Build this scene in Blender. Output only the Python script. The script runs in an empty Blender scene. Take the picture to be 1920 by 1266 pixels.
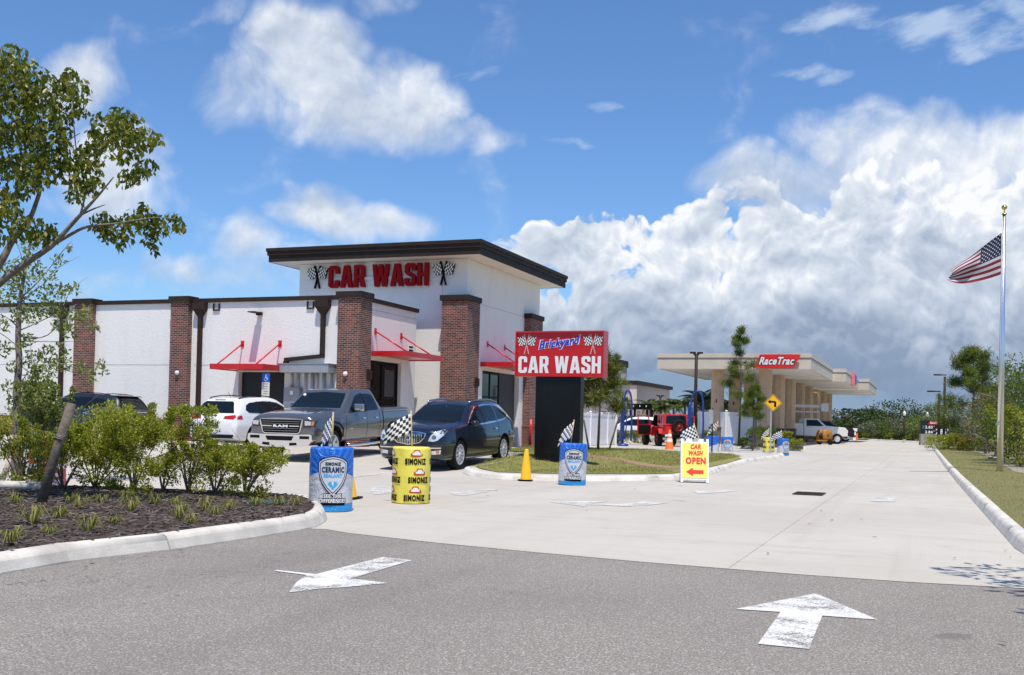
import bpy, bmesh, math, random
import numpy as np
from mathutils import Vector, Matrix
from mathutils.bvhtree import BVHTree

# ------------------------------------------------------------------ camera, world, sun
SC = bpy.context.scene
F, PITCH, ROLL, YAW, V0, HC = 1992.48, .01364826, .02357403, .37258452, 764.43, 1.3
_cp, _sp, _cr, _sr = math.cos(PITCH), math.sin(PITCH), math.cos(ROLL), math.sin(ROLL)
MC = np.array([[_cr, -_sr, 0], [_sr, _cr, 0], [0, 0, 1]]) @ np.array([[1, 0, 0], [0, _sp, -_cp], [0, _cp, _sp]])
cd = bpy.data.cameras.new('camera')
cam = bpy.data.objects.new('camera', cd)
SC.collection.objects.link(cam)
SC.camera = cam
cd.sensor_width = 36
cd.lens = 36 * F / 1920
cd.shift_y = (V0 - 633) / 1920
cd.clip_start = .1
cd.clip_end = 3000
mw = Matrix.Identity(4)
for i in range(3):
    mw[i][0] = MC[0][i]; mw[i][1] = -MC[1][i]; mw[i][2] = -MC[2][i]
mw[2][3] = HC
cam.matrix_world = mw

SC.view_settings.view_transform = 'Standard'
SC.view_settings.look = 'None'
SC.view_settings.gamma = 1
SC.view_settings.exposure = 0.12
SUN = Vector((.1015, -1.113, 2.95)).normalized()     # towards the sun
sl = bpy.data.lights.new('sun', 'SUN')
sl.energy = 4.6
sl.angle = math.radians(.5)
sl.color = (1, .93, .81)
so = bpy.data.objects.new('sun', sl)
SC.collection.objects.link(so)
so.rotation_euler = SUN.to_track_quat('Z', 'Y').to_euler()

W = bpy.data.worlds.new('World')
SC.world = W
W.use_nodes = True
NT = W.node_tree
NT.nodes.clear()


class NB:
    """tiny helper to write node maths as expressions"""
    def __init__(s, nt, dims='3D'): s.nt = nt; s.dims = dims
    def n(s, t, **k):
        x = s.nt.nodes.new(t)
        for a, b in k.items(): setattr(x, a, b)
        return x
    def put(s, sock, v):
        if isinstance(v, bpy.types.NodeSocket): s.nt.links.new(v, sock)
        else: sock.default_value = v
    def m(s, op, a, b=0., c=0.):
        x = s.n('ShaderNodeMath', operation=op)
        for i, v in enumerate((a, b, c)): s.put(x.inputs[i], v)
        return x.outputs[0]
    def vec(s, x, y, z=0.):
        c = s.n('ShaderNodeCombineXYZ')
        for i, v in enumerate((x, y, z)): s.put(c.inputs[i], v)
        return c.outputs[0]
    def sstep(s, v, a, b):
        r = s.n('ShaderNodeMapRange', interpolation_type='SMOOTHSTEP')
        s.put(r.inputs['Value'], v); s.put(r.inputs['From Min'], a); s.put(r.inputs['From Max'], b)
        return r.outputs[0]
    def noise(s, vec, scale, detail=4, rough=.5, dist=0., dims=None):
        t = s.n('ShaderNodeTexNoise', noise_dimensions=dims or s.dims)
        if vec is not None: s.nt.links.new(vec, t.inputs['Vector'])
        s.put(t.inputs['Scale'], scale); t.inputs['Detail'].default_value = detail
        t.inputs['Roughness'].default_value = rough; t.inputs['Distortion'].default_value = dist
        return t.outputs[0]
    def mix(s, f, a, b, blend='MIX'):
        x = s.n('ShaderNodeMix', data_type='RGBA', blend_type=blend)
        s.put(x.inputs[0], f)
        for i, v in ((6, a), (7, b)):
            if isinstance(v, tuple) and len(v) == 3: v = v + (1,)
            s.put(x.inputs[i], v)
        return x.outputs[2]
    def ramp(s, f, stops):
        r = s.n('ShaderNodeValToRGB')
        s.put(r.inputs[0], f)
        el = r.color_ramp.elements
        while len(el) < len(stops): el.new(.5)
        for e, (p, c) in zip(el, stops):
            e.position = p; e.color = tuple(c) + (1,) if len(c) == 3 else c
        return r.outputs[0]


def ray(u, v): return MC.T @ np.array([(u - 960) / F, (v - V0) / F, 1.])


def sky():
    b = NB(NT, '2D')
    geo = b.n('ShaderNodeTexCoord')
    sep = b.n('ShaderNodeSeparateXYZ'); NT.links.new(geo.outputs['Generated'], sep.inputs[0])
    ay = b.m('MAXIMUM', b.m('ABSOLUTE', sep.outputs[1]), .08)
    s = b.m('DIVIDE', sep.outputs[0], ay)
    t = b.m('DIVIDE', sep.outputs[2], ay)
    sk = b.n('ShaderNodeTexSky', sky_type='NISHITA', sun_disc=False)
    sk.sun_elevation = math.asin(SUN.z)
    sk.sun_rotation = math.radians(180 - math.degrees(math.atan2(SUN.x, -SUN.y)))
    sk.air_density = 1.0; sk.dust_density = .35; sk.ozone_density = 3.0
    st = b.mix(1.0, sk.outputs[0], (.083, .110, .141), 'MULTIPLY')

    def P(u, v):
        d = ray(u, v); return d[0] / d[1], d[2] / d[1]
    p = b.vec(s, t)
    warp = b.noise(p, 9, 3, .55)
    ws = b.m('MULTIPLY_ADD', b.m('SUBTRACT', warp, .5), .07, s)
    wt = b.m('MULTIPLY_ADD', b.m('SUBTRACT', b.noise(b.vec(t, s), 11, 3, .55), .5), .05, t)

    def blob(u, v, ru, rv, w, pw=1.0):
        cs, ct = P(u, v)
        ds = b.m('DIVIDE', b.m('SUBTRACT', ws, cs), ru / F)
        dt = b.m('DIVIDE', b.m('SUBTRACT', wt, ct), rv / F)
        r2 = b.m('ADD', b.m('MULTIPLY', ds, ds), b.m('MULTIPLY', dt, dt))
        return b.m('MULTIPLY', b.m('MAXIMUM', b.m('SUBTRACT', 1., r2), 0.), w)
    def union(qs):
        r = None
        for q in qs:
            x = blob(*q)
            r = x if r is None else b.m('MAXIMUM', r, x)
        return r
    soft = union(((590, 110, 150, 140, .95), (690, 190, 230, 120, .8), (500, 180, 170, 110, .55), (800, 255, 130, 50, .42), (565, 70, 85, 85, .95),
              (140, 190, 105, 115, .8), (215, 320, 130, 120, .75), (700, 420, 170, 60, .7), (610, 395, 120, 60, .85),
              (480, 455, 110, 70, .6), (300, 520, 320, 60, .5), (560, 510, 260, 60, .55), (90, 560, 200, 60, .45),
              (870, 560, 190, 110, .8), (920, 262, 90, 45, .38), (420, 10, 90, 40, .3), (730, 10, 90, 40, .35), (1780, 290, 380, 130, .9), (1480, 350, 230, 90, .75)))
    hard = union(((1060, 480, 175, 105, 1.2), (1110, 440, 100, 65, 1.0), (1290, 460, 180, 110, 1.2), (1300, 410, 80, 55, .85), (980, 470, 90, 50, .8), (1190, 440, 90, 50, .8),
              (1500, 470, 330, 170, 1.2), (1780, 470, 420, 220, 1.4), (1250, 600, 420, 130, 1.3), (1650, 620, 520, 170, 1.5), (1150, 650, 260, 110, 1.1), (1860, 570, 260, 140, 1.5)))
    def fbm(vec_): return b.noise(vec_, 12, 7, .54, .25)
    def puffs(vec_):
        v = b.n('ShaderNodeTexVoronoi', feature='SMOOTH_F1', voronoi_dimensions='2D'); NT.links.new(vec_, v.inputs['Vector'])
        v.inputs['Scale'].default_value = 22; v.inputs['Detail'].default_value = 3.; v.inputs['Roughness'].default_value = .55; v.inputs['Smoothness'].default_value = .5; v.inputs['Randomness'].default_value = 1.
        return b.m('SUBTRACT', 1., v.outputs['Distance'])
    pw = b.n('ShaderNodeVectorMath', operation='ADD'); NT.links.new(b.vec(ws, wt), pw.inputs[0])
    pwv = pw.outputs[0]
    nz = fbm(p); pf = puffs(pwv)
    fs = b.m('ADD', soft, b.m('MULTIPLY', b.m('SUBTRACT', nz, .5), 1.15))
    fh = b.m('ADD', hard, b.m('ADD', b.m('MULTIPLY', b.m('SUBTRACT', nz, .5), .7), b.m('MULTIPLY', b.m('SUBTRACT', pf, .62), .75)))
    ds_ = b.m('MULTIPLY', b.sstep(fs, .08, .78), .93)
    dh_ = b.sstep(fh, .2, .36)
    wis = union(((1560, 38, 170, 34, .7), (1800, 62, 190, 55, .8), (1500, 135, 130, 26, .6), (1900, 20, 90, 60, .8), (1040, 272, 90, 16, .55),
              (880, 130, 80, 24, .4), (1620, 215, 140, 20, .6), (330, 60, 60, 30, .35), (1120, 213, 50, 14, .4)))
    stretch = b.vec(b.m('MULTIPLY', s, .35), b.m('MULTIPLY_ADD', s, -.3, t))
    wn = b.noise(stretch, 42, 5, .6)
    wd = b.m('MULTIPLY', b.sstep(b.m('ADD', wis, b.m('MULTIPLY', b.m('SUBTRACT', wn, .5), 1.3)), .3, .95), .6)
    # billow light: compare the cloud field with a step up towards the sun
    def step_up(v_, d):
        u_ = b.n('ShaderNodeVectorMath', operation='ADD'); NT.links.new(v_, u_.inputs[0]); u_.inputs[1].default_value = (-d * .3, d, 0); return u_.outputs[0]
    lit_n = b.m('SUBTRACT', nz, fbm(step_up(p, .014)))
    lit_p = b.m('SUBTRACT', pf, puffs(step_up(pwv, .008)))
    big = b.noise(p, 5.5, 3, .5)
    t0 = b.sstep(t, .03, .17)
    def shade(fld, kn, kp, ke, base):
        e_ = b.m('MULTIPLY', b.m('SUBTRACT', .95, fld), ke)
        x = b.m('ADD', b.m('MULTIPLY', lit_n, kn), b.m('MULTIPLY', lit_p, kp))
        return b.m('ADD', b.m('ADD', x, e_), b.m('ADD', b.m('MULTIPLY', t0, base), b.m('MULTIPLY', b.m('SUBTRACT', big, .5), .7)))
    stops = [(0, (.27, .345, .475)), (.3, (.40, .475, .60)), (.6, (.54, .61, .72)), (.85, (.71, .76, .84)), (1, (.89, .905, .93))]
    cs_ = b.ramp(shade(fs, 1.3, .2, .26, .64), stops)
    ch_ = b.ramp(shade(fh, 1.15, .62, .34, .66), stops)
    c1 = b.mix(ds_, st, cs_)
    c1 = b.mix(dh_, c1, ch_)
    c2 = b.mix(wd, c1, (.62, .73, .87))
    # rain-grey layer near the horizon
    hz = b.m('MULTIPLY', b.m('SUBTRACT', 1., b.sstep(b.m('MULTIPLY_ADD', b.m('SUBTRACT', big, .5), .07, t), .03, .1)), .9)
    hb = b.ramp(b.sstep(t, -.01, .07), [(0, (.25, .34, .50)), (1, (.205, .285, .425))])
    c3 = b.mix(hz, c2, hb)
    bg = b.n('ShaderNodeBackground')
    NT.links.new(c3, bg.inputs[0]); bg.inputs[1].default_value = 1
    out = b.n('ShaderNodeOutputWorld'); NT.links.new(bg.outputs[0], out.inputs[0])


sky()
rnd = random.Random(7)
NR = np.random.default_rng(11)

# ------------------------------------------------------------------ terrain and pixel helpers
UA = np.array([math.cos(YAW), -math.sin(YAW)]); VA = np.array([math.sin(YAW), math.cos(YAW)])
B0 = np.array([-6.2, 37.34])


def uv(x, y):
    d = np.array([x - B0[0], y - B0[1]]); return float(d @ UA), float(d @ VA)


def xy(u, v):
    p = B0 + UA * u + VA * v; return float(p[0]), float(p[1])


def ss(x):
    x = min(1., max(0., x)); return x * x * (3 - 2 * x)


def TU(u, v):
    t = min(1., max(0., (u - 9.5) / 6.5))
    v0 = -10.5 + t * 20.5; v1 = -2.5 + t * 50
    a = min(1., max(0., (v - v0) / (v1 - v0)))
    return a * (.3 - .15 * ss((v - 4) / 12)) if t < 1 else a * .15


def T(x, y): return TU(*uv(x, y))


def gr(u, v, z=0.):
    d = ray(u, v); t = (z - HC) / d[2]
    return np.array([0, 0, HC]) + t * d


def G(u, v, off=0.):
    z = 0.
    for i in range(30):
        P = gr(u, v, z + off); z = .5 * z + .5 * T(P[0], P[1])
    P[2] = z
    return Vector(P)


def AT(u, v, Y):
    d = ray(u, v); return Vector(np.array([0, 0, HC]) + d * (Y / d[1]))


# ------------------------------------------------------------------ mesh helpers
def link(o, parent=None):
    SC.collection.objects.link(o)
    if parent is not None: o.parent = parent
    return o


def tag(o, label=None, cat=None, group=None, kind=None):
    for k, v in (('label', label), ('category', cat), ('group', group), ('kind', kind)):
        if v: o[k] = v
    return o


def empty(name, loc=(0, 0, 0), rz=0., label=None, cat=None, group=None):
    o = bpy.data.objects.new(name, None); link(o)
    o.location = loc; o.rotation_euler = (0, 0, rz); o.empty_display_size = .2
    return tag(o, label, cat, group)


class MB:
    def __init__(s): s.v = []; s.f = []; s.m = []; s.cm = 0; s.sm = []; s.cs = False
    def face(s, idx): s.f.append(tuple(idx)); s.m.append(s.cm); s.sm.append(s.cs)
    def add(s, vs, fs):
        b = len(s.v); s.v += [tuple(map(float, p)) for p in vs]
        for f in fs: s.face([b + i for i in f])
        return s
    def box(s, x0, x1, y0, y1, z0, z1, M=None):
        vs = [Vector((x, y, z)) for z in (z0, z1) for y in (y0, y1) for x in (x0, x1)]
        if M is not None: vs = [M @ q for q in vs]
        return s.add(vs, [(0, 2, 3, 1), (4, 5, 7, 6), (0, 1, 5, 4), (2, 6, 7, 3), (0, 4, 6, 2), (1, 3, 7, 5)])
    def prism(s, poly, z0, z1, M=None):
        """poly in xy, extruded in z"""
        n = len(poly)
        vs = [Vector((p[0], p[1], z0)) for p in poly] + [Vector((p[0], p[1], z1)) for p in poly]
        if M is not None: vs = [M @ q for q in vs]
        return s.add(vs, [tuple(range(n - 1, -1, -1)), tuple(range(n, 2 * n))] + [(i, (i + 1) % n, n + (i + 1) % n, n + i) for i in range(n)])
    def tube(s, pts, r, n=8, cap=True):
        pts = [Vector(p) for p in pts]
        if not hasattr(r, '__len__'): r = [r] * len(pts)
        rings = []; ref = Vector((0, 0, 1))
        for i, p in enumerate(pts):
            d = (pts[min(i + 1, len(pts) - 1)] - pts[max(i - 1, 0)])
            d = d.normalized() if d.length > 1e-9 else Vector((0, 0, 1))
            if abs(d.dot(ref)) > .95: ref = Vector((1, 0, 0)) if abs(d.x) < .9 else Vector((0, 1, 0))
            a = d.cross(ref).normalized(); c = d.cross(a)
            rings.append([p + (a * math.cos(2 * math.pi * k / n) + c * math.sin(2 * math.pi * k / n)) * r[i] for k in range(n)])
        b = len(s.v)
        for g in rings: s.v += [tuple(q) for q in g]
        cs = s.cs; s.cs = True
        for i in range(len(rings) - 1):
            for k in range(n): s.face((b + i * n + k, b + i * n + (k + 1) % n, b + (i + 1) * n + (k + 1) % n, b + (i + 1) * n + k))
        s.cs = cs
        if cap:
            s.face([b + k for k in range(n)][::-1]); s.face([b + (len(rings) - 1) * n + k for k in range(n)])
        return s
    def lathe(s, prof, n=24, M=None, ang=2 * math.pi):
        """prof [(r,z)] round local z"""
        b = len(s.v)
        full = abs(ang - 2 * math.pi) < 1e-6; m = n if full else n + 1
        for r, z in prof:
            for k in range(m):
                q = Vector((r * math.cos(ang * k / n), r * math.sin(ang * k / n), z))
                if M is not None: q = M @ q
                s.v.append(tuple(q))
        cs = s.cs; s.cs = True
        for i in range(len(prof) - 1):
            for k in range(n):
                k2 = (k + 1) % m
                s.face((b + i * m + k, b + i * m + k2, b + (i + 1) * m + k2, b + (i + 1) * m + k))
        s.cs = cs
        return s
    def build(s, name, mat, parent=None, loc=None, smooth=None):
        me = bpy.data.meshes.new(name)
        me.from_pydata(s.v, [], s.f)
        ms = mat if isinstance(mat, (list, tuple)) else [mat]
        for x in ms: me.materials.append(x)
        if len(ms) > 1: me.polygons.foreach_set('material_index', s.m)
        me.polygons.foreach_set('use_smooth', [True] * len(s.f) if smooth else s.sm)
        me.update()
        o = bpy.data.objects.new(name, me); link(o, parent)
        if loc is not None: o.location = loc
        return o


def bevel(o, w=.01, seg=2):
    m = o.modifiers.new('bevel', 'BEVEL'); m.width = w; m.segments = seg; m.limit_method = 'ANGLE'
    return o


# ------------------------------------------------------------------ materials
MATS = {}


def mat(name, col, rough=.6, metal=0., var=0., vscale=8., bump=0., bscale=40., coat=0., spec=.5, emit=None, coords='Object', dirt=None, hue=None):
    if name in MATS: return MATS[name]
    m = bpy.data.materials.new(name); m.use_nodes = True
    nt = m.node_tree; b = NB(nt); bs = nt.nodes['Principled BSDF']
    bs.inputs['Base Color'].default_value = tuple(col) + (1,)
    bs.inputs['Roughness'].default_value = rough
    bs.inputs['Metallic'].default_value = metal
    bs.inputs['Coat Weight'].default_value = coat
    bs.inputs['Coat Roughness'].default_value = .03
    bs.inputs['Specular IOR Level'].default_value = spec
    tc = b.n('ShaderNodeTexCoord').outputs[coords]
    if var > 0 or dirt:
        n1 = b.noise(tc, vscale, 6, .6)
        f = b.sstep(n1, .3, .7)
        lo = tuple(c * (1 - var) for c in col); hi = tuple(min(1, c * (1 + var)) for c in col)
        c = b.mix(f, lo, hi)
        if dirt:
            n2 = b.noise(tc, dirt[1], 5, .65)
            c = b.mix(b.m('MULTIPLY', b.sstep(n2, .5, .75), dirt[2]), c, dirt[0])
        nt.links.new(c, bs.inputs['Base Color'])
    if bump > 0:
        bp = b.n('ShaderNodeBump'); bp.inputs['Strength'].default_value = bump; bp.inputs['Distance'].default_value = .02
        nt.links.new(b.noise(tc, bscale, 4, .6), bp.inputs['Height'])
        nt.links.new(bp.outputs[0], bs.inputs['Normal'])
    if emit:
        bs.inputs['Emission Color'].default_value = tuple(emit[0]) + (1,); bs.inputs['Emission Strength'].default_value = emit[1]
    MATS[name] = m
    return m


def leafmat(name, cols, trans=.35, rough=.45):
    if name in MATS: return MATS[name]
    m = bpy.data.materials.new(name); m.use_nodes = True
    nt = m.node_tree; b = NB(nt); bs = nt.nodes['Principled BSDF']
    g = b.n('ShaderNodeNewGeometry')
    c = b.ramp(g.outputs['Random Per Island'], [(i / (len(cols) - 1), k) for i, k in enumerate(cols)])
    nt.links.new(c, bs.inputs['Base Color']); bs.inputs['Roughness'].default_value = rough
    bs.inputs['Specular IOR Level'].default_value = .35
    tr = b.n('ShaderNodeBsdfTranslucent'); nt.links.new(b.mix(1., c, (1.3, 1.35, .5), 'MULTIPLY'), tr.inputs[0])
    mx = b.n('ShaderNodeMixShader'); mx.inputs[0].default_value = trans
    nt.links.new(bs.outputs[0], mx.inputs[1]); nt.links.new(tr.outputs[0], mx.inputs[2])
    nt.links.new(mx.outputs[0], nt.nodes['Material Output'].inputs[0])
    MATS[name] = m
    return m


def brickmat(name, c1, c2, mortar, bias=0., scale=1.):
    m = bpy.data.materials.new(name); m.use_nodes = True
    nt = m.node_tree; b = NB(nt); bs = nt.nodes['Principled BSDF']
    tc = b.n('ShaderNodeTexCoord'); sp = b.n('ShaderNodeSeparateXYZ'); nt.links.new(tc.outputs['Object'], sp.inputs[0])
    v = b.vec(b.m('ADD', sp.outputs[0], sp.outputs[1]), sp.outputs[2])
    br = b.n('ShaderNodeTexBrick'); nt.links.new(v, br.inputs['Vector'])
    br.inputs['Color1'].default_value = c1 + (1,); br.inputs['Color2'].default_value = c2 + (1,); br.inputs['Mortar'].default_value = mortar + (1,)
    br.inputs['Scale'].default_value = scale; br.inputs['Mortar Size'].default_value = .0068; br.inputs['Mortar Smooth'].default_value = .1
    br.inputs['Bias'].default_value = bias; br.inputs['Brick Width'].default_value = .205; br.inputs['Row Height'].default_value = .0677
    n1 = b.noise(tc.outputs['Object'], 30, 4, .6)
    c = b.mix(.35, br.outputs['Color'], b.mix(n1, (.1, .1, .1), (1, 1, 1)), 'MULTIPLY')
    c = b.mix(.5, c, b.mix(b.sstep(b.noise(tc.outputs['Object'], 1.7, 4, .6), .35, .7), (.6, .58, .58), (1, 1, 1)), 'MULTIPLY')
    nt.links.new(c, bs.inputs['Base Color']); bs.inputs['Roughness'].default_value = .85
    bp = b.n('ShaderNodeBump'); bp.inputs['Strength'].default_value = .6; bp.inputs['Distance'].default_value = .01
    nt.links.new(b.m('SUBTRACT', 1., br.outputs['Fac']), bp.inputs['Height']); nt.links.new(bp.outputs[0], bs.inputs['Normal'])
    return m


def stucco(name, col, streak=.32):
    m = bpy.data.materials.new(name); m.use_nodes = True
    nt = m.node_tree; b = NB(nt); bs = nt.nodes['Principled BSDF']
    tc = b.n('ShaderNodeTexCoord').outputs['Object']
    mp = b.n('ShaderNodeMapping'); mp.inputs['Scale'].default_value = (1.2, 1.2, .25); nt.links.new(tc, mp.inputs[0])
    n1 = b.noise(mp.outputs[0], 1.6, 6, .65); n2 = b.noise(tc, 26, 5, .7)
    c = b.mix(b.m('MULTIPLY', b.sstep(n1, .45, .8), streak), col, tuple(x * .8 for x in col))
    c = b.mix(b.m('MULTIPLY', n2, .1), c, tuple(x * .8 for x in col))
    nt.links.new(c, bs.inputs['Base Color']); bs.inputs['Roughness'].default_value = .9
    bp = b.n('ShaderNodeBump'); bp.inputs['Strength'].default_value = .55; bp.inputs['Distance'].default_value = .03
    nt.links.new(n2, bp.inputs['Height']); nt.links.new(bp.outputs[0], bs.inputs['Normal'])
    return m


WHITE = stucco('white stucco', (.82, .805, .785)); SOFFIT = stucco('soffit stucco', (.78, .74, .68))
BRICK = brickmat('mixed brick', (.30, .072, .042), (.026, .015, .013), (.5, .44, .4), -.05)
BRICKRED = brickmat('red brick', (.27, .075, .05), (.16, .05, .04), (.4, .3, .26), .1)
STONE = brickmat('stone base', (.22, .17, .13), (.09, .075, .06), (.2, .17, .14), 0, .55)
BRONZE = mat('dark bronze metal', (.034, .022, .017), .6, 0, .12, 3, spec=.2)
RED = mat('red painted metal', (.55, .012, .014), .35, .1, .06, 3, coat=.2)
DKRED = mat('deep red letter', (.30, .003, .007), .6, 0, .05, spec=.15)
BLACK = mat('black paint', (.004, .004, .005), .45, spec=.12)
MBLACK = mat('matt black', (.008, .008, .009), .8, spec=.15)
DKGLASS = mat('dark window glass', (.008, .009, .010), .05, 0, spec=.25)
GREY = mat('grey painted metal', (.3, .31, .33), .5, .2, .1, 3)
LGREY = mat('light grey conduit', (.5, .49, .5), .5, .1, .1, 3)
GALV = mat('galvanised steel', (.55, .56, .58), .35, .8, .15, 6)
CHROME = mat('chrome trim', (.8, .8, .82), .08, 1.)
PAINTW = mat('white gloss paint', (.8, .8, .8), .35, 0, .03)
VINYL = mat('white vinyl', (.8, .8, .82), .4, 0, .04, 2)
TYRE = mat('tyre rubber', (.012, .012, .012), .85, 0, .2, 12, spec=.2)
RIM = mat('silver wheel alloy', (.66, .67, .69), .35, .35)
LENS = mat('clear lamp lens', (.75, .76, .78), .08, .4, .25, 18)
REDLENS = mat('red lamp lens', (.4, .01, .01), .12, 0, .2, 30)
AMBER = mat('amber lens', (.75, .2, .02), .15)
ORANGE = mat('orange plastic', (.85, .16, .03), .5, 0, .06, 6)
YELLOW = mat('yellow vinyl', (.80, .70, .10), .42, 0, .07, 4, bump=.5, bscale=6, dirt=((.5, .44, .12), 3, .5))
CONEY = mat('yellow cone plastic', (.88, .48, .01), .45, 0, .06, 8)
WOOD = mat('pale wood stick', (.55, .42, .2), .6, 0, .15, 20)
POSTWOOD = mat('weathered wood post', (.13, .105, .08), .85, 0, .35, 14, bump=.5, bscale=30)
TAN = mat('tan metal fascia', (.60, .52, .43), .6, 0, .05, 1)
TANCOL = mat('tan column stucco', (.56, .41, .28), .85, 0, .08, 3, bump=.2)
CANOPYUNDER = mat('canopy soffit white', (.78, .75, .72), .6, 0, .05, 1)
BLUEM = mat('blue painted metal', (.01, .05, .26), .4, 0, .08, 4)
BARK = mat('grey bark', (.25, .21, .18), .9, 0, .35, 18, bump=.6, bscale=40)
BARKD = mat('brown bark', (.12, .09, .07), .9, 0, .35, 18, bump=.6, bscale=40)
TWIG = mat('pale twig', (.17, .13, .10), .8, 0, .3, 20)
CKW = mat('white flag cloth', (.8, .8, .78), .7, 0, .05, 10)
CKB = mat('black flag cloth', (.01, .01, .012), .7)


# ------------------------------------------------------------------ lettering
def text_mesh(s, size=1., bold=0., shear=0., sx=1., ext=0., space=1.):
    c = bpy.data.curves.new('lettering', 'FONT'); space = max(space, 1 + bold * 2.6)
    c.body = s; c.size = size; c.offset = bold; c.shear = shear; c.extrude = ext; c.align_x = 'CENTER'; c.align_y = 'CENTER'
    c.resolution_u = 3; c.space_character = space
    o = bpy.data.objects.new('lettering', c); SC.collection.objects.link(o)
    dg = bpy.context.evaluated_depsgraph_get(); dg.update()
    me = bpy.data.meshes.new_from_object(o.evaluated_get(dg))
    vs = [(v.co.x * sx, v.co.y, v.co.z) for v in me.vertices]; fs = [tuple(p.vertices) for p in me.polygons]
    bpy.data.objects.remove(o); bpy.data.curves.remove(c); bpy.data.meshes.remove(me)
    xs = [p[0] for p in vs]; ys = [p[1] for p in vs]
    cx, cy = (max(xs) + min(xs)) / 2, (max(ys) + min(ys)) / 2
    return [(a - cx, d - cy, e) for a, d, e in vs], fs


def fit(vf, w, h):
    vs, fs = vf
    xs = [p[0] for p in vs]; ys = [p[1] for p in vs]
    a = w / (max(xs) - min(xs)); d = h / (max(ys) - min(ys))
    return [(x * a, y * d, z) for x, y, z in vs], fs


GL = {
 'C': (.5, [[(.5, .34), (.5, .1), (.4, 0), (.1, 0), (0, .1), (0, .9), (.1, 1), (.4, 1), (.5, .9), (.5, .64), (.32, .64), (.32, .8), (.29, .83), (.21, .83), (.18, .8), (.18, .2), (.21, .17), (.29, .17), (.32, .2), (.32, .34)]]),
 'A': (.58, [[(0, 0), (.19, 0), (.22, .19), (.36, .19), (.39, 0), (.58, 0), (.41, 1), (.17, 1)], [(.245, .35), (.335, .35), (.29, .74)]]),
 'R': (.53, [[(0, 0), (.18, 0), (.18, .38), (.25, .38), (.34, 0), (.53, 0), (.42, .42), (.5, .5), (.5, .9), (.4, 1), (0, 1)], [(.18, .55), (.29, .55), (.32, .58), (.32, .8), (.29, .83), (.18, .83)]]),
 'W': (.78, [[(.12, 0), (.31, 0), (.39, .52), (.47, 0), (.66, 0), (.78, 1), (.6, 1), (.54, .42), (.47, 1), (.31, 1), (.24, .42), (.18, 1), (0, 1)]]),
 'S': (.5, [[(0, .34), (.18, .34), (.18, .2), (.21, .17), (.29, .17), (.32, .2), (.32, .36), (.08, .5), (0, .6), (0, .9), (.1, 1), (.4, 1), (.5, .9), (.5, .68), (.32, .68), (.32, .8), (.29, .83), (.21, .83), (.18, .8), (.18, .66), (.42, .52), (.5, .42), (.5, .1), (.4, 0), (.1, 0), (0, .1)]]),
 'H': (.5, [[(0, 0), (.18, 0), (.18, .41), (.32, .41), (.32, 0), (.5, 0), (.5, 1), (.32, 1), (.32, .58), (.18, .58), (.18, 1), (0, 1)]]),
}


def glyph_mesh(s, ext=0., gap=.07, space=.26):
    """bold condensed capitals, height 1; returns per-letter list of (verts, faces)"""
    out = []; x = 0
    for ch in s:
        if ch == ' ': x += space; continue
        w, loops = GL[ch]
        c = bpy.data.curves.new('lettering', 'CURVE'); c.dimensions = '2D'; c.fill_mode = 'BOTH'; c.extrude = ext
        for lp in loops:
            sp = c.splines.new('POLY'); sp.points.add(len(lp) - 1); sp.use_cyclic_u = True
            for i, (a, d) in enumerate(lp): sp.points[i].co = (a + x, d, 0, 1)
        o = bpy.data.objects.new('lettering', c); SC.collection.objects.link(o)
        dg = bpy.context.evaluated_depsgraph_get(); dg.update()
        me = bpy.data.meshes.new_from_object(o.evaluated_get(dg))
        out.append(([tuple(v.co) for v in me.vertices], [tuple(p.vertices) for p in me.polygons]))
        bpy.data.objects.remove(o); bpy.data.curves.remove(c); bpy.data.meshes.remove(me)
        x += w + gap
    W_ = x - gap
    return [([(a - W_ / 2, b_ - .5, z) for a, b_, z in vs], fs) for vs, fs in out], W_


def put(mb, vf, M):
    mb.add([M @ Vector(v) for v in vf[0]], vf[1])


def wall_frame(x, y, z, facing):
    """matrix: local x = right as seen by the viewer, local y = up, local z = out of the wall. facing = outward dir"""
    n = Vector(facing).normalized(); up = Vector((0, 0, 1)); r = up.cross(n)
    M = Matrix.Identity(4)
    for i in range(3): M[i][0] = r[i]; M[i][1] = up[i]; M[i][2] = n[i]
    M[0][3], M[1][3], M[2][3] = x, y, z
    return M


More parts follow.
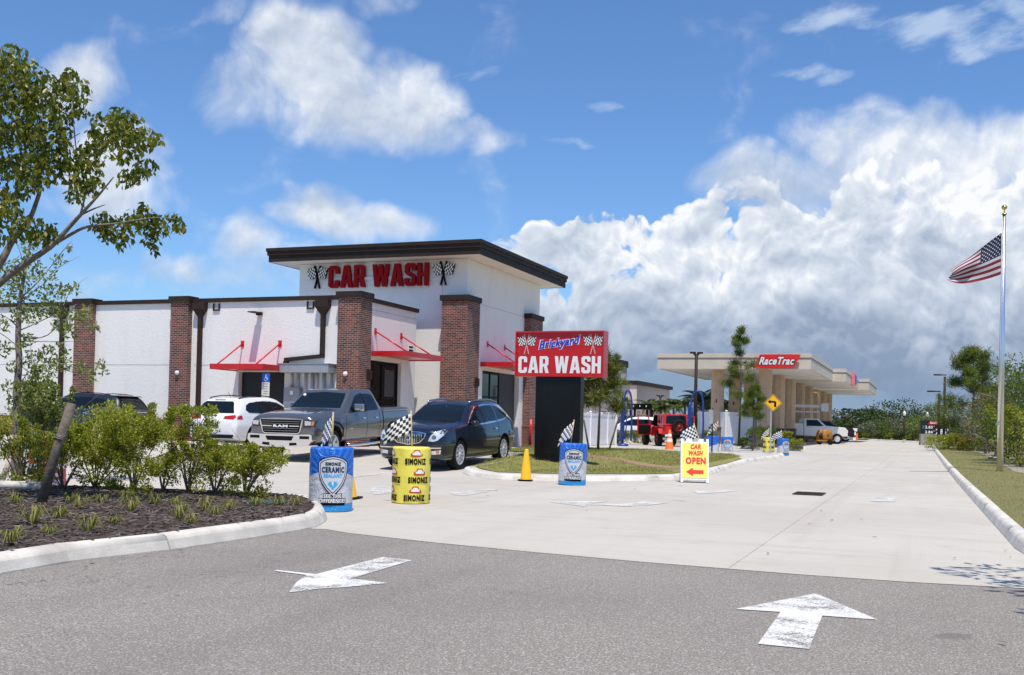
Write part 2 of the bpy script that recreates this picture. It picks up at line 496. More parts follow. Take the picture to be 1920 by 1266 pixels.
def flag_emblem(parent, M, h, depth, whole='flag_emblem', pole_mat=None, base=0.):
    """two crossed chequered flags, height h"""
    for sgn in (-1, 1):
        e = MB(); w = MB(); k = MB(); p = MB()
        top = Vector((sgn * .14 * h, .5 * h, 0)); bot = Vector((-sgn * .12 * h, -.5 * h, 0))
        def pt(a, c):     # a along the cloth away from the pole, c down the pole
            q = top.lerp(bot, c * .46)
            return q + Vector((sgn * .40 * h * a, -.10 * h * a - .06 * h * math.sin(a * 3.1), 0))
        nx, ny = 6, 5
        for i in range(nx):
            for j in range(ny):
                P = [pt(i / nx, j / ny), pt((i + 1) / nx, j / ny), pt((i + 1) / nx, (j + 1) / ny), pt(i / nx, (j + 1) / ny)]
                zz = base + depth
                tgt = k if (i + j) % 2 == 0 else w
                tgt.add([M @ (q + Vector((0, 0, zz))) for q in P], [(0, 1, 2, 3)])
        P = [pt(0, 0), pt(.5, 0), pt(1, 0), pt(1, 1), pt(.5, 1), pt(0, 1)]
        n = 6
        e.add([M @ (q + Vector((0, 0, base))) for q in P] + [M @ (q + Vector((0, 0, base + depth - .003))) for q in P],
              [tuple(range(n)), tuple(range(2 * n - 1, n - 1, -1))] + [(i, (i + 1) % n, n + (i + 1) % n, n + i) for i in range(n)])
        d = (bot - top).normalized(); s_ = Vector((-d.y, d.x, 0)) * .022 * h
        a, b_ = top - d * .03 * h, bot + d * .02 * h
        P = [a - s_, a + s_, b_ + s_, b_ - s_]
        p.add([M @ (q + Vector((0, 0, base))) for q in P] + [M @ (q + Vector((0, 0, base + depth + .008 + .004 * sgn))) for q in P],
              [(0, 1, 2, 3), (7, 6, 5, 4), (0, 1, 5, 4), (1, 2, 6, 5), (2, 3, 7, 6), (3, 0, 4, 7)])
        o = e.build(whole, BLACK, parent)
        w.build('white_checks', CKW, o); k.build('black_checks', CKB, o); p.build('flag_stick', pole_mat or BLACK, o)
# ------------------------------------------------------------------ ground surfaces
GV = [-400, -120, -60, -40, -30, -20, -15] + [-12 + 1.25 * i for i in range(60)] + [66, 72, 80, 90, 100, 115, 130, 200, 400, 1200]
GU = [-900, -300, -100, -60, -40, -25, -15, -8, 0, 4] + [8 + 1. * i for i in range(10)] + [20, 24, 30, 40, 60, 100, 300, 900]
ROT = Matrix.Rotation(-YAW, 4, 'Z')


def place_uv(o):
    o.location = (B0[0], B0[1], 0); o.rotation_euler = (0, 0, -YAW)
    return o


def sheet(name, poly, off, m, kind='structure', parent=None):
    """poly: list of world xy; follows the terrain; object space = building-aligned metres"""
    bm = bmesh.new()
    pts = [uv(*p) for p in poly]
    f = bm.faces.new([bm.verts.new((a, c, 0)) for a, c in pts])
    us = [p[0] for p in pts]; vs = [p[1] for p in pts]
    for ax, lines, lo, hi in ((0, GU, min(us), max(us)), (1, GV, min(vs), max(vs))):
        for q in lines:
            if lo < q < hi:
                co = (q, 0, 0) if ax == 0 else (0, q, 0); no = (1, 0, 0) if ax == 0 else (0, 1, 0)
                bmesh.ops.bisect_plane(bm, geom=bm.verts[:] + bm.edges[:] + bm.faces[:], plane_co=co, plane_no=no, dist=1e-5)
    for v in bm.verts: v.co.z = TU(v.co.x, v.co.y) + off
    bmesh.ops.recalc_face_normals(bm, faces=bm.faces[:])
    if bm.faces and sum(f_.normal.z for f_ in bm.faces) < 0: bmesh.ops.reverse_faces(bm, faces=bm.faces[:])
    me = bpy.data.meshes.new(name); bm.to_mesh(me); bm.free()
    me.materials.append(m)
    o = bpy.data.objects.new(name, me); link(o, parent); place_uv(o)
    if kind: o['kind'] = kind
    return o


def grassmat(name, a, b_, c_):
    m = bpy.data.materials.new(name); m.use_nodes = True
    nt = m.node_tree; b = NB(nt); bs = nt.nodes['Principled BSDF']
    tc = b.n('ShaderNodeTexCoord').outputs['Object']
    n1 = b.noise(tc, .8, 4, .6); n2 = b.noise(tc, 30, 4, .7); n3 = b.noise(tc, 5, 4, .6)
    c = b.mix(b.sstep(n2, .35, .65), a, b_)
    c = b.mix(b.m('MULTIPLY', b.sstep(b.m('MULTIPLY_ADD', n3, .5, b.m('MULTIPLY', n1, .5)), .42, .62), .7), c, c_)
    nt.links.new(c, bs.inputs['Base Color']); bs.inputs['Roughness'].default_value = .9
    bp = b.n('ShaderNodeBump'); bp.inputs['Strength'].default_value = .9; bp.inputs['Distance'].default_value = .05
    nt.links.new(n2, bp.inputs['Height']); nt.links.new(bp.outputs[0], bs.inputs['Normal'])
    return m


def groundmat(kind):
    m = bpy.data.materials.new(kind); m.use_nodes = True
    nt = m.node_tree; b = NB(nt); bs = nt.nodes['Principled BSDF']
    tc = b.n('ShaderNodeTexCoord').outputs['Object']
    sp = b.n('ShaderNodeSeparateXYZ'); nt.links.new(tc, sp.inputs[0])
    if kind == 'asphalt':
        n1 = b.noise(tc, 75, 3, .75); n2 = b.noise(tc, .35, 5, .6); n3 = b.noise(tc, 4.5, 5, .65); n5 = b.noise(tc, 26, 3, .7)
        vo = b.n('ShaderNodeTexVoronoi'); vo.inputs['Scale'].default_value = 95; nt.links.new(tc, vo.inputs['Vector'])
        wn = b.n('ShaderNodeTexWhiteNoise'); nt.links.new(vo.outputs['Color'], wn.inputs['Vector'])
        c = b.mix(b.sstep(n1, .28, .72), (.10, .09, .079), (.39, .352, .315))
        c = b.mix(b.m('MULTIPLY', b.sstep(wn.outputs['Value'], .8, .95), .55), c, (.6, .57, .54))
        c = b.mix(b.m('MULTIPLY', b.sstep(n5, .6, .75), .35), c, (.08, .075, .07))
        c = b.mix(b.m('MULTIPLY', b.sstep(n2, .38, .66), .26), c, (.14, .128, .12))
        c = b.mix(b.m('MULTIPLY', b.sstep(n3, .6, .8), .22), c, (.42, .385, .36))
        n8 = b.noise(tc, .9, 6, .68, .4)
        cr = b.m('MULTIPLY', b.m('LESS_THAN', b.m('ABSOLUTE', b.m('SUBTRACT', n8, .5)), .0022), b.sstep(b.noise(tc, .25, 2, .5), .5, .6))
        c = b.mix(b.m('MULTIPLY', cr, .75), c, (.03, .028, .026))
        mt = b.n('ShaderNodeMapping'); mt.inputs['Scale'].default_value = (.9, .03, 1); mt.inputs['Rotation'].default_value = (0, 0, 1.25); nt.links.new(tc, mt.inputs[0])
        c = b.mix(b.m('MULTIPLY', b.sstep(b.noise(mt.outputs[0], 1.2, 3, .5), .55, .75), .22), c, (.10, .092, .084))
        n9 = b.noise(tc, 1.1, 2, .5); c = b.mix(b.m('MULTIPLY', b.sstep(n9, .72, .76), .4), c, (.07, .065, .06))
        hgt = n1; bd, bstr = .012, .8
    else:
        n1 = b.noise(tc, 60, 4, .7); n2 = b.noise(tc, .22, 5, .62); n3 = b.noise(tc, 1.6, 6, .65)
        mp = b.n('ShaderNodeMapping'); mp.inputs['Scale'].default_value = (1, .12, 1); nt.links.new(tc, mp.inputs[0])
        n4 = b.noise(mp.outputs[0], 1.1, 5, .6)
        mp2 = b.n('ShaderNodeMapping'); mp2.inputs['Scale'].default_value = (.12, 1.4, 1); nt.links.new(tc, mp2.inputs[0])
        n6 = b.noise(mp2.outputs[0], 1.3, 6, .65)
        c = b.mix(b.sstep(n1, .2, .8), (.45, .422, .375), (.545, .512, .458))
        c = b.mix(b.m('MULTIPLY', b.sstep(n2, .38, .62), .5), c, (.41, .37, .32))
        c = b.mix(b.m('MULTIPLY', b.sstep(n3, .5, .72), .4), c, (.35, .325, .285))
        c = b.mix(b.m('MULTIPLY', b.sstep(n4, .54, .76), .35), c, (.41, .335, .265))
        c = b.mix(b.m('MULTIPLY', b.sstep(n6, .52, .72), .42), c, (.335, .31, .275))
        fl = b.vec(b.m('FLOOR', b.m('DIVIDE', b.m('ADD', sp.outputs[0], 0. - JU), 5.0)), b.m('FLOOR', b.m('DIVIDE', b.m('ADD', sp.outputs[1], 0. - JV), 5.6)))
        wn = b.n('ShaderNodeTexWhiteNoise'); nt.links.new(fl, wn.inputs['Vector'])
        c = b.mix(b.m('MULTIPLY', wn.outputs['Value'], .22), c, (.40, .37, .33))
        mt = b.n('ShaderNodeMapping'); mt.inputs['Scale'].default_value = (1.1, .035, 1); nt.links.new(tc, mt.inputs[0])
        c = b.mix(b.m('MULTIPLY', b.sstep(b.noise(mt.outputs[0], 1.6, 4, .6), .52, .72), .25), c, (.33, .30, .27))
        n10 = b.noise(tc, .8, 3, .5); c = b.mix(b.m('MULTIPLY', b.sstep(n10, .69, .74), .35), c, (.24, .21, .18))
        # small dark specks
        n7 = b.noise(tc, 9, 2, .9)
        c = b.mix(b.m('MULTIPLY', b.sstep(n7, .74, .78), .5), c, (.15, .12, .1))
        # sawn joints every few metres, in slab co-ordinates
        def joint(ax, period, off, w):
            q = b.m('FRACT', b.m('DIVIDE', b.m('ADD', ax, off), period))
            d = b.m('MULTIPLY', b.m('ABSOLUTE', b.m('SUBTRACT', q, .5)), period)
            return b.m('LESS_THAN', b.m('ABSOLUTE', d), w)
        wob = b.m('MULTIPLY', b.m('SUBTRACT', n3, .5), .0)
        j1 = joint(b.m('ADD', sp.outputs[0], wob), 5.0, 2.5 - JU, .006)
        j2 = joint(b.m('ADD', sp.outputs[1], wob), 5.6, 2.8 - JV, .006)
        j = b.m('MULTIPLY', b.m('MAXIMUM', j1, j2), b.m('MULTIPLY_ADD', b.sstep(n3, .35, .6), .35, .25))
        c = b.mix(j, c, (.12, .11, .1))
        hgt = b.m('SUBTRACT', n1, b.m('MULTIPLY', j, .6)); bd, bstr = .006, .35
    nt.links.new(c, bs.inputs['Base Color']); bs.inputs['Roughness'].default_value = .88
    bp = b.n('ShaderNodeBump'); bp.inputs['Strength'].default_value = bstr; bp.inputs['Distance'].default_value = bd
    nt.links.new(hgt, bp.inputs['Height']); nt.links.new(bp.outputs[0], bs.inputs['Normal'])
    return m


def wornpaint(name, c1, c2, th):
    m = bpy.data.materials.new(name); m.use_nodes = True
    nt = m.node_tree; b = NB(nt); bs = nt.nodes['Principled BSDF']
    tc = b.n('ShaderNodeTexCoord').outputs['Object']
    n1 = b.noise(tc, 60, 4, .75); n2 = b.noise(tc, 2.6, 5, .65)
    f = b.sstep(b.m('ADD', b.m('MULTIPLY', n1, .55), b.m('MULTIPLY', n2, .5)), th - .02, th + .09)
    bs.inputs['Base Color'].default_value = c1 + (1,); bs.inputs['Roughness'].default_value = .85
    tr = b.n('ShaderNodeBsdfTransparent'); mx = b.n('ShaderNodeMixShader'); nt.links.new(f, mx.inputs[0])
    nt.links.new(bs.outputs[0], mx.inputs[1]); nt.links.new(tr.outputs[0], mx.inputs[2]); nt.links.new(mx.outputs[0], nt.nodes['Material Output'].inputs[0])
    return m


_j = G(1545, 943); JU, JV = uv(_j.x, _j.y); JV = uv(*G(1720, 876).to_tuple()[:2])[1]
ASPHALT = groundmat('asphalt'); CONC = groundmat('concrete')
KERBM = mat('kerb concrete', (.60, .565, .51), .92, 0, .16, 2.2, bump=.3, bscale=60, dirt=((.30, .275, .24), .7, .6))
WALK = mat('pavement concrete', (.47, .445, .40), .9, 0, .08, 2, bump=.2, dirt=((.4, .38, .35), 2, .4))
PAVER = mat('brick paver', (.32, .16, .13), .9, 0, .3, 12, bump=.3)
LAWN = grassmat('lawn grass', (.12, .14, .022), (.38, .35, .10), (.30, .27, .10))
LAWNR = grassmat('dry lawn grass', (.09, .105, .025), (.3, .27, .09), (.25, .22, .09))
FIELD = grassmat('field grass', (.07, .13, .02), (.14, .22, .04), (.12, .17, .035))
MULCH = mat('bark mulch ground', (.05, .035, .028), .95, 0, .5, 14, bump=1., bscale=22)
SOIL = mat('pale soil', (.32, .27, .22), .95, 0, .3, 6, bump=.6, bscale=20)
LINE = wornpaint('worn white road paint', (.64, .635, .62), (0, 0, 0), .54)
LINEF = wornpaint('faint white road paint', (.60, .595, .58), (0, 0, 0), .51)

# base ground
mb = MB()
pu, pv = GU[:], GV[:]
for v_ in pv:
    for u_ in pu: mb.v.append((u_, v_, TU(u_, v_) - .05))
for j in range(len(pv) - 1):
    for i in range(len(pu) - 1):
        a = j * len(pu) + i; mb.face((a, a + 1, a + 1 + len(pu), a + len(pu)))
g = place_uv(mb.build('ground', FIELD)); g['kind'] = 'structure'


def W2(pts): return [tuple(G(*p)[:2]) for p in pts]


# edge between asphalt and concrete, world xy left to right
EDGE = W2([(612, 993), (652, 1000), (820, 1018.6), (1000, 1036), (1200, 1054), (1500, 1078), (1700, 1092), (1920, 1104)])
lf = EDGE[0]
EL = [(-60, lf[1] + 3.2), (-2.6, lf[1] + 1.2)]
d_ = (EDGE[-1][0] - EDGE[-3][0], EDGE[-1][1] - EDGE[-3][1])
ER = [(EDGE[-1][0] + d_[0] * 2.2, EDGE[-1][1] + d_[1] * 2.2), (EDGE[-1][0] + 60, EDGE[-1][1] - 26)]
asph = sheet('asphalt_road', [(-60, -60), (70, -60), (70, ER[-1][1]), (70, 8)] + [(p[0], p[1] + 2.5) for p in (ER[:1] + EDGE[::-1])] + [(-60, 18.5)], 0.0, ASPHALT)

# right kerb base line (driveway side), near to far
KR = W2([(1903.6, 1030), (1833.7, 951), (1795, 906.7), (1752.7, 848.8)])
near = (KR[0][0] - (KR[1][0] - KR[0][0]) * .62, KR[0][1] - (KR[1][1] - KR[0][1]) * .62)
KR = [(near[0] + 3.2, near[1] - 2.3), (near[0] + 1.0, near[1] - 1.3), (near[0] + .2, near[1] - .5)] + KR + W2([(1742.6, 831)])
farL = tuple(G(1608, 824.5)[:2])
KF = [KR[-1], farL, (farL[0] - 30, farL[1] + 9)]
conc = sheet('concrete_driveway', EDGE + [ER[0]] + KR + [farL, (farL[0] - 40, farL[1] + 14), xy(-60, 110), xy(-60, -4), (-34, 16.4)] , .004, CONC)
conc2 = None


def offset_path(path, d, closed=False):
    out = []; n = len(path)
    for i in range(n):
        a = path[(i - 1) % n] if (closed or i > 0) else path[i]
        c = path[(i + 1) % n] if (closed or i < n - 1) else path[i]
        p = path[i]
        def nrm(q, r):
            L = math.hypot(r[0] - q[0], r[1] - q[1]) or 1e-9
            return (-(r[1] - q[1]) / L, (r[0] - q[0]) / L)
        n1 = nrm(a, p) if a != p else nrm(p, c); n2 = nrm(p, c) if c != p else n1
        m_ = (n1[0] + n2[0], n1[1] + n2[1]); L = math.hypot(*m_) or 1
        k = d / max(.5, (m_[0] * n1[0] + m_[1] * n1[1]) / L)
        out.append((p[0] + m_[0] / L * k, p[1] + m_[1] / L * k))
    return out


def smooth_path(path, n=5, closed=False):
    out = []; N = len(path)
    rng = range(N if closed else N - 1)
    for i in rng:
        p0 = path[(i - 1) % N] if (closed or i > 0) else path[i]
        p1 = path[i]; p2 = path[(i + 1) % N]
        p3 = path[(i + 2) % N] if (closed or i < N - 2) else p2
        for k in range(n):
            t = k / n
            out.append(tuple(.5 * ((2 * p1[j]) + (-p0[j] + p2[j]) * t + (2 * p0[j] - 5 * p1[j] + 4 * p2[j] - p3[j]) * t * t + (-p0[j] + 3 * p1[j] - 3 * p2[j] + p3[j]) * t ** 3) for j in range(len(p1))))
    if not closed: out.append(path[-1])
    return out


def resample(path, step):
    out = [path[0]]; acc = 0
    for a, c in zip(path, path[1:]):
        L = math.dist(a, c); n = max(1, int(L / step))
        for k in range(1, n + 1): out.append((a[0] + (c[0] - a[0]) * k / n, a[1] + (c[1] - a[1]) * k / n))
    return out


def kerb(name, path, h=.15, w=.16, side=1, joint=3.0, closed=False, off=0.):
    """kerbstone run; path = foot of the face on the road side, body lies to the left (side=1)"""
    mb = MB(); mb.cs = False
    if closed: path = path + [path[0]]
    path = resample(path, .6)
    prof = [(-.0, -.1), (.0, .015), (.035, h - .05), (.055, h - .02), (.085, h - .003), (w, h + .006), (w, -.1)]
    rings = []
    lens = [0]
    for a, c in zip(path, path[1:]): lens.append(lens[-1] + math.dist(a, c))
    offs = [offset_path(path, side * q[0]) for q in prof]
    for i in range(len(path)):
        wob = .003 * math.sin(lens[i] * .9)
        rings.append([(offs[k][i][0], offs[k][i][1], T(*path[i]) + prof[k][1] + off + (wob if k > 1 else 0)) for k in range(len(prof))])
    start = 0; np_ = len(prof)
    segs = []; s0 = 0
    for i in range(1, len(path)):
        if lens[i] - lens[s0] >= joint or i == len(path) - 1: segs.append((s0, i)); s0 = i
    for a, c in segs:
        b = len(mb.v)
        for i in range(a, c + 1):
            ring = rings[i]
            if i == c and c < len(path) - 1:     # a narrow open joint
                ring = [tuple(rings[i][k][j] * .985 + rings[i - 1][k][j] * .015 for j in range(3)) for k in range(np_)]
            mb.v += ring
        for i in range(c - a):
            for k in range(np_ - 1):
                q = (b + i * np_ + k, b + i * np_ + k + 1, b + (i + 1) * np_ + k + 1, b + (i + 1) * np_ + k)
                mb.cs = k in (2, 3)
                mb.face(q if side < 0 else q[::-1])
        mb.cs = False
        mb.face([b + k for k in range(np_)]); mb.face([b + (c - a) * np_ + k for k in range(np_)][::-1])
    o = mb.build(name, KERBM); o['kind'] = 'structure'
    return o


kerb('kerb', KR, .15, .17, side=-1, joint=4.5)
kerb('kerb', KF, .14, .17, side=-1)

# right-hand lawn, sloping beds behind it
lw = [p for p in offset_path(KR, -.17)]
far_r = lw[-1]
lawn_r = sheet('lawn', lw + [(far_r[0] + 2.0, far_r[1] - 1.0), (far_r[0] + 9, far_r[1] - 12), (60, 30), (60, -20), (near[0] + 8, near[1] - 14), (near[0] + 4.2, near[1] - 4)], .145, LAWNR)
far_bed = [KF[0], KF[1], (KF[2][0], KF[2][1]), (KF[2][0] - 4, KF[2][1] + 14), (KF[0][0] + 6, KF[0][1] + 12), (KF[0][0] + 3, KF[0][1] - 1.2)]
sheet('mulch_ground', offset_path(far_bed[:3], -.17) + far_bed[3:], .12, MULCH)
# mulch and soil bed behind the flag pole
bedR = W2([(1865, 868), (1881, 880), (1900, 893), (1935, 902)]) + [(27, 25), (34, 42), tuple(G(1800, 846)[:2]), tuple(G(1830, 853)[:2])]
sheet('mulch_bed', bedR, .155, SOIL)

# front-left planting bed
KB = W2([(0, 1078), (130, 1055), (320, 1033), (480, 1009), (560, 996)]) + W2([(592, 989), (608, 981), (613, 971), (606, 960), (588, 950.5), (560, 945), (500, 941)])
KB = [(-30, KB[0][1] - 4.2), (KB[0][0] - 3, KB[0][1] - .58)] + KB + [(-6.0, 16.6), (-9, 16.9), (-30, 18.)]
KBs = KB[:7] + smooth_path(KB[7:13], 3)[0:-1] + KB[13:]
kerb('kerb', KBs, .15, .17, side=1)
bed = offset_path(KBs, .165)
sheet('mulch_bed', bed, .135, MULCH)

# island under the pylon sign
I1 = W2([(868, 885), (876, 891), (890, 895.5), (935, 900), (1000, 903), (1080, 904), (1210, 903), (1270, 901), (1300, 897), (1332, 890), (1392, 871.5), (1432, 864), (1462, 860), (1471, 856.5), (1462, 853.5), (1405, 853)])
back = W2([(1240, 849), (1100, 845.5), (1001, 855), (976, 861.5), (957, 868.5), (905, 880)])
I1r = I1[:8] + I1[8:]
ring = smooth_path(I1 + back, 3, closed=True)
kerb('kerb', ring, .13, .17, side=1, closed=True)
inner = offset_path(ring, .165, closed=True)
sheet('pavement', inner, .118, WALK)
L1 = W2([(887, 877.5), (905, 882), (935, 884.5), (1000, 887), (1100, 888.2), (1200, 888.5), (1262, 887.5), (1326, 876.5), (1392, 863), (1372, 857.5), (1240, 850.5), (1100, 846.5), (1003, 852), (985, 857), (940, 868)])
sheet('lawn', [tuple(gr(*p, .13)[:2]) for p in [(887, 879), (905, 882.5), (935, 885), (1000, 887), (1100, 888.4), (1200, 888.7), (1262, 887.5), (1326, 876.5), (1391, 863), (1372, 857.5)]] + L1[10:], .132, LAWN)
sheet('paver_strip', W2([(1000, 852.5), (1104, 861.5), (1160, 869), (1262, 884.5), (1278, 887.3), (1262, 888.5), (1160, 873.5), (1100, 865), (1000, 856.5), (1000, 853.5)]), .14, PAVER)

# island 2: by the white fence and the vacuum post, island 3: by the turn sign
I2 = W2([(1070, 833.5), (1160, 833.8), (1222, 832.5), (1226, 829.5)]) + [xy(8.4, 30), xy(-2, 30), xy(-2, 14.5)]
kerb('kerb', I2 , .13, .17, side=1, closed=True)
sheet('lawn', offset_path(I2, .165, closed=True), .12, LAWN)
I3 = W2([(1376, 841), (1440, 844), (1500, 846.8), (1512, 845.5), (1512, 841.5)]) + [xy(11.6, 36), xy(7.6, 38.5), xy(7.8, 30.5)]
kerb('kerb', I3, .13, .17, side=1, closed=True)
sheet('mulch_bed', offset_path(I3, .165, closed=True), .12, MULCH)
# strip of lawn next to the wash building
sheet('lawn', [xy(5.2, .6), xy(8.3, .6), xy(8.3, 12), xy(5.2, 12)], .05, LAWN)

# painted marks
def mark(polys, m, off, name='road_marking'):
    for i, p in enumerate(polys):
        if len(p) > 2: sheet(name, W2(p), off, m)


mark([[(1529, 1114), (1378.5, 1143.5), (1463.5, 1149), (1421, 1209), (1516.8, 1218.4), (1541.8, 1156), (1646, 1163.5)]], LINE, .006)
mark([[(717.3, 1045.7), (773, 1051.7), (658, 1086), (727, 1094.7), (646.5, 1102.4), (600, 1105), (568.6, 1109.5), (542, 1112), (556, 1093), (575, 1079.5), (513.7, 1071.7), (520, 1070), (591.6, 1078)]], LINE, .006)
mark([[(1031, 942.5), (1085, 941), (1141, 941), (1110, 945.5), (1160, 946.2), (1195, 943.7), (1210, 940.5), (1257.5, 943), (1215, 948.9), (1172, 950.8), (1103.7, 947.8), (1095, 951)],
      [(1295, 920.5), (1340, 921.5), (1350, 919.5), (1385, 922), (1330, 926), (1310, 927)],
      [(1635, 933), (1682, 935), (1678, 942.5), (1633, 940.5)],
      [(1560, 850), (1590, 850.5), (1584, 853), (1552, 852.4)], [(1688, 862), (1702, 862.6), (1701, 864.6), (1686, 864)],
      [(845, 925), (918, 918), (935, 919.5), (870, 931), (850, 929)], [(695, 921), (700, 913), (740, 914), (742, 918), (760, 922), (700, 929)],
      [(480, 922), (577, 929.5), (577, 932.5), (478, 925)], [(660, 893), (720, 886), (722, 888), (664, 896)]], LINEF, .012)

# drain grate
g0 = [Vector(G(*q)) for q in [(1494.6, 923.5), (1549, 926), (1542, 931.5), (1485, 928)]]
mb = MB()
ax, ay = g0[1] - g0[0], g0[3] - g0[0]
for P_, Q_ in ((0, .04), (.96, 1)):
    for a0, a1, c0, c1 in ((P_, Q_, 0, 1), (0, 1, P_, Q_)):
        mb.prism([(g0[0] + ax * a + ay * c)[:2] for a, c in ((a0, c0), (a1, c0), (a1, c1), (a0, c1))], .012 + g0[0].z, .024 + g0[0].z)
for k in range(1, 24):
    a0 = k / 24 - .007
    mb.prism([(g0[0] + ax * a + ay * c)[:2] for a, c in ((a0, .04), (a0 + .012, .04), (a0 + .012, .96), (a0, .96))], .013 + g0[0].z, .022 + g0[0].z)
gt = empty('drain_grate', g0[0], 0, 'dark iron drain grate set in the concrete driveway', 'drain grate')
def local(mb, root):
    inv = Matrix.LocRotScale(root.location, root.rotation_euler, None).inverted()
    mb.v = [tuple(inv @ Vector(v)) for v in mb.v]
    return mb
local(mb, gt).build('grate_bars', mat('rusty iron', (.07, .04, .03), .8, .3, .3, 20), gt)
mb = MB(); mb.prism([(g0[0] + ax * a + ay * c)[:2] for a, c in ((0, 0), (1, 0), (1, 1), (0, 1))], .0125 + g0[0].z, .0145 + g0[0].z)
local(mb, gt).build('drain_pit', MBLACK, gt)

# ------------------------------------------------------------------ car wash building (local x=u along the front, y=v away, z above its own floor)
BZ = .3
bld = empty('car_wash_building', (B0[0], B0[1], BZ), -YAW, 'white stucco car wash with brick piers, red awnings and a dark overhanging roof', 'building')


def part(name, fn, m, parent=bld, **k):
    mb = MB(); fn(mb); return mb.build(name, m, parent, **k)


XL = -27.
WT = 5.2
# long front wall in pieces round the door opening (outer face y=.25)
part('front_wall', lambda m: (m.box(XL, -4.28, .25, .55, -.1, WT), m.box(-4.28, -2.3, .25, .55, 2.62, WT), m.box(-2.3, .1, .25, .55, -.1, WT)), WHITE)
for a, c in ((XL, -11.95), (-10.85, -7.3), (-6.3, -4.4)): part('wall_seam', lambda m: m.box(a, c, .246, .2495, 2.855, 2.87), GREY)
# side wall facing right, outer face x=.65
SWV = 4.85
part('side_wall', lambda m: (m.box(.35, .65, .83, 1.12, -.1, WT), m.box(.35, .65, 1.12, 3.66, 3.13, WT), m.box(.35, .65, 3.66, SWV, -.1, WT), m.box(-.6, .35, SWV - .3, SWV, -.1, WT)), WHITE)
part('side_wall_seam', lambda m: m.box(.6505, .654, .95, SWV, 4.93, 4.945), GREY)
part('rear_wall', lambda m: (m.box(XL, -5.54, 14.2, 14.5, -.1, WT), m.box(XL - .3, XL, .25, 14.5, -.1, WT)), WHITE)
part('flat_roof', lambda m: (m.box(XL, -.1, .5, 6.1, WT - .35, WT - .25), m.box(XL, -5.6, 6.1, 14.3, WT - .35, WT - .25)), GREY)


def coping(m):
    for a, c, e, f in ((XL, -11.8, .17, .62), (-11., -7.2, .17, .62), (-6.4, .05, .17, .62)):
        m.box(a, c, e, f, WT, WT + .15)
    m.box(.28, .73, .87, SWV + .08, WT, WT + .15); m.box(-.6, .28, SWV - .38, SWV + .08, WT + .002, WT + .152)


part('parapet_coping', coping, BRONZE)
for i, (a, c, d0, d1, top, nm) in enumerate(((-11.87, -11.03, 0, .5, 5.22, 0), (-7.23, -6.43, 0, .5, 5.22, 0), (0, .9, 0, .83, 5.24, 0), (1.43, 2.54, 5.5, 6.75, 5.74, 0), (1.9, 2.56, 12.6, 14.2, 5.74, 0))):
    p = part('brick_pier', lambda m: m.box(a, c, d0, d1, .84, top), BRICK)
    part('pier_base', lambda m: (m.box(a - .03, c + .03, d0 - .03, d1 + .01, -.1, .8), m.box(a - .05, c + .05, d0 - .05, d1 + .012, .8, .84)), BRICKRED, p)
    part('pier_cap', lambda m: m.box(a - .07, c + .07, d0 - .07, d1 + .02, top, top + .21), BRONZE, p)
for x0, x1 in ((XL, -11.93), (-10.97, -7.29), (-6.37, -4.3), (-2.28, -.03)): part('wall_base_bricks', lambda m: m.box(x0, x1, .2, .249, -.1, .8), BRICKRED)
part('wall_base_bricks', lambda m: m.box(.651, .69, .87, 1.1, -.1, .8), BRICKRED)
part('wall_base_bricks', lambda m: m.box(.651, .69, 3.68, SWV, -.1, .8), BRICKRED)

# tower
TX0, TX1, TY0, TY1, TZ = -5.54, 2.24, 6.1, 14.57, 7.47
part('tower_wall', lambda m: (m.box(TX0, TX1, TY0, TY0 + .3, -.1, TZ), m.box(TX0, TX0 + .3, TY0 + .3, TY1, WT - .3, TZ), m.box(TX0 + .3, TX1 - .3, TY1 - .3, TY1, -.1, TZ),
     m.box(TX1 - .3, TX1, TY0 + .3, 7.85, -.1, TZ), m.box(TX1 - .3, TX1, 7.85, 12.1, 3.12, TZ), m.box(TX1 - .3, TX1, 12.1, TY1, -.1, TZ)), WHITE)
part('tower_seam', lambda m: m.box(TX1 + .0005, TX1 + .004, 6.76, 12.6, 5.79, 5.805), GREY)
part('tower_seam', lambda m: m.box(1.15, 1.16, TY0 - .004, TY0 - .0005, 5.96, 7.4), GREY)
RX0, RX1, RY0, RY1 = -6.47, 3.16, 5.15, 15.6
part('tower_soffit', lambda m: m.box(RX0 + .05, RX1 - .05, RY0 + .05, RY1 - .05, TZ + .01, TZ + .06), SOFFIT)


def fascia(m):
    for z0, z1, e in ((TZ, TZ + .27, 0.), (TZ + .27, TZ + .43, .05), (TZ + .43, TZ + .57, .09)):
        m.box(RX0 - e, RX1 + e, RY0 - e, RY0 + .04, z0, z1); m.box(RX0 - e, RX1 + e, RY1 - .04, RY1 + e, z0, z1)
        m.box(RX0 - e, RX0 + .04, RY0 + .04, RY1 - .04, z0, z1); m.box(RX1 - .04, RX1 + e, RY0 + .04, RY1 - .04, z0, z1)


ro = part('tower_roof', lambda m: m.box(RX0 + .03, RX1 - .03, RY0 + .03, RY1 - .03, TZ + .07, TZ + .5), BRONZE)
part('roof_fascia', fascia, BRONZE, ro)

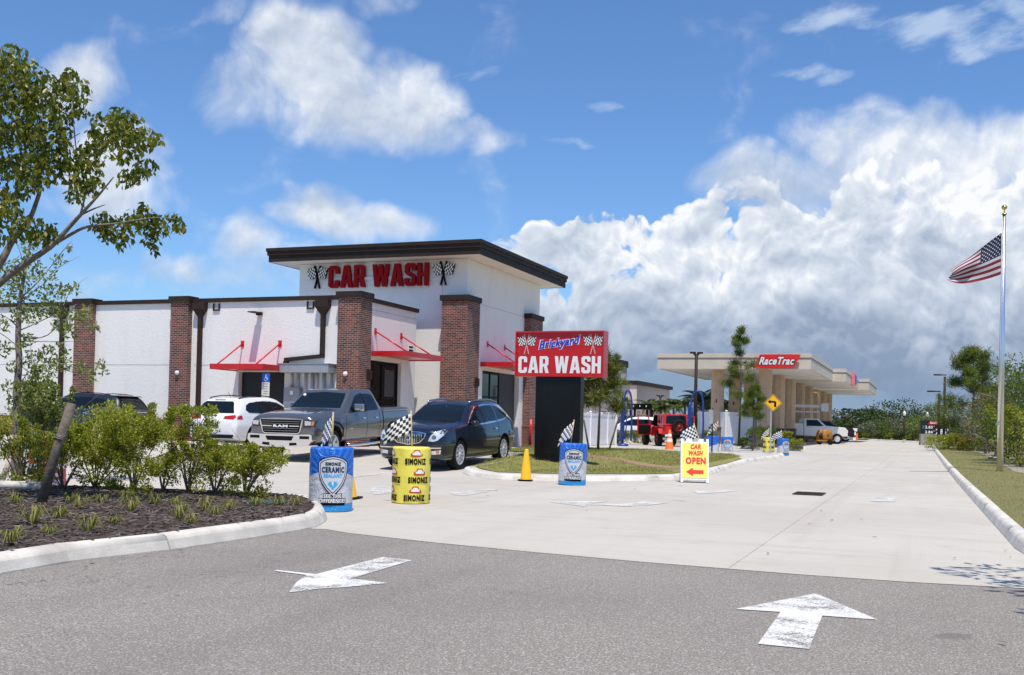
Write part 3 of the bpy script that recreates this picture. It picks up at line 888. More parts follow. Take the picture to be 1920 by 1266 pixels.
# tower sign letters
LW, W_ = glyph_mesh('CAR WASH', .07)
S_ = .92
sx = 4.62 / (W_ * S_)
for i, (vs, fs) in enumerate(LW):
    M = wall_frame(-1.71, TY0 - .14, 6.88, (0, -1, 0)) @ Matrix.Diagonal((S_ * sx, S_, 1, 1))
    mb = MB(); put(mb, (vs, fs), M); mb.build('sign_letter', DKRED, bld)
LW, W_ = glyph_mesh('CAR WASH', .012)
for x in (-4.62, 1.22):
    flag_emblem(bld, wall_frame(x, TY0 - .02, 6.9, (0, -1, 0)), .92, .1)
part('letter_raceway', lambda m: m.box(-3.9, .5, TY0 - .07, TY0 - .001, 6.72, 6.86), WHITE)


# awnings: (origin, length along wall, outward dir)
def awning(axis, w0, w1, wall, zt, proj, strut_pos, zplate):
    """axis 'x': on the front wall, outward -y. axis 'y': on side walls, outward +x"""
    def bx(m, a0, a1, o0, o1, z0, z1):
        if axis == 'x': m.box(a0, a1, wall - o1, wall - o0, z0, z1)
        else: m.box(wall + o0, wall + o1, a0, a1, z0, z1)
    th = .19
    def slab(m):
        bx(m, w0 + .03, w1 - .03, 0, proj - .03, zt - th + .03, zt - .05)
        bx(m, w0, w1, proj - .03, proj, zt - th, zt); bx(m, w0, w0 + .03, 0, proj - .03, zt - th, zt); bx(m, w1 - .03, w1, 0, proj - .03, zt - th, zt)
    a = part('awning', slab, RED)
    for p in strut_pos:
        pl = part('wall_plate', lambda m: bx(m, p - .07, p + .07, 0, .025, zplate - .12, zplate + .12), RED, a)
        if axis == 'x': q = [(p, wall - .03, zplate), (p, wall - proj + .12, zt - .03)]
        else: q = [(wall + .03, p, zplate), (wall + proj - .12, p, zt - .03)]
        part('strut', lambda m: m.tube(q, .028, 8), RED, a)
    return a


AZ1 = 2.82
awning('x', -4.35, -2.12, .25, AZ1, 1.62, (-4.14, -2.52), 3.64)
awning('y', 1.3, 4.3, .65, 3.45, 1.45, (1.55, 3.58), 4.17)
awning('y', 7.6, 11.2, TX1, 3.44, 1.45, (8.32, 10.24), 4.22)

# doors
d1 = part('steel_door', lambda m: m.box(-4.27, -2.31, .46, .52, 0, 2.61), mat('black door', (.008, .008, .01), .5), bld)
part('door_split', lambda m: m.box(-3.3, -3.28, .452, .459, .05, 2.55), BLACK, d1)
fr = part('glazed_door', lambda m: (m.box(.46, .52, 1.13, 3.65, 3.0, 3.12), m.box(.46, .52, 1.13, 1.22, 0, 3.), m.box(.46, .52, 3.56, 3.65, 0, 3.), m.box(.46, .52, 2.35, 2.45, 0, 3.), m.box(.46, .52, 1.22, 2.35, 1.6, 1.7), m.box(.46, .52, 2.45, 3.56, 1.6, 1.7)), BLACK)
part('glass_pane', lambda m: m.box(.48, .49, 1.2, 3.6, .02, 3.02), DKGLASS, fr)
part('door_panel', lambda m: [m.box(.491, .51, 2.62, 3.35, z0, z1) for z0, z1 in ((1.85, 2.85), (.5, 1.5))], mat('grey door panel', (.06, .058, .06), .5), fr)
part('room_floor', lambda m: m.box(-.6, .34, .9, 4.5, -.05, .02), GREY)
wf = part('tower_window', lambda m: (m.box(2.04, 2.1, 7.85, 10.1, 3.0, 3.11), m.box(2.04, 2.1, 7.85, 7.93, 1.15, 3.), m.box(2.04, 2.1, 9.0, 9.07, 1.15, 3.), m.box(2.04, 2.1, 10.02, 10.1, 1.15, 3.), m.box(2.04, 2.1, 7.93, 9., 2.0, 2.06), m.box(2.04, 2.1, 9.07, 10.02, 2.0, 2.06)), BLACK)
part('glass_pane', lambda m: m.box(2.06, 2.07, 7.9, 10.05, 1.2, 3.05), mat('reflective glass', (.05, .06, .05), .03, .6), wf)
part('tunnel_door', lambda m: (m.box(1.92, 2.04, 10.1, 12.05, -.05, 3.11), m.box(1.92, 2.04, 7.87, 10.1, -.05, 1.15)), mat('charcoal panel', (.022, .021, .022), .5))
part('fire_pipe', lambda m: m.tube([(2.78, 12.3, -.02), (2.78, 12.3, 1.15)], .07, 10), RED)
# lights, conductor heads, downpipes, scuppers
for hx, zb in ((-6.0, 0.), (-12.64, 0.), (-.7, 3.24)):
    h = part('rain_head', lambda m: (m.box(hx - .27, hx + .27, .02, .245, 4.94, 5.19), m.add([(hx - .27, .02, 4.94), (hx + .27, .02, 4.94), (hx + .27, .245, 4.94), (hx - .27, .245, 4.94), (hx - .07, .1, 4.66), (hx + .07, .1, 4.66), (hx + .07, .245, 4.66), (hx - .07, .245, 4.66)], [(0, 1, 5, 4), (1, 2, 6, 5), (2, 3, 7, 6), (3, 0, 4, 7)])), BRONZE)
    if zb == 0: part('downpipe', lambda m: m.box(hx - .07, hx + .07, .1, .24, .0, 4.68), BRONZE, h)
    else:
        part('downpipe', lambda m: (m.box(hx - .07, hx + .07, .1, .24, 3.2, 4.68),
            m.add([(hx + .07, y, z) for y in (.1, .24) for z in (3.26, 3.13)] + [(-2.25, y, z) for y in (.1, .24) for z in (3.12, 2.99)], [(0, 1, 5, 4), (2, 6, 7, 3), (0, 4, 6, 2), (1, 3, 7, 5), (0, 2, 3, 1), (4, 5, 7, 6)]), m.box(-2.28, -2.12, .1, .24, 2.85, 3.0)), BRONZE, h)
for hx in (-5.33, -13.22, -1.27):
    s = part('roof_scupper', lambda m: (m.box(hx - .15, hx + .15, .2, .25, 4.88, 4.93), m.box(hx - .15, hx - .1, .2, .25, 4.93, 5.15), m.box(hx + .1, hx + .15, .2, .25, 4.93, 5.15)), BRONZE)
    part('scupper_lining', lambda m: m.box(hx - .1, hx + .1, .245, .2495, 4.93, 5.15), LGREY, s)
part('wall_light', lambda m: (m.box(-3.55, -3.25, -.35, .1, 4.74, 4.78), m.box(-3.5, -3.3, .1, .25, 4.68, 4.8)), BRONZE)
for x, y, f_ in ((-6.83, -.02, (0, -1, 0)), (.38, -.02, (0, -1, 0))):
    part('round_lamp', lambda m: m.lathe([(0, .09), (.05, .085), (.08, .05), (.085, 0)], 16, wall_frame(x, y, 2.55, f_)), PAINTW)
for x, y in ((.9, .62), (2.54, 6.45)):
    part('wall_sconce', lambda m: (m.box(x, x + .1, y - .09, y + .09, 2.35, 2.75), m.box(x + .1, x + .16, y - .05, y + .05, 2.4, 2.7)), BRONZE)
# electrical gear
part('meter_hood', lambda m: (m.box(-2.2, -.12, -.35, .24, 2.58, 2.88), m.box(-2.22, -.1, -.37, .24, 2.88, 2.9)), mat('grey hood', (.33, .35, .37), .5, .2, .06, 3))
for i, (x, r) in enumerate(((-1.93, .045), (-1.68, .055), (-1.36, .05), (-1.08, .06), (-.90, .05), (-.62, .06), (-.3, .045))):
    part('conduit', lambda m: m.tube([(x, .17, 2.6), (x, .17, (2.0, .9, 1.2, .6)[i % 4])], r, 10), LGREY)
for x0, x1, z0, z1 in ((-2.15, -1.5, .7, 2.05), (-.62, -.06, .9, 2.05), (-1.42, -.7, .3, 1.45)):
    c_ = part('meter_box', lambda m: m.box(x0, x1, .0, .2, z0, z1), GREY)
    part('box_label', lambda m: m.box((x0 + x1) / 2 - .06, (x0 + x1) / 2 + .06, -.006, -.001, z1 - .25, z1 - .12), PAINTW, c_)
part('vent_pipe', lambda m: m.tube([(-1.95, 4.0, 5.0), (-1.95, 4.0, 5.95)], .03, 8), GALV)
ss_ = part('striped_sign', lambda m: m.box(.66, .68, 4.2, 4.55, 3.5, 3.86), CKW)
part('black_stripes', lambda m: [m.box(.681, .684, 4.2, 4.55, z, z + .07) for z in (3.52, 3.65, 3.78)], BLACK, ss_)
# ------------------------------------------------------------------ pylon sign
sp_ = G(1044, 876.5)
py = empty('pylon_sign', sp_, -YAW, 'red car wash pylon sign on a broad black post in the grass island', 'sign')


def ppart(name, fn, m, parent=py):
    mb = MB(); fn(mb); return mb.build(name, m, parent)


ppo = ppart('post', lambda m: m.box(-.66, .63, -.0, .3, -.05, 2.47), mat('black post paint', (.005, .005, .006), .3, spec=.3))
ppart('access_panel', lambda m: m.box(-.45, .42, -.006, -.001, .35, 2.2), mat('black panel', (.004, .004, .005), .22, spec=.35), ppo)
ppart('post_foot', lambda m: m.box(-.70, .67, -.04, .34, -.1, .05), KERBM)
z0, z1 = 2.46, 3.70
cb = ppart('sign_cabinet', lambda m: (m.box(-1.27, 1.27, .0, .34, z0, z1), m.box(-1.27, 1.27, -.06, -.0005, z0, z0 + .045), m.box(-1.27, 1.27, -.06, -.0005, z1 - .045, z1),
      m.box(-1.27, -1.235, -.06, -.0005, z0 + .045, z1 - .045), m.box(1.235, 1.27, -.06, -.0005, z0 + .045, z1 - .045)), RED)
SIGNRED = mat('sign face red', (.52, .008, .012), .3, 0, .03, 2)
ppart('sign_face', lambda m: m.box(-1.234, 1.234, -.006, -.001, z0 + .046, z1 - .046), SIGNRED, cb)
LT, W_ = glyph_mesh('CAR WASH', .004)
M = wall_frame(0, -.012, z1 - .915, (0, -1, 0)) @ Matrix.Diagonal((2.36 / (W_), .46, 1, 1))
for vf in LT:
    mb = MB(); put(mb, vf, M); mb.build('sign_letter', PAINTW, cb)
for x in (-.95, .95):
    flag_emblem(cb, wall_frame(x, -.008, z1 - .36, (0, -1, 0)), .52, .006, pole_mat=mat('pinkish flag stick', (.6, .4, .4), .5))
R6 = Matrix.Rotation(math.radians(7), 4, 'Z')
for bold, off, m_ in ((.07, .010, PAINTW), (.022, .02, mat('blue script', (.01, .03, .5), .4))):
    vf = text_mesh('Brickyard', 1, bold, .38, 1., 0)
    vf = fit(vf, 1.20 if bold < .05 else 1.25, .30 if bold < .05 else .335)
    M = wall_frame(-.0, -off, z1 - .34, (0, -1, 0)) @ R6
    mb = MB(); put(mb, vf, M); mb.build('script_lettering', m_, cb)


# ------------------------------------------------------------------ wrapped barrels
def wrap(vf, r, step=.03):
    """bend flat shapes (x,y metres) round a vertical cylinder; x=0 faces local -y"""
    bm = bmesh.new()
    vs = [bm.verts.new((p[0], p[1], 0)) for p in vf[0]]
    for f in vf[1]:
        try: bm.faces.new([vs[i] for i in f])
        except ValueError: pass
    xs = [p[0] for p in vf[0]]; x = min(xs) + step
    while x < max(xs):
        bmesh.ops.bisect_plane(bm, geom=bm.verts[:] + bm.edges[:] + bm.faces[:], plane_co=(x, 0, 0), plane_no=(1, 0, 0), dist=1e-6)
        x += step
    bm.verts.index_update()
    out = [(r * math.sin(v.co.x / r), -r * math.cos(v.co.x / r), v.co.y) for v in bm.verts]
    fs = [tuple(v.index for v in f.verts) for f in bm.faces]
    bm.free(); return out, fs


def shift(vf, dx, dy): return [(a + dx, b_ + dy, c) for a, b_, c in vf[0]], vf[1]


def poly(p): return [(a, b_, 0) for a, b_ in p], [tuple(range(len(p)))]


SHIELD = [(-.5, .33), (-.36, .42), (-.2, .47), (0, .5), (.2, .47), (.36, .42), (.5, .33), (.5, .1), (.46, -.1), (.36, -.32), (.2, -.52), (0, -.7), (-.2, -.52), (-.36, -.32), (-.46, -.1), (-.5, .1)]
def wrapmat():
    m = bpy.data.materials.new('blue and silver wrap'); m.use_nodes = True
    nt = m.node_tree; b = NB(nt); bs = nt.nodes['Principled BSDF']
    tc = b.n('ShaderNodeTexCoord').outputs['Object']; sp = b.n('ShaderNodeSeparateXYZ'); nt.links.new(tc, sp.inputs[0])
    ang = b.m('ARCTAN2', sp.outputs[0], b.m('MULTIPLY', sp.outputs[1], -1))
    z = sp.outputs[2]
    line = b.m('SUBTRACT', .60, b.m('MULTIPLY', b.m('ABSOLUTE', ang), .10))
    up = b.m('GREATER_THAN', z, line)
    fan = b.m('ARCTAN2', b.m('MULTIPLY', ang, .3), b.m('SUBTRACT', z, .45))
    rays = b.m('GREATER_THAN', b.m('SINE', b.m('MULTIPLY', fan, 26)), .25)
    blue = b.mix(b.m('MULTIPLY', rays, .45), (.012, .13, .62), (.05, .3, .85))
    v = b.n('ShaderNodeTexChecker'); v.inputs['Scale'].default_value = 26
    rot = b.n('ShaderNodeMapping'); rot.inputs['Rotation'].default_value = (0, .6, .3); nt.links.new(tc, rot.inputs[0]); nt.links.new(rot.outputs[0], v.inputs['Vector'])
    silver = b.mix(b.noise(tc, 4, 4, .6), (.52, .53, .58), (.74, .75, .8))
    silver = b.mix(b.m('MULTIPLY', v.outputs['Fac'], .12), silver, (.45, .46, .5))
    low = b.m('LESS_THAN', z, b.m('MULTIPLY_ADD', b.m('SINE', b.m('MULTIPLY', ang, 1.3)), .02, .095))
    c = b.mix(up, silver, blue); c = b.mix(low, c, (.03, .32, .75))
    nt.links.new(c, bs.inputs['Base Color']); bs.inputs['Roughness'].default_value = .3; bs.inputs['Metallic'].default_value = .15
    bp = b.n('ShaderNodeBump'); bp.inputs['Strength'].default_value = .9; bp.inputs['Distance'].default_value = .04
    nt.links.new(b.noise(tc, 7, 5, .65, 1.5), bp.inputs['Height']); nt.links.new(bp.outputs[0], bs.inputs['Normal'])
    return m


WRAP = wrapmat()
SILVER = mat('silver print', (.68, .69, .72), .3, .3); NAVY = mat('navy print', (.01, .03, .09), .4); SKYB = mat('light blue print', (.06, .38, .75), .4)


def drum(m, r, h, wob, seed):
    rr = random.Random(seed); n = 48
    prof = [(0, h + .004), (r * .55, h + .002), (r * .93, h), (r * .99, h - .012), (r, h - .04), (r * 1.0, h * .66), (r * .995, h * .33), (r, .04), (r * .99, .0)]
    b = len(m.v)
    ph = [rr.uniform(0, 6.28) for _ in range(6)]
    for i, (q, z) in enumerate(prof):
        for k in range(n):
            a = 2 * math.pi * k / n
            d = wob * (math.sin(3 * a + ph[0] + i * .5) + .7 * math.sin(7 * a + ph[1] - i * .9) + .5 * math.sin(13 * a + ph[2] + i * 1.3)) if q > .1 else 0
            m.v.append(((q + d) * math.cos(a), (q + d) * math.sin(a), z + (wob * .8 * math.sin(5 * a + ph[3]) if 0 < i < 4 else 0)))
    m.cs = True
    for i in range(len(prof) - 1):
        for k in range(n): m.face((b + i * n + k, b + (i + 1) * n + k, b + (i + 1) * n + (k + 1) % n, b + i * n + (k + 1) % n))


def barrel(px, pyy, kind, label, face=0., sc=1., r=.3, h=.87, loc=None, tilt=0.):
    p = loc if loc is not None else G(px, pyy)
    p = Vector((p[0], p[1], p[2] + .013))
    ang = math.atan2(p.x, p.y)             # viewer direction
    o = empty('wrapped_barrel', p, -ang + face, label, 'barrel', 'wrapped advertising barrels')
    o.scale = (sc, sc, sc); o.rotation_euler[1] = tilt
    mb = MB(); drum(mb, r, h, .0035, int(px))
    if kind == 'blue':
        mb.build('wrap_cover', WRAP, o)
        def pr(vf, m_, lift, nm='print'):
            mb = MB(); mb.add(*wrap(vf, r + lift)); mb.build(nm, m_, o)
        cz = .53
        def sh(w, hh): return poly([(a * w + .02, b_ * hh + cz) for a, b_ in SHIELD])
        pr(sh(.43, .47), BLACK, .008, 'shield_border'); pr(sh(.405, .44), SILVER, .011, 'shield_rim'); pr(sh(.37, .405), BLACK, .0135, 'shield_line'); pr(sh(.352, .385), mat('pale shield', (.6, .62, .66), .35), .016, 'shield_face')
        for s_, w, hh, y, m_ in (('SIMONIZ', .22, .048, .655, BLACK), ('CERAMIC', .32, .082, .575, NAVY), ('SEALANT', .26, .05, .495, SKYB)):
            pr(shift(fit(text_mesh(s_, 1, .06), w, hh), .02, y), m_, .019, 'lettering')
        pr(poly([(-.05 + .02, .41), (.05 + .02, .41), (.07 + .02, .38), (.02, .30), (-.05, .38)]), SKYB, .019, 'diamond'); pr(poly([(.0, .405), (.03, .405), (.025, .34)]), PAINTW, .021, 'diamond_glint')
        for s_, w, hh, y in (('SEE THE', .25, .05, .215), ('DIFFERENCE!', .37, .055, .15)):
            pr(shift(fit(text_mesh(s_, 1, .085), w + .02, hh + .02), .02, y), BLACK, .006, 'lettering_outline'); pr(shift(fit(text_mesh(s_, 1, .03), w, hh), .02, y), PAINTW, .009, 'lettering')
        pr(poly([(-.17, .085), (.2, .085), (.2, .118), (-.17, .118)]), BLACK, .006, 'black_band')
    elif kind in ('yellow', 'red'):
        mb.build('wrap_cover', YELLOW if kind == 'yellow' else mat('red vinyl', (.6, .03, .02), .5, 0, .1, 8), o)
        T_ = fit(text_mesh('SIMONIZ', 1, .06), .35, .098)
        for row, (z, off) in enumerate(((.645, .07), (.36, .125), (.085, .06))):
            for k in range(4):
                x = off + (k - 1.5) * .475 + .2375
                mm = MB(); mm.add(*wrap(shift(T_, x, z), r + .007)); mm.build('lettering', BLACK if kind == 'yellow' else PAINTW, o)
                car_ = [(-.09, 0), (-.085, .035), (-.055, .045), (-.04, .085), (.04, .085), (.055, .045), (.085, .035), (.09, 0), (.06, -.008), (-.06, -.008)]
                mm = MB(); mm.add(*wrap(poly([(a * 1.1 + x + .01, b_ * 1.1 + z + .085) for a, b_ in car_]), r + .006)); mo_ = mm.build('car_motif', mat('red print', (.5, .04, .02), .4), o)
                mm = MB(); mm.add(*wrap(poly([(a * .8 + x + .01, b_ * .7 + z + .103) for a, b_ in car_]), r + .009)); mm.build('motif_fill', PAINTW, mo_)
    return o


def cflag(base, top, w, h, swing, label, wave=1., face=None, sag=.25):
    """chequered flag: base/top = stick ends (world), cloth of size w x h hanging on the 'swing' side"""
    base, top = Vector(base), Vector(top)
    o = empty('checkered_flag', base, 0, label, 'flag', 'checkered flags on sticks')
    mb = MB(); mb.tube([(0, 0, 0), top - base], .011, 6); mb.build('flag_stick', WOOD, o)
    ax = (top - base).normalized(); side = Vector((swing[0], swing[1], 0)); sl_ = side.length; side.normalize()
    n2 = side.cross(ax).normalized(); mb = MB(); mb.cs = True
    nx, ny, sub = 8, 6, 2; NX, NY = nx * sub, ny * sub
    t0 = top - base - ax * .05
    for j in range(NY + 1):
        for i in range(NX + 1):
            a, c = i / NX, j / NY
            q = t0 - ax * (h * c) + side * (w * a * (1 - .12 * math.sin(c * 3 + a * 2))) + Vector((0, 0, -1)) * (w * sag * a * (1 + .5 * a)) + n2 * (math.sin(a * 7 * wave + c * 2.2) * .05 * w * (.3 + a))
            mb.v.append(tuple(q))
    for j in range(NY):
        for i in range(NX):
            mb.cm = (i // sub + j // sub) % 2
            k = j * (NX + 1) + i
            mb.face((k, k + 1, k + NX + 2, k + NX + 1))
    c_ = mb.build('flag_cloth', [CKW, CKB], o)
    so_ = c_.modifiers.new('thickness', 'SOLIDIFY'); so_.thickness = .003
    return o


def flag_in(bar, h, w, hh, lean, swing, label, sag=.3, wave=1.):
    b = Vector(bar.location) + Vector((lean[2] if len(lean) > 2 else 0, 0, .87 * bar.scale[0]))
    return cflag(b, b + Vector((lean[0], lean[1], h)), w, hh, swing, label, wave, sag=sag)


b1 = barrel(620, 958, 'blue', 'blue and silver wrapped barrel in front of the silver pickup, beside the mulch bed', r=.302, h=.88)
flag_in(b1, .50, .15, .30, (-.0, .0, 0), (-1, .15), 'checkered flag on a stick in the blue barrel nearest the planting bed', .75, 1.)
b2 = barrel(770, 943.5, 'yellow', 'yellow wrapped barrel with car motifs in front of the dark blue suv', r=.295, h=.865, face=.0)
flag_in(b2, .56, .40, .30, (-.03, .0, -.0), (-1, .1), 'checkered flag on a stick in the yellow barrel before the dark blue suv', .34, .8)
b3 = barrel(1072, 909.5, 'blue', 'blue and silver wrapped barrel beside the black sign post, slightly leaning', r=.292, h=.87, tilt=.03)
flag_in(b3, .50, .26, .34, (.06, .0, -.04), (-1, .1), 'checkered flag on a stick in the barrel by the black sign post', .5, .7)
p4 = G(1345, 852)
b4 = barrel(1336, 852, 'blue', 'left of the two joined blue barrels by the pole in front of the white fence', face=1.9, sc=.83)
b5 = barrel(1363, 852.5, 'blue', 'right of the two joined blue barrels before the white fence, its shield in view', face=.0, sc=.83)
flag_in(b4, .62, .34, .34, (.1, .0, .1), (-1, .1), 'small checkered flag in the pair of blue barrels by the white fence', .5)
b6 = barrel(1441, 852, 'yellow', 'yellow wrapped barrel behind the yellow turn sign post', face=.2, sc=.86)
b7 = barrel(1468, 854.5, 'blue', 'blue wrapped barrel just right of the turn sign post', face=.5, sc=.86)
flag_in(b6, .45, .3, .28, (.0, .0, .0), (-1, .1), 'checkered flag behind the turn sign post above the yellow barrel', .5)
flag_in(b7, .40, .45, .3, (-.1, .0, .0), (-1, .1), 'checkered flag leaning from the blue barrel right of the turn sign', .3)
b8 = barrel(88, 905, 'red', 'orange red wrapped barrel half hidden behind the shrubs at the left', face=.3, loc=G(88, 914), h=.8)
flag_in(b8, .9, .4, .34, (-.18, .0, -.0), (-1, .1), 'checkered flag on a stick seen through the shrubs at the left', .3)


# cones
def cone(px, pyy, m_, label, h=.72, r=.19, stripes=False, black=True):
    p = G(px, pyy); p.z += .013
    o = empty('traffic_cone', p, -.3, label, 'traffic cone', 'traffic cones')
    mb = MB(); mb.lathe([(r * .85, .03), (r * .8, .05), (.045, h - .03), (.03, h), (0, h)], 24); mb.build('cone_body', m_, o)
    mb = MB(); mb.box(-r, r, -r, r, 0, .03); bevel(mb.build('cone_foot', BLACK if black else m_, o), .012)
    if stripes:
        for a, c in ((.45, .6), (.7, .82)):
            def rr(t): return (r * .8) * (1 - (t * h - .05) / (h - .08)) + .045 * (t * h - .05) / (h - .08) + .003
            mb = MB(); mb.lathe([(rr(a), a * h), (rr(c), c * h)], 24); mb.build('reflective_band', PAINTW, o)
    return o


cone(986, 902.5, CONEY, 'yellow cone on a black foot beside the kerb left of the black sign post', .70, .155)
cone(650, 936, CONEY, 'yellow cone mostly hidden behind the nearest blue barrel', .70, .2)
cone(1255, 848, ORANGE, 'orange cone with white bands behind the red jeep', .92, .24, True, False)

# ------------------------------------------------------------------ A-frame sign
pa = G(1301, 905); pa.z += .013
af = empty('a_frame_sign', pa, -.10, 'yellow and white folding sign reading car wash open with a red arrow', 'sign')
YS = mat('yellow sign face', (.88, .74, .16), .5, 0, .02, 3); REDP = mat('red sign print', (.72, .05, .03), .5)
AW, AH, AL = .64, 1.02, .22
for s_, lean in ((-1, AL), (1, -AL)):
    M = Matrix.Translation((0, s_ * AL, 0)) @ Matrix.Rotation(math.atan2(-s_ * AL, AH) * -1, 4, 'X')
    def fr_(m): (m.box(-AW / 2, -AW / 2 + .06, -.02, .02, 0, AH, M), m.box(AW / 2 - .06, AW / 2, -.02, .02, 0, AH, M), m.box(-AW / 2 + .06, AW / 2 - .06, -.02, .02, .06, .12, M), m.box(-AW / 2 + .06, AW / 2 - .06, -.02, .02, AH - .13, AH - .07, M),
                          m.box(-.2, -.06, -.02, .02, AH - .07, AH + .0, M), m.box(.08, .2, -.02, .02, AH - .07, AH, M), m.box(-AW / 2 + .06, AW / 2 - .06, -.008, .008, .12, AH - .13, M))
    mb = MB(); fr_(mb); pf = mb.build('folding_panel', VINYL, af)
    if s_ == -1:
        mb = MB(); mb.box(-AW / 2 + .03, AW / 2 - .03, -.028, -.0215, .1, AH - .1, M); mb.build('sign_face', YS, pf)
        N = M @ Matrix.Translation((0, -.0305, 0)) @ Matrix.Rotation(math.radians(90), 4, 'X')
        for s2, w, hh, y, it in (('CAR', .24, .12, .83, .2), ('WASH', .33, .12, .68, .2), ('OPEN', .46, .165, .50, 0)):
            mb = MB(); put(mb, shift(fit(text_mesh(s2, 1, .06, it), w, hh), .02, y), N); mb.build('lettering', REDP, pf)
        mb = MB(); put(mb, poly([(-.2, .24), (-.04, .34), (-.04, .285), (.2, .285), (.2, .195), (-.04, .195), (-.04, .14)]), N); mb.build('arrow', REDP, pf)
cflag(pa + Vector((.30, .25, .5)), pa + Vector((.02, .3, 1.36)), .36, .30, (-1, .05), 'large checkered flag leaning behind the yellow folding sign', .8, sag=.35)

# ------------------------------------------------------------------ turn sign, pole with blank sign back
pt_ = G(1444, 856.5)
ts = empty('turn_warning_sign', pt_, -.12, 'yellow diamond left turn warning sign on a grey post', 'sign')
k = pt_[1] / F
mb = MB(); mb.box(-.03, .03, -.02, .02, 0, 2.55); mb.build('sign_post', GALV, ts)
zc, hd = (856.5 - 755.5) * k, 16.3 * k
M = wall_frame(.08, -.035, zc, (0, -1, 0))
mb = MB(); mb.prism([(0, hd), (-hd, 0), (0, -hd), (hd, 0)], 0, .006, M); pl = mb.build('sign_plate', mat('amber sign sheet', (.9, .48, .01), .35), ts)
mb = MB()
for i in range(4):
    a = [(0, hd * .93), (-hd * .93, 0), (0, -hd * .93), (hd * .93, 0)]; c = [(0, hd * .88), (-hd * .88, 0), (0, -hd * .88), (hd * .88, 0)]
    j = (i + 1) % 4; put(mb, poly([a[i], a[j], c[j], c[i]]), M @ Matrix.Translation((0, 0, .008)))
mb.build('black_border', BLACK, pl)
mb = MB(); put(mb, poly([(q[0] * hd, q[1] * hd) for q in ((-.62, .12), (-.3, .38), (-.3, .22), (.2, .22), (.34, .1), (.34, -.48), (.1, -.48), (.1, .02), (-.3, .02), (-.3, -.12))]), M @ Matrix.Translation((0, 0, .009))); mb.build('turn_arrow', BLACK, pl)
pb = G(1334.5, 854)
sb_ = empty('regulatory_sign', pb, 0, 'dark post carrying the grey blank back of a sign next to the joined blue barrels', 'sign')
mb = MB(); mb.box(-.025, .025, -.02, .02, 0, (854 - 766) * pb[1] / F); mb.build('sign_post', BRONZE, sb_)
mb = MB(); mb.box(-.15, .02, -.028, -.0205, (854 - 795) * pb[1] / F, (854 - 768.5) * pb[1] / F); bevel(mb.build('sign_plate', GALV, sb_), .003)
# disabled parking sign on a post by the meters
ph_ = Vector((*xy(-2.15, -1.1), 0)); ph_.z = T(*ph_[:2])
hs = empty('parking_sign', ph_, -YAW, 'blue and white disabled parking sign on a post by the electric meters', 'sign')
mb = MB(); mb.box(-.03, .03, -.02, .02, 0, 2.45); mb.build('sign_post', GALV, hs)
mb = MB(); mb.box(-.16, .16, -.03, -.0205, 2.2, 2.5); bp_ = mb.build('blue_plate', mat('blue sign sheet', (.01, .1, .55), .4), hs)
mb = MB(); mb.box(-.16, .16, -.03, -.0205, 1.65, 2.19); wp_ = mb.build('white_plate', mat('off white sheet', (.7, .66, .58), .5), hs)
Mh = wall_frame(0, -.031, 2.35, (0, -1, 0))
mb = MB()
put(mb, poly([(-.02, .1), (.02, .1), (.02, .07), (-.02, .07)]), Mh); put(mb, poly([(-.015, .06), (.015, .06), (.015, 0), (.06, 0), (.08, -.07), (.06, -.075), (.04, -.02), (-.015, -.02)]), Mh)
ring_ = [(-.01 + .065 * math.cos(a), -.045 + .065 * math.sin(a)) for a in [math.radians(120 + 15 * i) for i in range(13)]]; r2_ = [(-.01 + .048 * math.cos(a), -.045 + .048 * math.sin(a)) for a in [math.radians(120 + 15 * i) for i in range(13)]]
for i in range(12): put(mb, poly([ring_[i], ring_[i + 1], r2_[i + 1], r2_[i]]), Mh)
mb.build('wheelchair_symbol', PAINTW, bp_)
mb = MB()
for i in range(5): mb.box(-.1 + .01 * (i % 2), .1 - .02 * (i % 3), -.0325, -.031, 2.12 - i * .085, 2.14 - i * .085)
mb.build('small_print', mat('dark print', (.08, .1, .12), .6), wp_)


# ------------------------------------------------------------------ vehicles
def paint(name, col, metal=.5, rough=.28):
    return mat(name, col, rough, metal, coat=1.)


GLASS = mat('tinted car glass', (.006, .011, .014), .04, 0, spec=.3)
TRIM = mat('black car trim', (.01, .01, .011), .6, spec=.2)
WELL = mat('wheel well', (.006, .006, .006), .9)


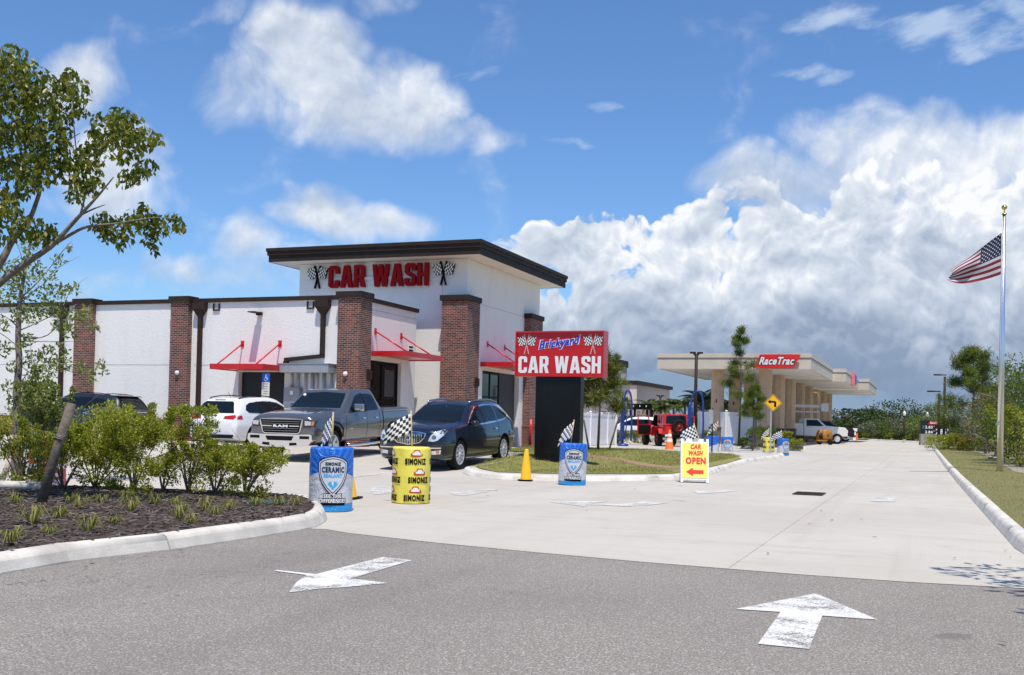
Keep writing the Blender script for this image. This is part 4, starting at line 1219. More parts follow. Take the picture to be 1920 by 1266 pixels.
def loft(st, N=70, sub=5):
    """st: (x, zb, wl, wm, wb, zB, wr, zr, zt) front to rear"""
    P = smooth_path(st, max(2, N // (len(st) - 1)))
    vs = []; fs = []; ring = None
    for q in P:
        x, zb, wl, wm, wb, zB, wr, zr, zt = q
        h = [(0, zb), (.8 * wl, zb), (wl, zb + .06), (wm, (zb + .04 + zB) * .5 + .04), (wb * 1.01, zB - .03), (wb, zB), (wr, zr), (.75 * wr, zr + .72 * (zt - zr)), (0, zt)]
        hp = []
        for i in range(len(h) - 1):
            p0 = h[max(i - 1, 0)]; p1 = h[i]; p2 = h[i + 1]; p3 = h[min(i + 2, len(h) - 1)]
            if i in (5,): ts_ = [(k / sub) for k in range(sub)]; pts = [(p1[0] + (p2[0] - p1[0]) * t + .035 * math.sin(math.pi * t) , p1[1] + (p2[1] - p1[1]) * t) for t in ts_]
            else:
                pts = []
                for k in range(sub):
                    t = k / sub; tt = .55
                    m1 = ((p2[0] - p0[0]) * tt * .6, (p2[1] - p0[1]) * tt * .6); m2 = ((p3[0] - p1[0]) * tt * .6, (p3[1] - p1[1]) * tt * .6)
                    if i == 0: m1 = (p2[0] - p1[0], 0)
                    if i == 7: m2 = (p2[0] - p1[0], 0)
                    if i == 4: m2 = (0, .03)
                    h00, h10, h01, h11 = 2 * t ** 3 - 3 * t * t + 1, t ** 3 - 2 * t * t + t, -2 * t ** 3 + 3 * t * t, t ** 3 - t * t
                    pts.append(tuple(h00 * p1[j] + h10 * m1[j] + h01 * p2[j] + h11 * m2[j] for j in (0, 1)))
            hp += pts
        hp.append(h[-1])
        full = [(-a, c) for a, c in hp] + [(a, c) for a, c in hp[::-1][1:-1]]
        ring = len(full)
        vs += [(x, a, c) for a, c in full]
    n = len(P)
    for i in range(n - 1):
        for k in range(ring):
            fs.append((i * ring + k, i * ring + (k + 1) % ring, (i + 1) * ring + (k + 1) % ring, (i + 1) * ring + k))
    fs.append(tuple(range(ring))[::-1]); fs.append(tuple((n - 1) * ring + k for k in range(ring)))
    return vs, fs


class Car:
    def __init__(s, name, label, st, body_mat, cat='car', group=None):
        s.root = empty(name, (0, 0, 0), 0, label, cat, group)
        vs, fs = loft(st)
        bm = bmesh.new()
        V = [bm.verts.new(v) for v in vs]
        for f in fs:
            try: bm.faces.new([V[i] for i in f])
            except ValueError: pass
        bmesh.ops.recalc_face_normals(bm, faces=bm.faces[:])
        for f in bm.faces: f.smooth = True
        me = bpy.data.meshes.new('body'); bm.to_mesh(me)
        s.bvh = BVHTree.FromBMesh(bm); bm.free()
        me.materials.append(body_mat); me.materials.append(WELL)
        s.body = bpy.data.objects.new('body', me); link(s.body, s.root)
        s.cut = []
        s.half = max(max(q[3] for q in st), max(q[2] for q in st))

    def arches(s, xs, r, zc, extra=(), depth=.32):
        m = MB(); m.cm = 1
        for x in xs:
            for y in (-1, 1):
                M = Matrix.Translation((x, y * (s.half - depth + .35), zc)) @ Matrix.Rotation(math.pi / 2, 4, 'X')
                n = 28; b = len(m.v)
                for zz in (-.35, .35):
                    for k in range(n): m.v.append(tuple(M @ Vector((r * math.cos(2 * math.pi * k / n), r * math.sin(2 * math.pi * k / n), zz))))
                m.face([b + k for k in range(n)][::-1]); m.face([b + n + k for k in range(n)])
                for k in range(n): m.face((b + k, b + (k + 1) % n, b + n + (k + 1) % n, b + n + k))
        for e in extra: m.box(*e)
        me = bpy.data.meshes.new('cutter'); me.from_pydata(m.v, [], m.f)
        me.materials.append(WELL); me.materials.append(WELL); me.polygons.foreach_set('material_index', [1] * len(m.f))
        bm = bmesh.new(); bm.from_mesh(me); bmesh.ops.recalc_face_normals(bm, faces=bm.faces[:]); bm.to_mesh(me); bm.free()
        c = bpy.data.objects.new('cutter', me); SC.collection.objects.link(c)
        mod = s.body.modifiers.new('b', 'BOOLEAN'); mod.object = c; mod.operation = 'DIFFERENCE'; mod.solver = 'EXACT'
        dg = bpy.context.evaluated_depsgraph_get(); dg.update()
        nm = bpy.data.meshes.new_from_object(s.body.evaluated_get(dg))
        s.body.modifiers.clear(); old = s.body.data; s.body.data = nm; nm.name = 'body'; bpy.data.meshes.remove(old)
        bpy.data.objects.remove(c)
        try: nm.set_sharp_from_angle(angle=math.radians(38))
        except Exception: pass

    def hit(s, o, d):
        h = s.bvh.ray_cast(Vector(o), Vector(d))
        return h[0]

    def patch(s, name, pts, m_, axis, off=.006, parent=None, step=.09, smooth=True):
        """axis: '+y','-y' side (x,z) ; '+x','-x' front/rear (y,z) ; '+z' (x,y)"""
        bm = bmesh.new(); f = bm.faces.new([bm.verts.new((a, c, 0)) for a, c in pts])
        xs = [p[0] for p in pts]; ys = [p[1] for p in pts]
        for ax, lo, hi in ((0, min(xs), max(xs)), (1, min(ys), max(ys))):
            q = lo + step
            while q < hi:
                no = (1, 0, 0) if ax == 0 else (0, 1, 0); co = (q, 0, 0) if ax == 0 else (0, q, 0)
                bmesh.ops.bisect_plane(bm, geom=bm.verts[:] + bm.edges[:] + bm.faces[:], plane_co=co, plane_no=no, dist=1e-6); q += step
        bm.verts.index_update(); sg = 1 if axis[0] == '+' else -1; out = []; last = None
        for v in bm.verts:
            a, c = v.co.x, v.co.y
            if axis[1] == 'y': o, d = (a, sg * 4, c), (0, -sg, 0)
            elif axis[1] == 'x': o, d = (sg * 8, a, c), (-sg, 0, 0)
            else: o, d = (a, c, 5), (0, 0, -1)
            h = s.hit(o, d)
            out.append(h)
        good = [h for h in out if h is not None]
        res = []
        for v, h in zip(bm.verts, out):
            if h is None:
                a, c = v.co.x, v.co.y
                cand = min(good, key=lambda g_: (g_[0] - a) ** 2 + (g_[2] - c) ** 2 if axis[1] == 'y' else ((g_[1] - a) ** 2 + (g_[2] - c) ** 2 if axis[1] == 'x' else (g_[0] - a) ** 2 + (g_[1] - c) ** 2)) if good else Vector((0, 0, 0))
                h = Vector((a, cand[1], c)) if axis[1] == 'y' else (Vector((cand[0], a, c)) if axis[1] == 'x' else Vector((a, c, cand[2])))
            k = {'y': Vector((0, sg, 0)), 'x': Vector((sg, 0, 0)), 'z': Vector((0, 0, 1))}[axis[1]]
            res.append(tuple(h + k * off))
        mb = MB(); mb.add(res, [tuple(v.index for v in f_.verts) for f_ in bm.faces]); bm.free()
        return mb.build(name, m_, parent or s.root, smooth=smooth)

    def both(s, name, pts, m_, off=.006, parent=None):
        return [s.patch(name, pts, m_, ax, off, parent) for ax in ('+y', '-y')]

    def wheels(s, xs, r, w=.24, spokes=10, track=None, rim_m=None, rr=.68, inset=.03, twin=2, face_dark=False):
        y0 = (track or s.half) - inset
        for x in xs:
            for sd in (-1, 1):
                M = Matrix.Translation((x, sd * (y0 - w / 2), r)) @ Matrix.Rotation(-sd * math.pi / 2, 4, 'X')
                t = MB(); t.lathe([(r * rr, -w / 2), (r * .93, -w / 2), (r, -w / 2 + .035), (r, w / 2 - .035), (r * .97, w / 2 - .012), (r * .9, w / 2), (r * rr, w / 2 - .005), (r * rr, -w / 2)], 36, M)
                wh = t.build('wheel', TYRE, s.root)
                q = MB(); R_ = r * rr
                q.lathe([(R_ + .004, w / 2 - .004), (R_ - .01, w / 2 + .002), (R_ - .025, w / 2 - .03), (R_ - .03, 0)], 36, M)
                for k in range(spokes):
                    a = 2 * math.pi * k / spokes
                    Q = M @ Matrix.Rotation(a, 4, 'Z'); hw = .035 * (7 / spokes) * R_ / .25
                    q.add([Q @ Vector(p) for p in ((.03, -hw * .8, w / 2 - .01), (R_ - .01, -hw * 1.3, w / 2 - .006), (R_ - .01, hw * 1.3, w / 2 - .006), (.03, hw * .8, w / 2 - .01), (.03, -hw, w / 2 - .06), (R_ - .01, -hw, w / 2 - .06), (R_ - .01, hw, w / 2 - .06), (.03, hw, w / 2 - .06))],
                          [(0, 1, 2, 3), (0, 4, 5, 1), (3, 2, 6, 7), (1, 5, 6, 2)])
                q.lathe([(.06, w / 2 - .05), (.06, w / 2 - .004), (.045, w / 2 + .004), (0, w / 2 + .004)], 16, M)
                q.build('rim', rim_m or RIM, wh)
                d = MB(); d.lathe([(R_ - .02, w / 2 - .08), (.01, w / 2 - .08)], 24, M); d.build('brake_disc', mat('dark disc', (.05, .05, .05), .5, .5), wh)

    def mirror_pod(s, x, y, z, m_, sx_=.12, sy=.11, sz=.08):
        for sd in (-1, 1):
            m = MB(); m.lathe([(0, -1), (.5, -.87), (.85, -.5), (1, 0), (.85, .5), (.5, .87), (0, 1)], 16, Matrix.Translation((x, sd * (y + .1), z)) @ Matrix.Diagonal((sx_, sy, sz, 1)))
            m.build('door_mirror', m_, s.root, smooth=True)

    def handles(s, xs, z, m_, w=.16):
        for x in xs:
            for ax in ('+y', '-y'): s.patch('door_handle', [(x - w / 2, z - .018), (x + w / 2, z - .012), (x + w / 2, z + .018), (x - w / 2, z + .018)], m_, ax, .035, step=.3)

    def place(s, p, fwd, front_x=0.):
        """p: world xy of local x=front_x on the centreline; fwd: world xy unit heading"""
        f = Vector((fwd[0], fwd[1], 0)).normalized()
        a = Vector((p[0], p[1], 0)) - f * front_x
        zf = T(*(a + f * 1.4)[:2]); zr = T(*(a - f * 1.4)[:2])
        fz = Vector((f.x, f.y, (zf - zr) / 2.8)).normalized(); l = Vector((0, 0, 1)).cross(fz).normalized(); u = fz.cross(l)
        M = Matrix((fz, l, u)).transposed().to_4x4(); M.translation = Vector((a.x, a.y, (zf + zr) / 2 + .014))
        s.root.matrix_world = M
        s.root.location, s.root.rotation_euler = M.translation, M.to_euler()


# --- dark blue suv
NV = paint('dark navy metallic', (.004, .006, .02), .2, .3)
c = Car('parked_suv', 'dark navy suv with a chrome waterfall grille parked nose out beside the grass island', [
 (2.56, .46, .56, .66, .62, .78, .50, .90, .93), (2.5, .34, .76, .82, .76, .90, .62, 1.0, 1.03), (2.3, .26, .88, .93, .87, .99, .70, 1.08, 1.11), (1.9, .23, .93, .985, .92, 1.04, .75, 1.13, 1.16),
 (1.4, .22, .94, 1.0, .945, 1.07, .78, 1.18, 1.21), (1.05, .22, .94, 1.0, .945, 1.08, .80, 1.19, 1.23), (.65, .22, .94, 1.0, .945, 1.09, .74, 1.42, 1.47), (.15, .22, .94, 1.0, .945, 1.10, .69, 1.63, 1.69),
 (-.5, .22, .94, 1.0, .94, 1.11, .68, 1.70, 1.765), (-1.3, .22, .94, 1.0, .93, 1.13, .67, 1.68, 1.745), (-1.9, .24, .93, .99, .91, 1.15, .63, 1.60, 1.67), (-2.25, .28, .9, .96, .88, 1.16, .58, 1.5, 1.56),
 (-2.45, .33, .85, .92, .84, 1.14, .55, 1.28, 1.32), (-2.58, .42, .7, .8, .72, .95, .5, 1.0, 1.02)], NV)
c.arches((1.51, -1.51), .43, .40)
c.wheels((1.51, -1.51), .385, .25, 10)
c.both('window_surround', [(1.02, 1.09), (.55, 1.37), (.1, 1.60), (-.6, 1.665), (-1.3, 1.635), (-1.9, 1.52), (-2.2, 1.36), (-2.12, 1.29), (-1.6, 1.2), (-.6, 1.13)], CHROME, .004)
c.both('side_window', [(.92, 1.13), (.5, 1.38), (.1, 1.565), (-.12, 1.585), (-.12, 1.16)], GLASS, .012)
c.both('side_window', [(-.18, 1.165), (-.18, 1.59), (-.6, 1.62), (-1.02, 1.615), (-1.02, 1.2)], GLASS, .012)
c.both('side_window', [(-1.14, 1.21), (-1.14, 1.61), (-1.5, 1.575), (-1.85, 1.495), (-2.1, 1.36), (-1.95, 1.29), (-1.6, 1.235)], GLASS, .012)
c.both('window_pillar', [(-.12, 1.15), (-.12, 1.6), (-.18, 1.6), (-.18, 1.15)], TRIM, .013)
c.both('window_pillar', [(-1.02, 1.18), (-1.02, 1.62), (-1.14, 1.615), (-1.14, 1.19)], NV, .014)
c.patch('windshield', [(-.74, 1.22), (.74, 1.22), (.66, 1.47), (.58, 1.62), (0, 1.655), (-.58, 1.62), (-.66, 1.47)], GLASS, '+x', .008)
c.patch('rear_window', [(-.6, 1.22), (.6, 1.22), (.52, 1.5), (-.52, 1.5)], GLASS, '-x', .008)
gr_ = [(-.50, .96), (-.3, .995), (0, 1.005), (.3, .995), (.50, .96), (.46, .84), (.32, .71), (0, .655), (-.32, .71), (-.46, .84)]
c.patch('grille_surround', gr_, CHROME, '+x', .010, step=.06)
gi = c.patch('grille', [(a * .92, .83 + (b_ - .83) * .86) for a, b_ in gr_], MBLACK, '+x', .016, step=.06)
for i in range(-8, 9):
    x = i * .048; zt_ = .83 + (.985 - .83) * .86; zl = .83 + ((.655 + abs(x) ** 2 * 1.0) - .83) * .83
    c.patch('grille_bar', [(x - .009, zl), (x + .009, zl), (x + .009, zt_ - .01), (x - .009, zt_ - .01)], CHROME, '+x', .03, gi, step=.1)
mb = MB(); mb.lathe([(.075, 0), (.075, .02), (.05, .03), (.05, 0)], 20, Matrix.Translation((2.57, 0, .84)) @ Matrix.Rotation(math.pi / 2, 4, 'Y')); mb.build('round_badge', CHROME, gi)
for sd in (-1, 1):
    hl = [(sd * a, b_) for a, b_ in ((.56, .76), (.62, .90), (.72, 1.0), (.84, 1.05), (.90, 1.02), (.88, .90), (.80, .79), (.70, .75))]
    h_ = c.patch('headlight', hl, LENS, '+x', .012, step=.06)
    c.patch('headlight_bowl', [(sd * (.71 + .055 * math.cos(k * .7)), .86 + .055 * math.sin(k * .7)) for k in range(9)][::sd], mat('lamp interior', (.18, .19, .21), .2, .5), '+x', .02, h_)
    fg = c.patch('fog_lamp', [(sd * .56, .50), (sd * .86, .54), (sd * .84, .44), (sd * .58, .42)], LENS, '+x', .012, step=.06)
    c.patch('indicator', [(sd * .76, .52), (sd * .83, .53), (sd * .82, .46), (sd * .76, .46)], AMBER, '+x', .018, fg)
    c.patch('hood_vent', [(1.62, sd * .56), (1.66, sd * .59), (1.3, sd * .68), (1.27, sd * .65)], CHROME, '+z', .012)
    mb = MB(); mb.tube([(.2, sd * .60, 1.69), (.05, sd * .63, 1.735), (-.6, sd * .64, 1.775), (-1.3, sd * .62, 1.76), (-1.75, sd * .6, 1.70), (-1.85, sd * .59, 1.67)], .022, 8); mb.build('roof_rail', mat('blue grey rail', (.25, .3, .4), .2, .8), c.root)
    c.patch('tail_light', [(sd * .62, .98), (sd * .86, .98), (sd * .84, 1.16), (sd * .66, 1.16)], REDLENS, '-x', .012)
c.patch('chrome_strip', [(-.86, .575), (.86, .575), (.86, .605), (-.86, .605)], CHROME, '+x', .012)
c.patch('front_bumper', [(-.62, .30), (.62, .30), (.56, .40), (-.56, .40)], TRIM, '+x', .01)
c.both('lower_cladding', [(1.02, .24), (-1.02, .24), (-1.02, .36), (1.02, .36)], mat('brown lower trim', (.05, .04, .032), .5), .006)
c.both('door_gap', [(-.145, .38), (-.155, .38), (-.155, 1.13), (-.145, 1.13)], MBLACK, .004); c.both('door_gap', [(.98, .38), (.97, .38), (.93, 1.07), (.94, 1.07)], MBLACK, .004); c.both('door_gap', [(-1.07, .5), (-1.08, .5), (-1.12, 1.15), (-1.11, 1.15)], MBLACK, .004)
c.handles((0.06, -.88), .98, CHROME); c.mirror_pod(.72, .93, 1.17, NV)
mb = MB(); mb.box(-.13, .13, -.001, .001, 0, .03, Matrix.Translation((.42, .05, 1.585)) @ Matrix.Rotation(.5, 4, 'Z')); mb.build('mirror_tag', PAINTW, c.root)
for sd in (-1, 1): c.patch('wiper', [(sd * .1 - .0, 1.245), (sd * .1 + .5, 1.225), (sd * .1 + .5, 1.24), (sd * .1, 1.26)], MBLACK, '+x', .03)
c.place(xy(7.64, -8.4), (-VA[0], -VA[1]), 1.51)
c.root.scale = (.965,) * 3
suv_blue = c

# --- silver grey pickup
SV = paint('silver grey metallic', (.16, .157, .165), .65, .26)
c = Car('pickup_truck', 'silver grey pickup truck with chrome grille and bumper parked by the brick corner pier', [
 (2.86, .62, .80, .86, .82, .98, .74, 1.14, 1.17), (2.80, .52, .92, .96, .92, 1.06, .80, 1.22, 1.27), (2.45, .48, .96, 1.01, .965, 1.10, .84, 1.27, 1.34), (1.7, .48, .965, 1.03, .98, 1.14, .85, 1.33, 1.40),
 (1.2, .48, .965, 1.03, .98, 1.18, .85, 1.37, 1.43), (.92, .48, .965, 1.03, .98, 1.21, .82, 1.52, 1.57), (.42, .48, .965, 1.03, .98, 1.26, .76, 1.85, 1.90), (.2, .48, .965, 1.03, .98, 1.27, .745, 1.91, 1.96), (-.3, .48, .965, 1.03, .98, 1.28, .74, 1.93, 1.985),
 (-.86, .48, .965, 1.03, .98, 1.29, .74, 1.92, 1.97), (-1.0, .48, .965, 1.03, .98, 1.30, .76, 1.80, 1.85), (-1.16, .48, .965, 1.03, .98, 1.30, .84, 1.50, 1.53), (-1.22, .48, .965, 1.03, .98, 1.31, .93, 1.41, 1.42), (-1.4, .48, .965, 1.03, .98, 1.31, .95, 1.41, 1.42),
 (-2.9, .5, .965, 1.03, .98, 1.31, .95, 1.41, 1.42), (-2.98, .55, .95, 1.0, .96, 1.28, .92, 1.38, 1.39)], SV, 'pickup truck')
c.arches((1.84, -1.83), .52, .46, [(-2.85, -1.3, -.84, .84, .95, 1.7)], .34)
c.wheels((1.84, -1.83), .42, .28, 6)
c.both('side_window', [(.93, 1.30), (.6, 1.55), (.33, 1.76), (.1, 1.83), (-.08, 1.84), (-.08, 1.34)], GLASS, .012)
c.both('side_window', [(-.17, 1.34), (-.17, 1.84), (-.6, 1.84), (-.78, 1.80), (-.92, 1.42), (-.92, 1.37)], GLASS, .012)
c.both('window_pillar', [(-.08, 1.32), (-.08, 1.86), (-.17, 1.86), (-.17, 1.32)], TRIM, .010)
c.patch('windshield', [(-.78, 1.44), (.78, 1.44), (.70, 1.72), (.64, 1.85), (0, 1.89), (-.64, 1.85), (-.70, 1.72)], GLASS, '+x', .008)
c.patch('rear_window', [(-.6, 1.5), (.6, 1.5), (.55, 1.82), (-.55, 1.82)], GLASS, '-x', .008)


def frontbox(name, pts, x0, x1, m_, parent=None, car=None):
    mb = MB(); b = [(x0, a, c_) for a, c_ in pts] + [(x1, a, c_) for a, c_ in pts]; n = len(pts)
    mb.add(b, [tuple(range(n)), tuple(range(2 * n - 1, n - 1, -1))] + [(i, n + i, n + (i + 1) % n, (i + 1) % n) for i in range(n)])
    return mb.build(name, m_, parent or (car or c).root)


gsur = frontbox('grille_surround', [(-.62, 1.16), (-.2, 1.19), (.2, 1.19), (.62, 1.16), (.66, 1.12), (.56, .80), (.5, .76), (-.5, .76), (-.56, .80), (-.66, 1.12)], 2.80, 2.90, CHROME)
gb = frontbox('grille', [(-.61, 1.145), (.61, 1.145), (.54, .81), (.48, .78), (-.48, .78), (-.54, .81)], 2.86, 2.905, MBLACK, gsur)
for z in (.84, .90, 1.035, 1.09):
    w_ = .5 + (z - .8) * .22
    frontbox('grille_bar', [(-w_, z - .005), (w_, z - .005), (w_, z + .006), (-w_, z + .006)], 2.905, 2.92, mat('dull chrome bar', (.35, .35, .36), .3, .6), gb)
for sd in (-1, 1): frontbox('grille_bar', [(sd * .26, .955), (sd * .55, .955), (sd * .555, .985), (sd * .26, .985)][::sd], 2.905, 2.93, CHROME, gb)
mb = MB(); Mx = wall_frame(2.932, 0, .97, (1, 0, 0)); put(mb, fit(text_mesh('RAM', 1, .06, 0, 1), .44, .07), Mx); mb.build('badge_lettering', PAINTW, gb)
frontbox('front_bumper', [(-.95, .74), (-.9, .76), (-.55, .745), (.55, .745), (.9, .76), (.95, .74), (.97, .60), (.86, .46), (.5, .40), (-.5, .40), (-.86, .46), (-.97, .60)], 2.74, 2.98, CHROME)
bevel(c.root.children[-1], .03, 3)
frontbox('bumper_opening', [(-.42, .70), (.42, .70), (.36, .58), (-.36, .58)], 2.97, 2.988, MBLACK)
for sd in (-1, 1):
    frontbox('fog_lamp_recess', [(sd * .60, .71), (sd * .88, .71), (sd * .88, .63), (sd * .60, .63)][::sd], 2.97, 2.988, MBLACK)
    frontbox('tow_opening', [(sd * .3, .52), (sd * .5, .53), (sd * .52, .46), (sd * .3, .44)][::sd], 2.97, 2.988, MBLACK)
    hl = [(sd * a, b_) for a, b_ in ((.66, 1.16), (.95, 1.13), (.95, .96), (.64, .94))]
    h_ = c.patch('headlight', hl, mat('smoked lens', (.05, .05, .055), .08, .4), '+x', .012, step=.06)
    c.patch('lamp_strip', [(sd * .69, 1.12), (sd * .87, 1.10), (sd * .87, 1.0), (sd * .70, .99)], LENS, '+x', .02, h_)
    c.patch('indicator', [(sd * .885, 1.10), (sd * .925, 1.10), (sd * .925, .99), (sd * .885, .99)], AMBER, '+x', .02, h_)
    mb = MB(); mb.box(.48, .68, min(sd * 1.0, sd * 1.24), max(sd * 1.0, sd * 1.24), 1.36, 1.56); bevel(mb.build('door_mirror', CHROME, c.root), .03, 3)
    mb = MB(); mb.tube([(.6, sd * .94, 1.33), (.6, sd * 1.05, 1.37)], .03, 8); mb.build('mirror_arm', MBLACK, c.root)
    mb = MB(); mb.tube([(1.0, sd * .97, .40), (.8, sd * 1.04, .37), (-1.0, sd * 1.04, .37), (-1.15, sd * .97, .40)], .045, 8); mb.build('side_step', CHROME, c.root)
    c.patch('hood_crease', [(2.6, sd * .42), (2.6, sd * .45), (1.35, sd * .52), (1.35, sd * .48)], SV, '+z', .02)
c.handles((.08, -.72), 1.13, CHROME, .17)
for x in (-.125, -.97): c.both('door_gap', [(x, .55), (x - .012, .55), (x - .012, 1.32), (x, 1.32)], MBLACK, .004)
c.both('cab_gap', [(-1.18, .5), (-1.215, .5), (-1.215, 1.42), (-1.18, 1.42)], MBLACK, .008); c.both('door_gap', [(1.2, .55), (1.188, .55), (1.1, 1.2), (1.112, 1.2)], MBLACK, .004)
c.both('badge_lettering', [(1.05, .84), (.75, .84), (.75, .87), (1.05, .87)], CHROME, .008)
c.both('wheel_lip', [(2.34, .62), (2.3, .85), (2.12, 1.0), (1.84, 1.05), (1.56, 1.0), (1.38, .85), (1.34, .62), (1.29, .62), (1.33, .87), (1.53, 1.05), (1.84, 1.1), (2.15, 1.05), (2.35, .87), (2.39, .62)], TRIM, .014)
mb = MB(); mb.lathe([(.045, 0), (.045, .02), (0, .02)], 12, Matrix.Translation((.62, -.58, 1.79)) @ Matrix.Rotation(1.0, 4, 'Y')); mb.build('window_sticker', PAINTW, c.root)
c.place(xy(3.2, -7.15), (-.325, -.946), 1.84)
c.root.scale = (1.0, 1.02, .985)

# --- white suv, seen from behind
WH = paint('white car paint', (.78, .78, .79), 0, .3)
SUV2 = [(2.32, .42, .6, .68, .62, .72, .5, .80, .83), (2.2, .28, .8, .84, .78, .88, .62, .96, 1.0), (1.7, .22, .86, .91, .86, .98, .7, 1.05, 1.09), (1.1, .22, .87, .92, .87, 1.02, .74, 1.12, 1.16), (.7, .22, .87, .92, .87, 1.03, .7, 1.34, 1.38),
 (.2, .22, .87, .92, .87, 1.04, .64, 1.55, 1.6), (-.4, .22, .87, .92, .87, 1.05, .63, 1.60, 1.66), (-1.2, .22, .87, .92, .87, 1.06, .62, 1.58, 1.645), (-1.75, .24, .87, .92, .86, 1.07, .61, 1.52, 1.60), (-1.98, .26, .86, .92, .85, 1.07, .62, 1.38, 1.44), (-2.16, .3, .86, .91, .84, 1.05, .68, 1.12, 1.14), (-2.26, .34, .84, .88, .80, .95, .66, 1.0, 1.02), (-2.32, .42, .72, .78, .72, .82, .6, .86, .88)]
c = Car('parked_suv', 'white suv parked nose in below the red awning, next to the silver pickup', SUV2, WH)
c.arches((1.35, -1.33), .41, .38)
c.wheels((1.35, -1.33), .36, .24, 7)
c.both('side_window', [(.95, 1.09), (.55, 1.33), (.15, 1.48), (-.15, 1.50), (-.15, 1.1)], GLASS, .012)
c.both('side_window', [(-.22, 1.1), (-.22, 1.51), (-.6, 1.52), (-.92, 1.5), (-.92, 1.12)], GLASS, .012)
c.both('side_window', [(-1.0, 1.13), (-1.0, 1.49), (-1.35, 1.46), (-1.58, 1.38), (-1.68, 1.24), (-1.55, 1.15)], GLASS, .012)
c.both('window_pillar', [(-.15, 1.09), (-.15, 1.52), (-.22, 1.52), (-.22, 1.09)], TRIM, .010); c.both('window_pillar', [(-.92, 1.1), (-.92, 1.51), (-1.0, 1.5), (-1.0, 1.12)], TRIM, .010)
c.patch('rear_window', [(-.72, 1.13), (.72, 1.13), (.66, 1.25), (.58, 1.44), (.5, 1.50), (-.5, 1.50), (-.58, 1.44), (-.66, 1.25)], GLASS, '-x', .010)
c.patch('windshield', [(-.68, 1.16), (.68, 1.16), (.58, 1.5), (-.58, 1.5)], GLASS, '+x', .008)
c.patch('spoiler_lamp', [(-.2, 1.535), (.2, 1.535), (.2, 1.555), (-.2, 1.555)], MBLACK, '-x', .015)
for sd in (-1, 1):
    c.patch('tail_light', [(sd * .42, .96), (sd * .78, .94), (sd * .84, 1.02), (sd * .80, 1.08), (sd * .45, 1.04)], REDLENS, '-x', .014, step=.05)
    c.patch('tail_light', [(-1.95, 1.07), (-2.16, 1.03), (-2.2, .94), (-1.93, .95)], REDLENS, '+y' if sd > 0 else '-y', .012)
    mb = MB(); mb.tube([(.2, sd * .56, 1.60), (.05, sd * .57, 1.655), (-.5, sd * .58, 1.69), (-1.2, sd * .57, 1.67), (-1.6, sd * .56, 1.62), (-1.7, sd * .55, 1.58)], .018, 6); mb.build('roof_rail', BLACK, c.root)
c.patch('number_plate', [(-.2, .72), (.2, .72), (.2, .84), (-.2, .84)], mat('grey plate', (.5, .5, .5), .5), '-x', .014)
c.patch('rear_bumper_trim', [(-.78, .34), (.78, .34), (.8, .46), (-.8, .46)], TRIM, '-x', .012)
c.both('lower_cladding', [(.92, .23), (-.9, .23), (-.9, .34), (.92, .34)], TRIM, .006)
mb = MB(); mb.lathe([(.06, 0), (.06, .015), (0, .015)], 18, Matrix.Translation((-2.17, 0, 1.02)) @ Matrix.Rotation(-math.pi / 2, 4, 'Y')); mb.build('round_badge', CHROME, c.root)
c.handles((-.05, -.82), .95, WH); c.mirror_pod(.75, .87, 1.08, WH, .1, .1, .07)
for x in (-.185, -.96): c.both('door_gap', [(x, .4), (x - .01, .4), (x - .01, 1.08), (x, 1.08)], TRIM, .004)
mb = MB(); mb.tube([(-1.35, 0, 1.64), (-1.5, 0, 1.78)], .008, 5); mb.build('roof_aerial', BLACK, c.root)
c.place(xy(-1.5, -2.6), (VA[0], VA[1]), 0)

# --- dark suv, driving along the front wall
DG = paint('charcoal metallic', (.022, .023, .028), .4, .3)
ST = [tuple([q[0] * 1.035] + [q[1]] + [w * 1.05 for w in q[2:5]] + [q[5] * 1.07, q[6] * 1.05, q[7] * 1.07, q[8] * 1.07]) for q in SUV2]
c = Car('parked_suv', 'charcoal suv with red tail lights parked side on along the wall behind the shrubs', ST, DG)
c.arches((1.45, -1.45), .44, .40)
c.wheels((1.45, -1.45), .385, .25, 7)
c.both('beltline_trim', [(1.0, 1.13), (-1.7, 1.175), (-1.7, 1.19), (1.0, 1.145)], CHROME, .012)
c.both('side_window', [(.95, 1.17), (.55, 1.40), (.15, 1.57), (-.12, 1.61), (-.12, 1.18)], GLASS, .012)
c.both('side_window', [(-.17, 1.18), (-.17, 1.61), (-.6, 1.62), (-.98, 1.61), (-.98, 1.19)], GLASS, .012)
c.both('side_window', [(-1.03, 1.2), (-1.03, 1.605), (-1.4, 1.56), (-1.63, 1.47), (-1.73, 1.3), (-1.62, 1.21)], GLASS, .012)
c.patch('rear_window', [(-.74, 1.22), (.74, 1.22), (.66, 1.38), (.58, 1.55), (-.58, 1.55), (-.66, 1.38)], GLASS, '-x', .010)
mb = MB(); mb.box(-2.02, -1.65, -.6, .6, 1.66, 1.69); bevel(mb.build('roof_spoiler', DG, c.root), .012)
for sd in (-1, 1):
    c.patch('tail_light', [(sd * .55, 1.02), (sd * .84, 1.02), (sd * .84, 1.13), (sd * .6, 1.14)], REDLENS, '-x', .014, step=.05)
    c.patch('tail_light', [(-2.1, 1.14), (-2.28, 1.1), (-2.3, 1.01), (-2.08, 1.02)], REDLENS, '+y' if sd > 0 else '-y', .012)
    mb = MB(); mb.tube([(.1, sd * .6, 1.72), (-.5, sd * .6, 1.79), (-1.2, sd * .59, 1.77), (-1.6, sd * .58, 1.72)], .016, 6); mb.build('roof_rail', BLACK, c.root)
c.patch('chrome_strip', [(-.5, 1.08), (.5, 1.08), (.5, 1.10), (-.5, 1.10)], CHROME, '-x', .015)
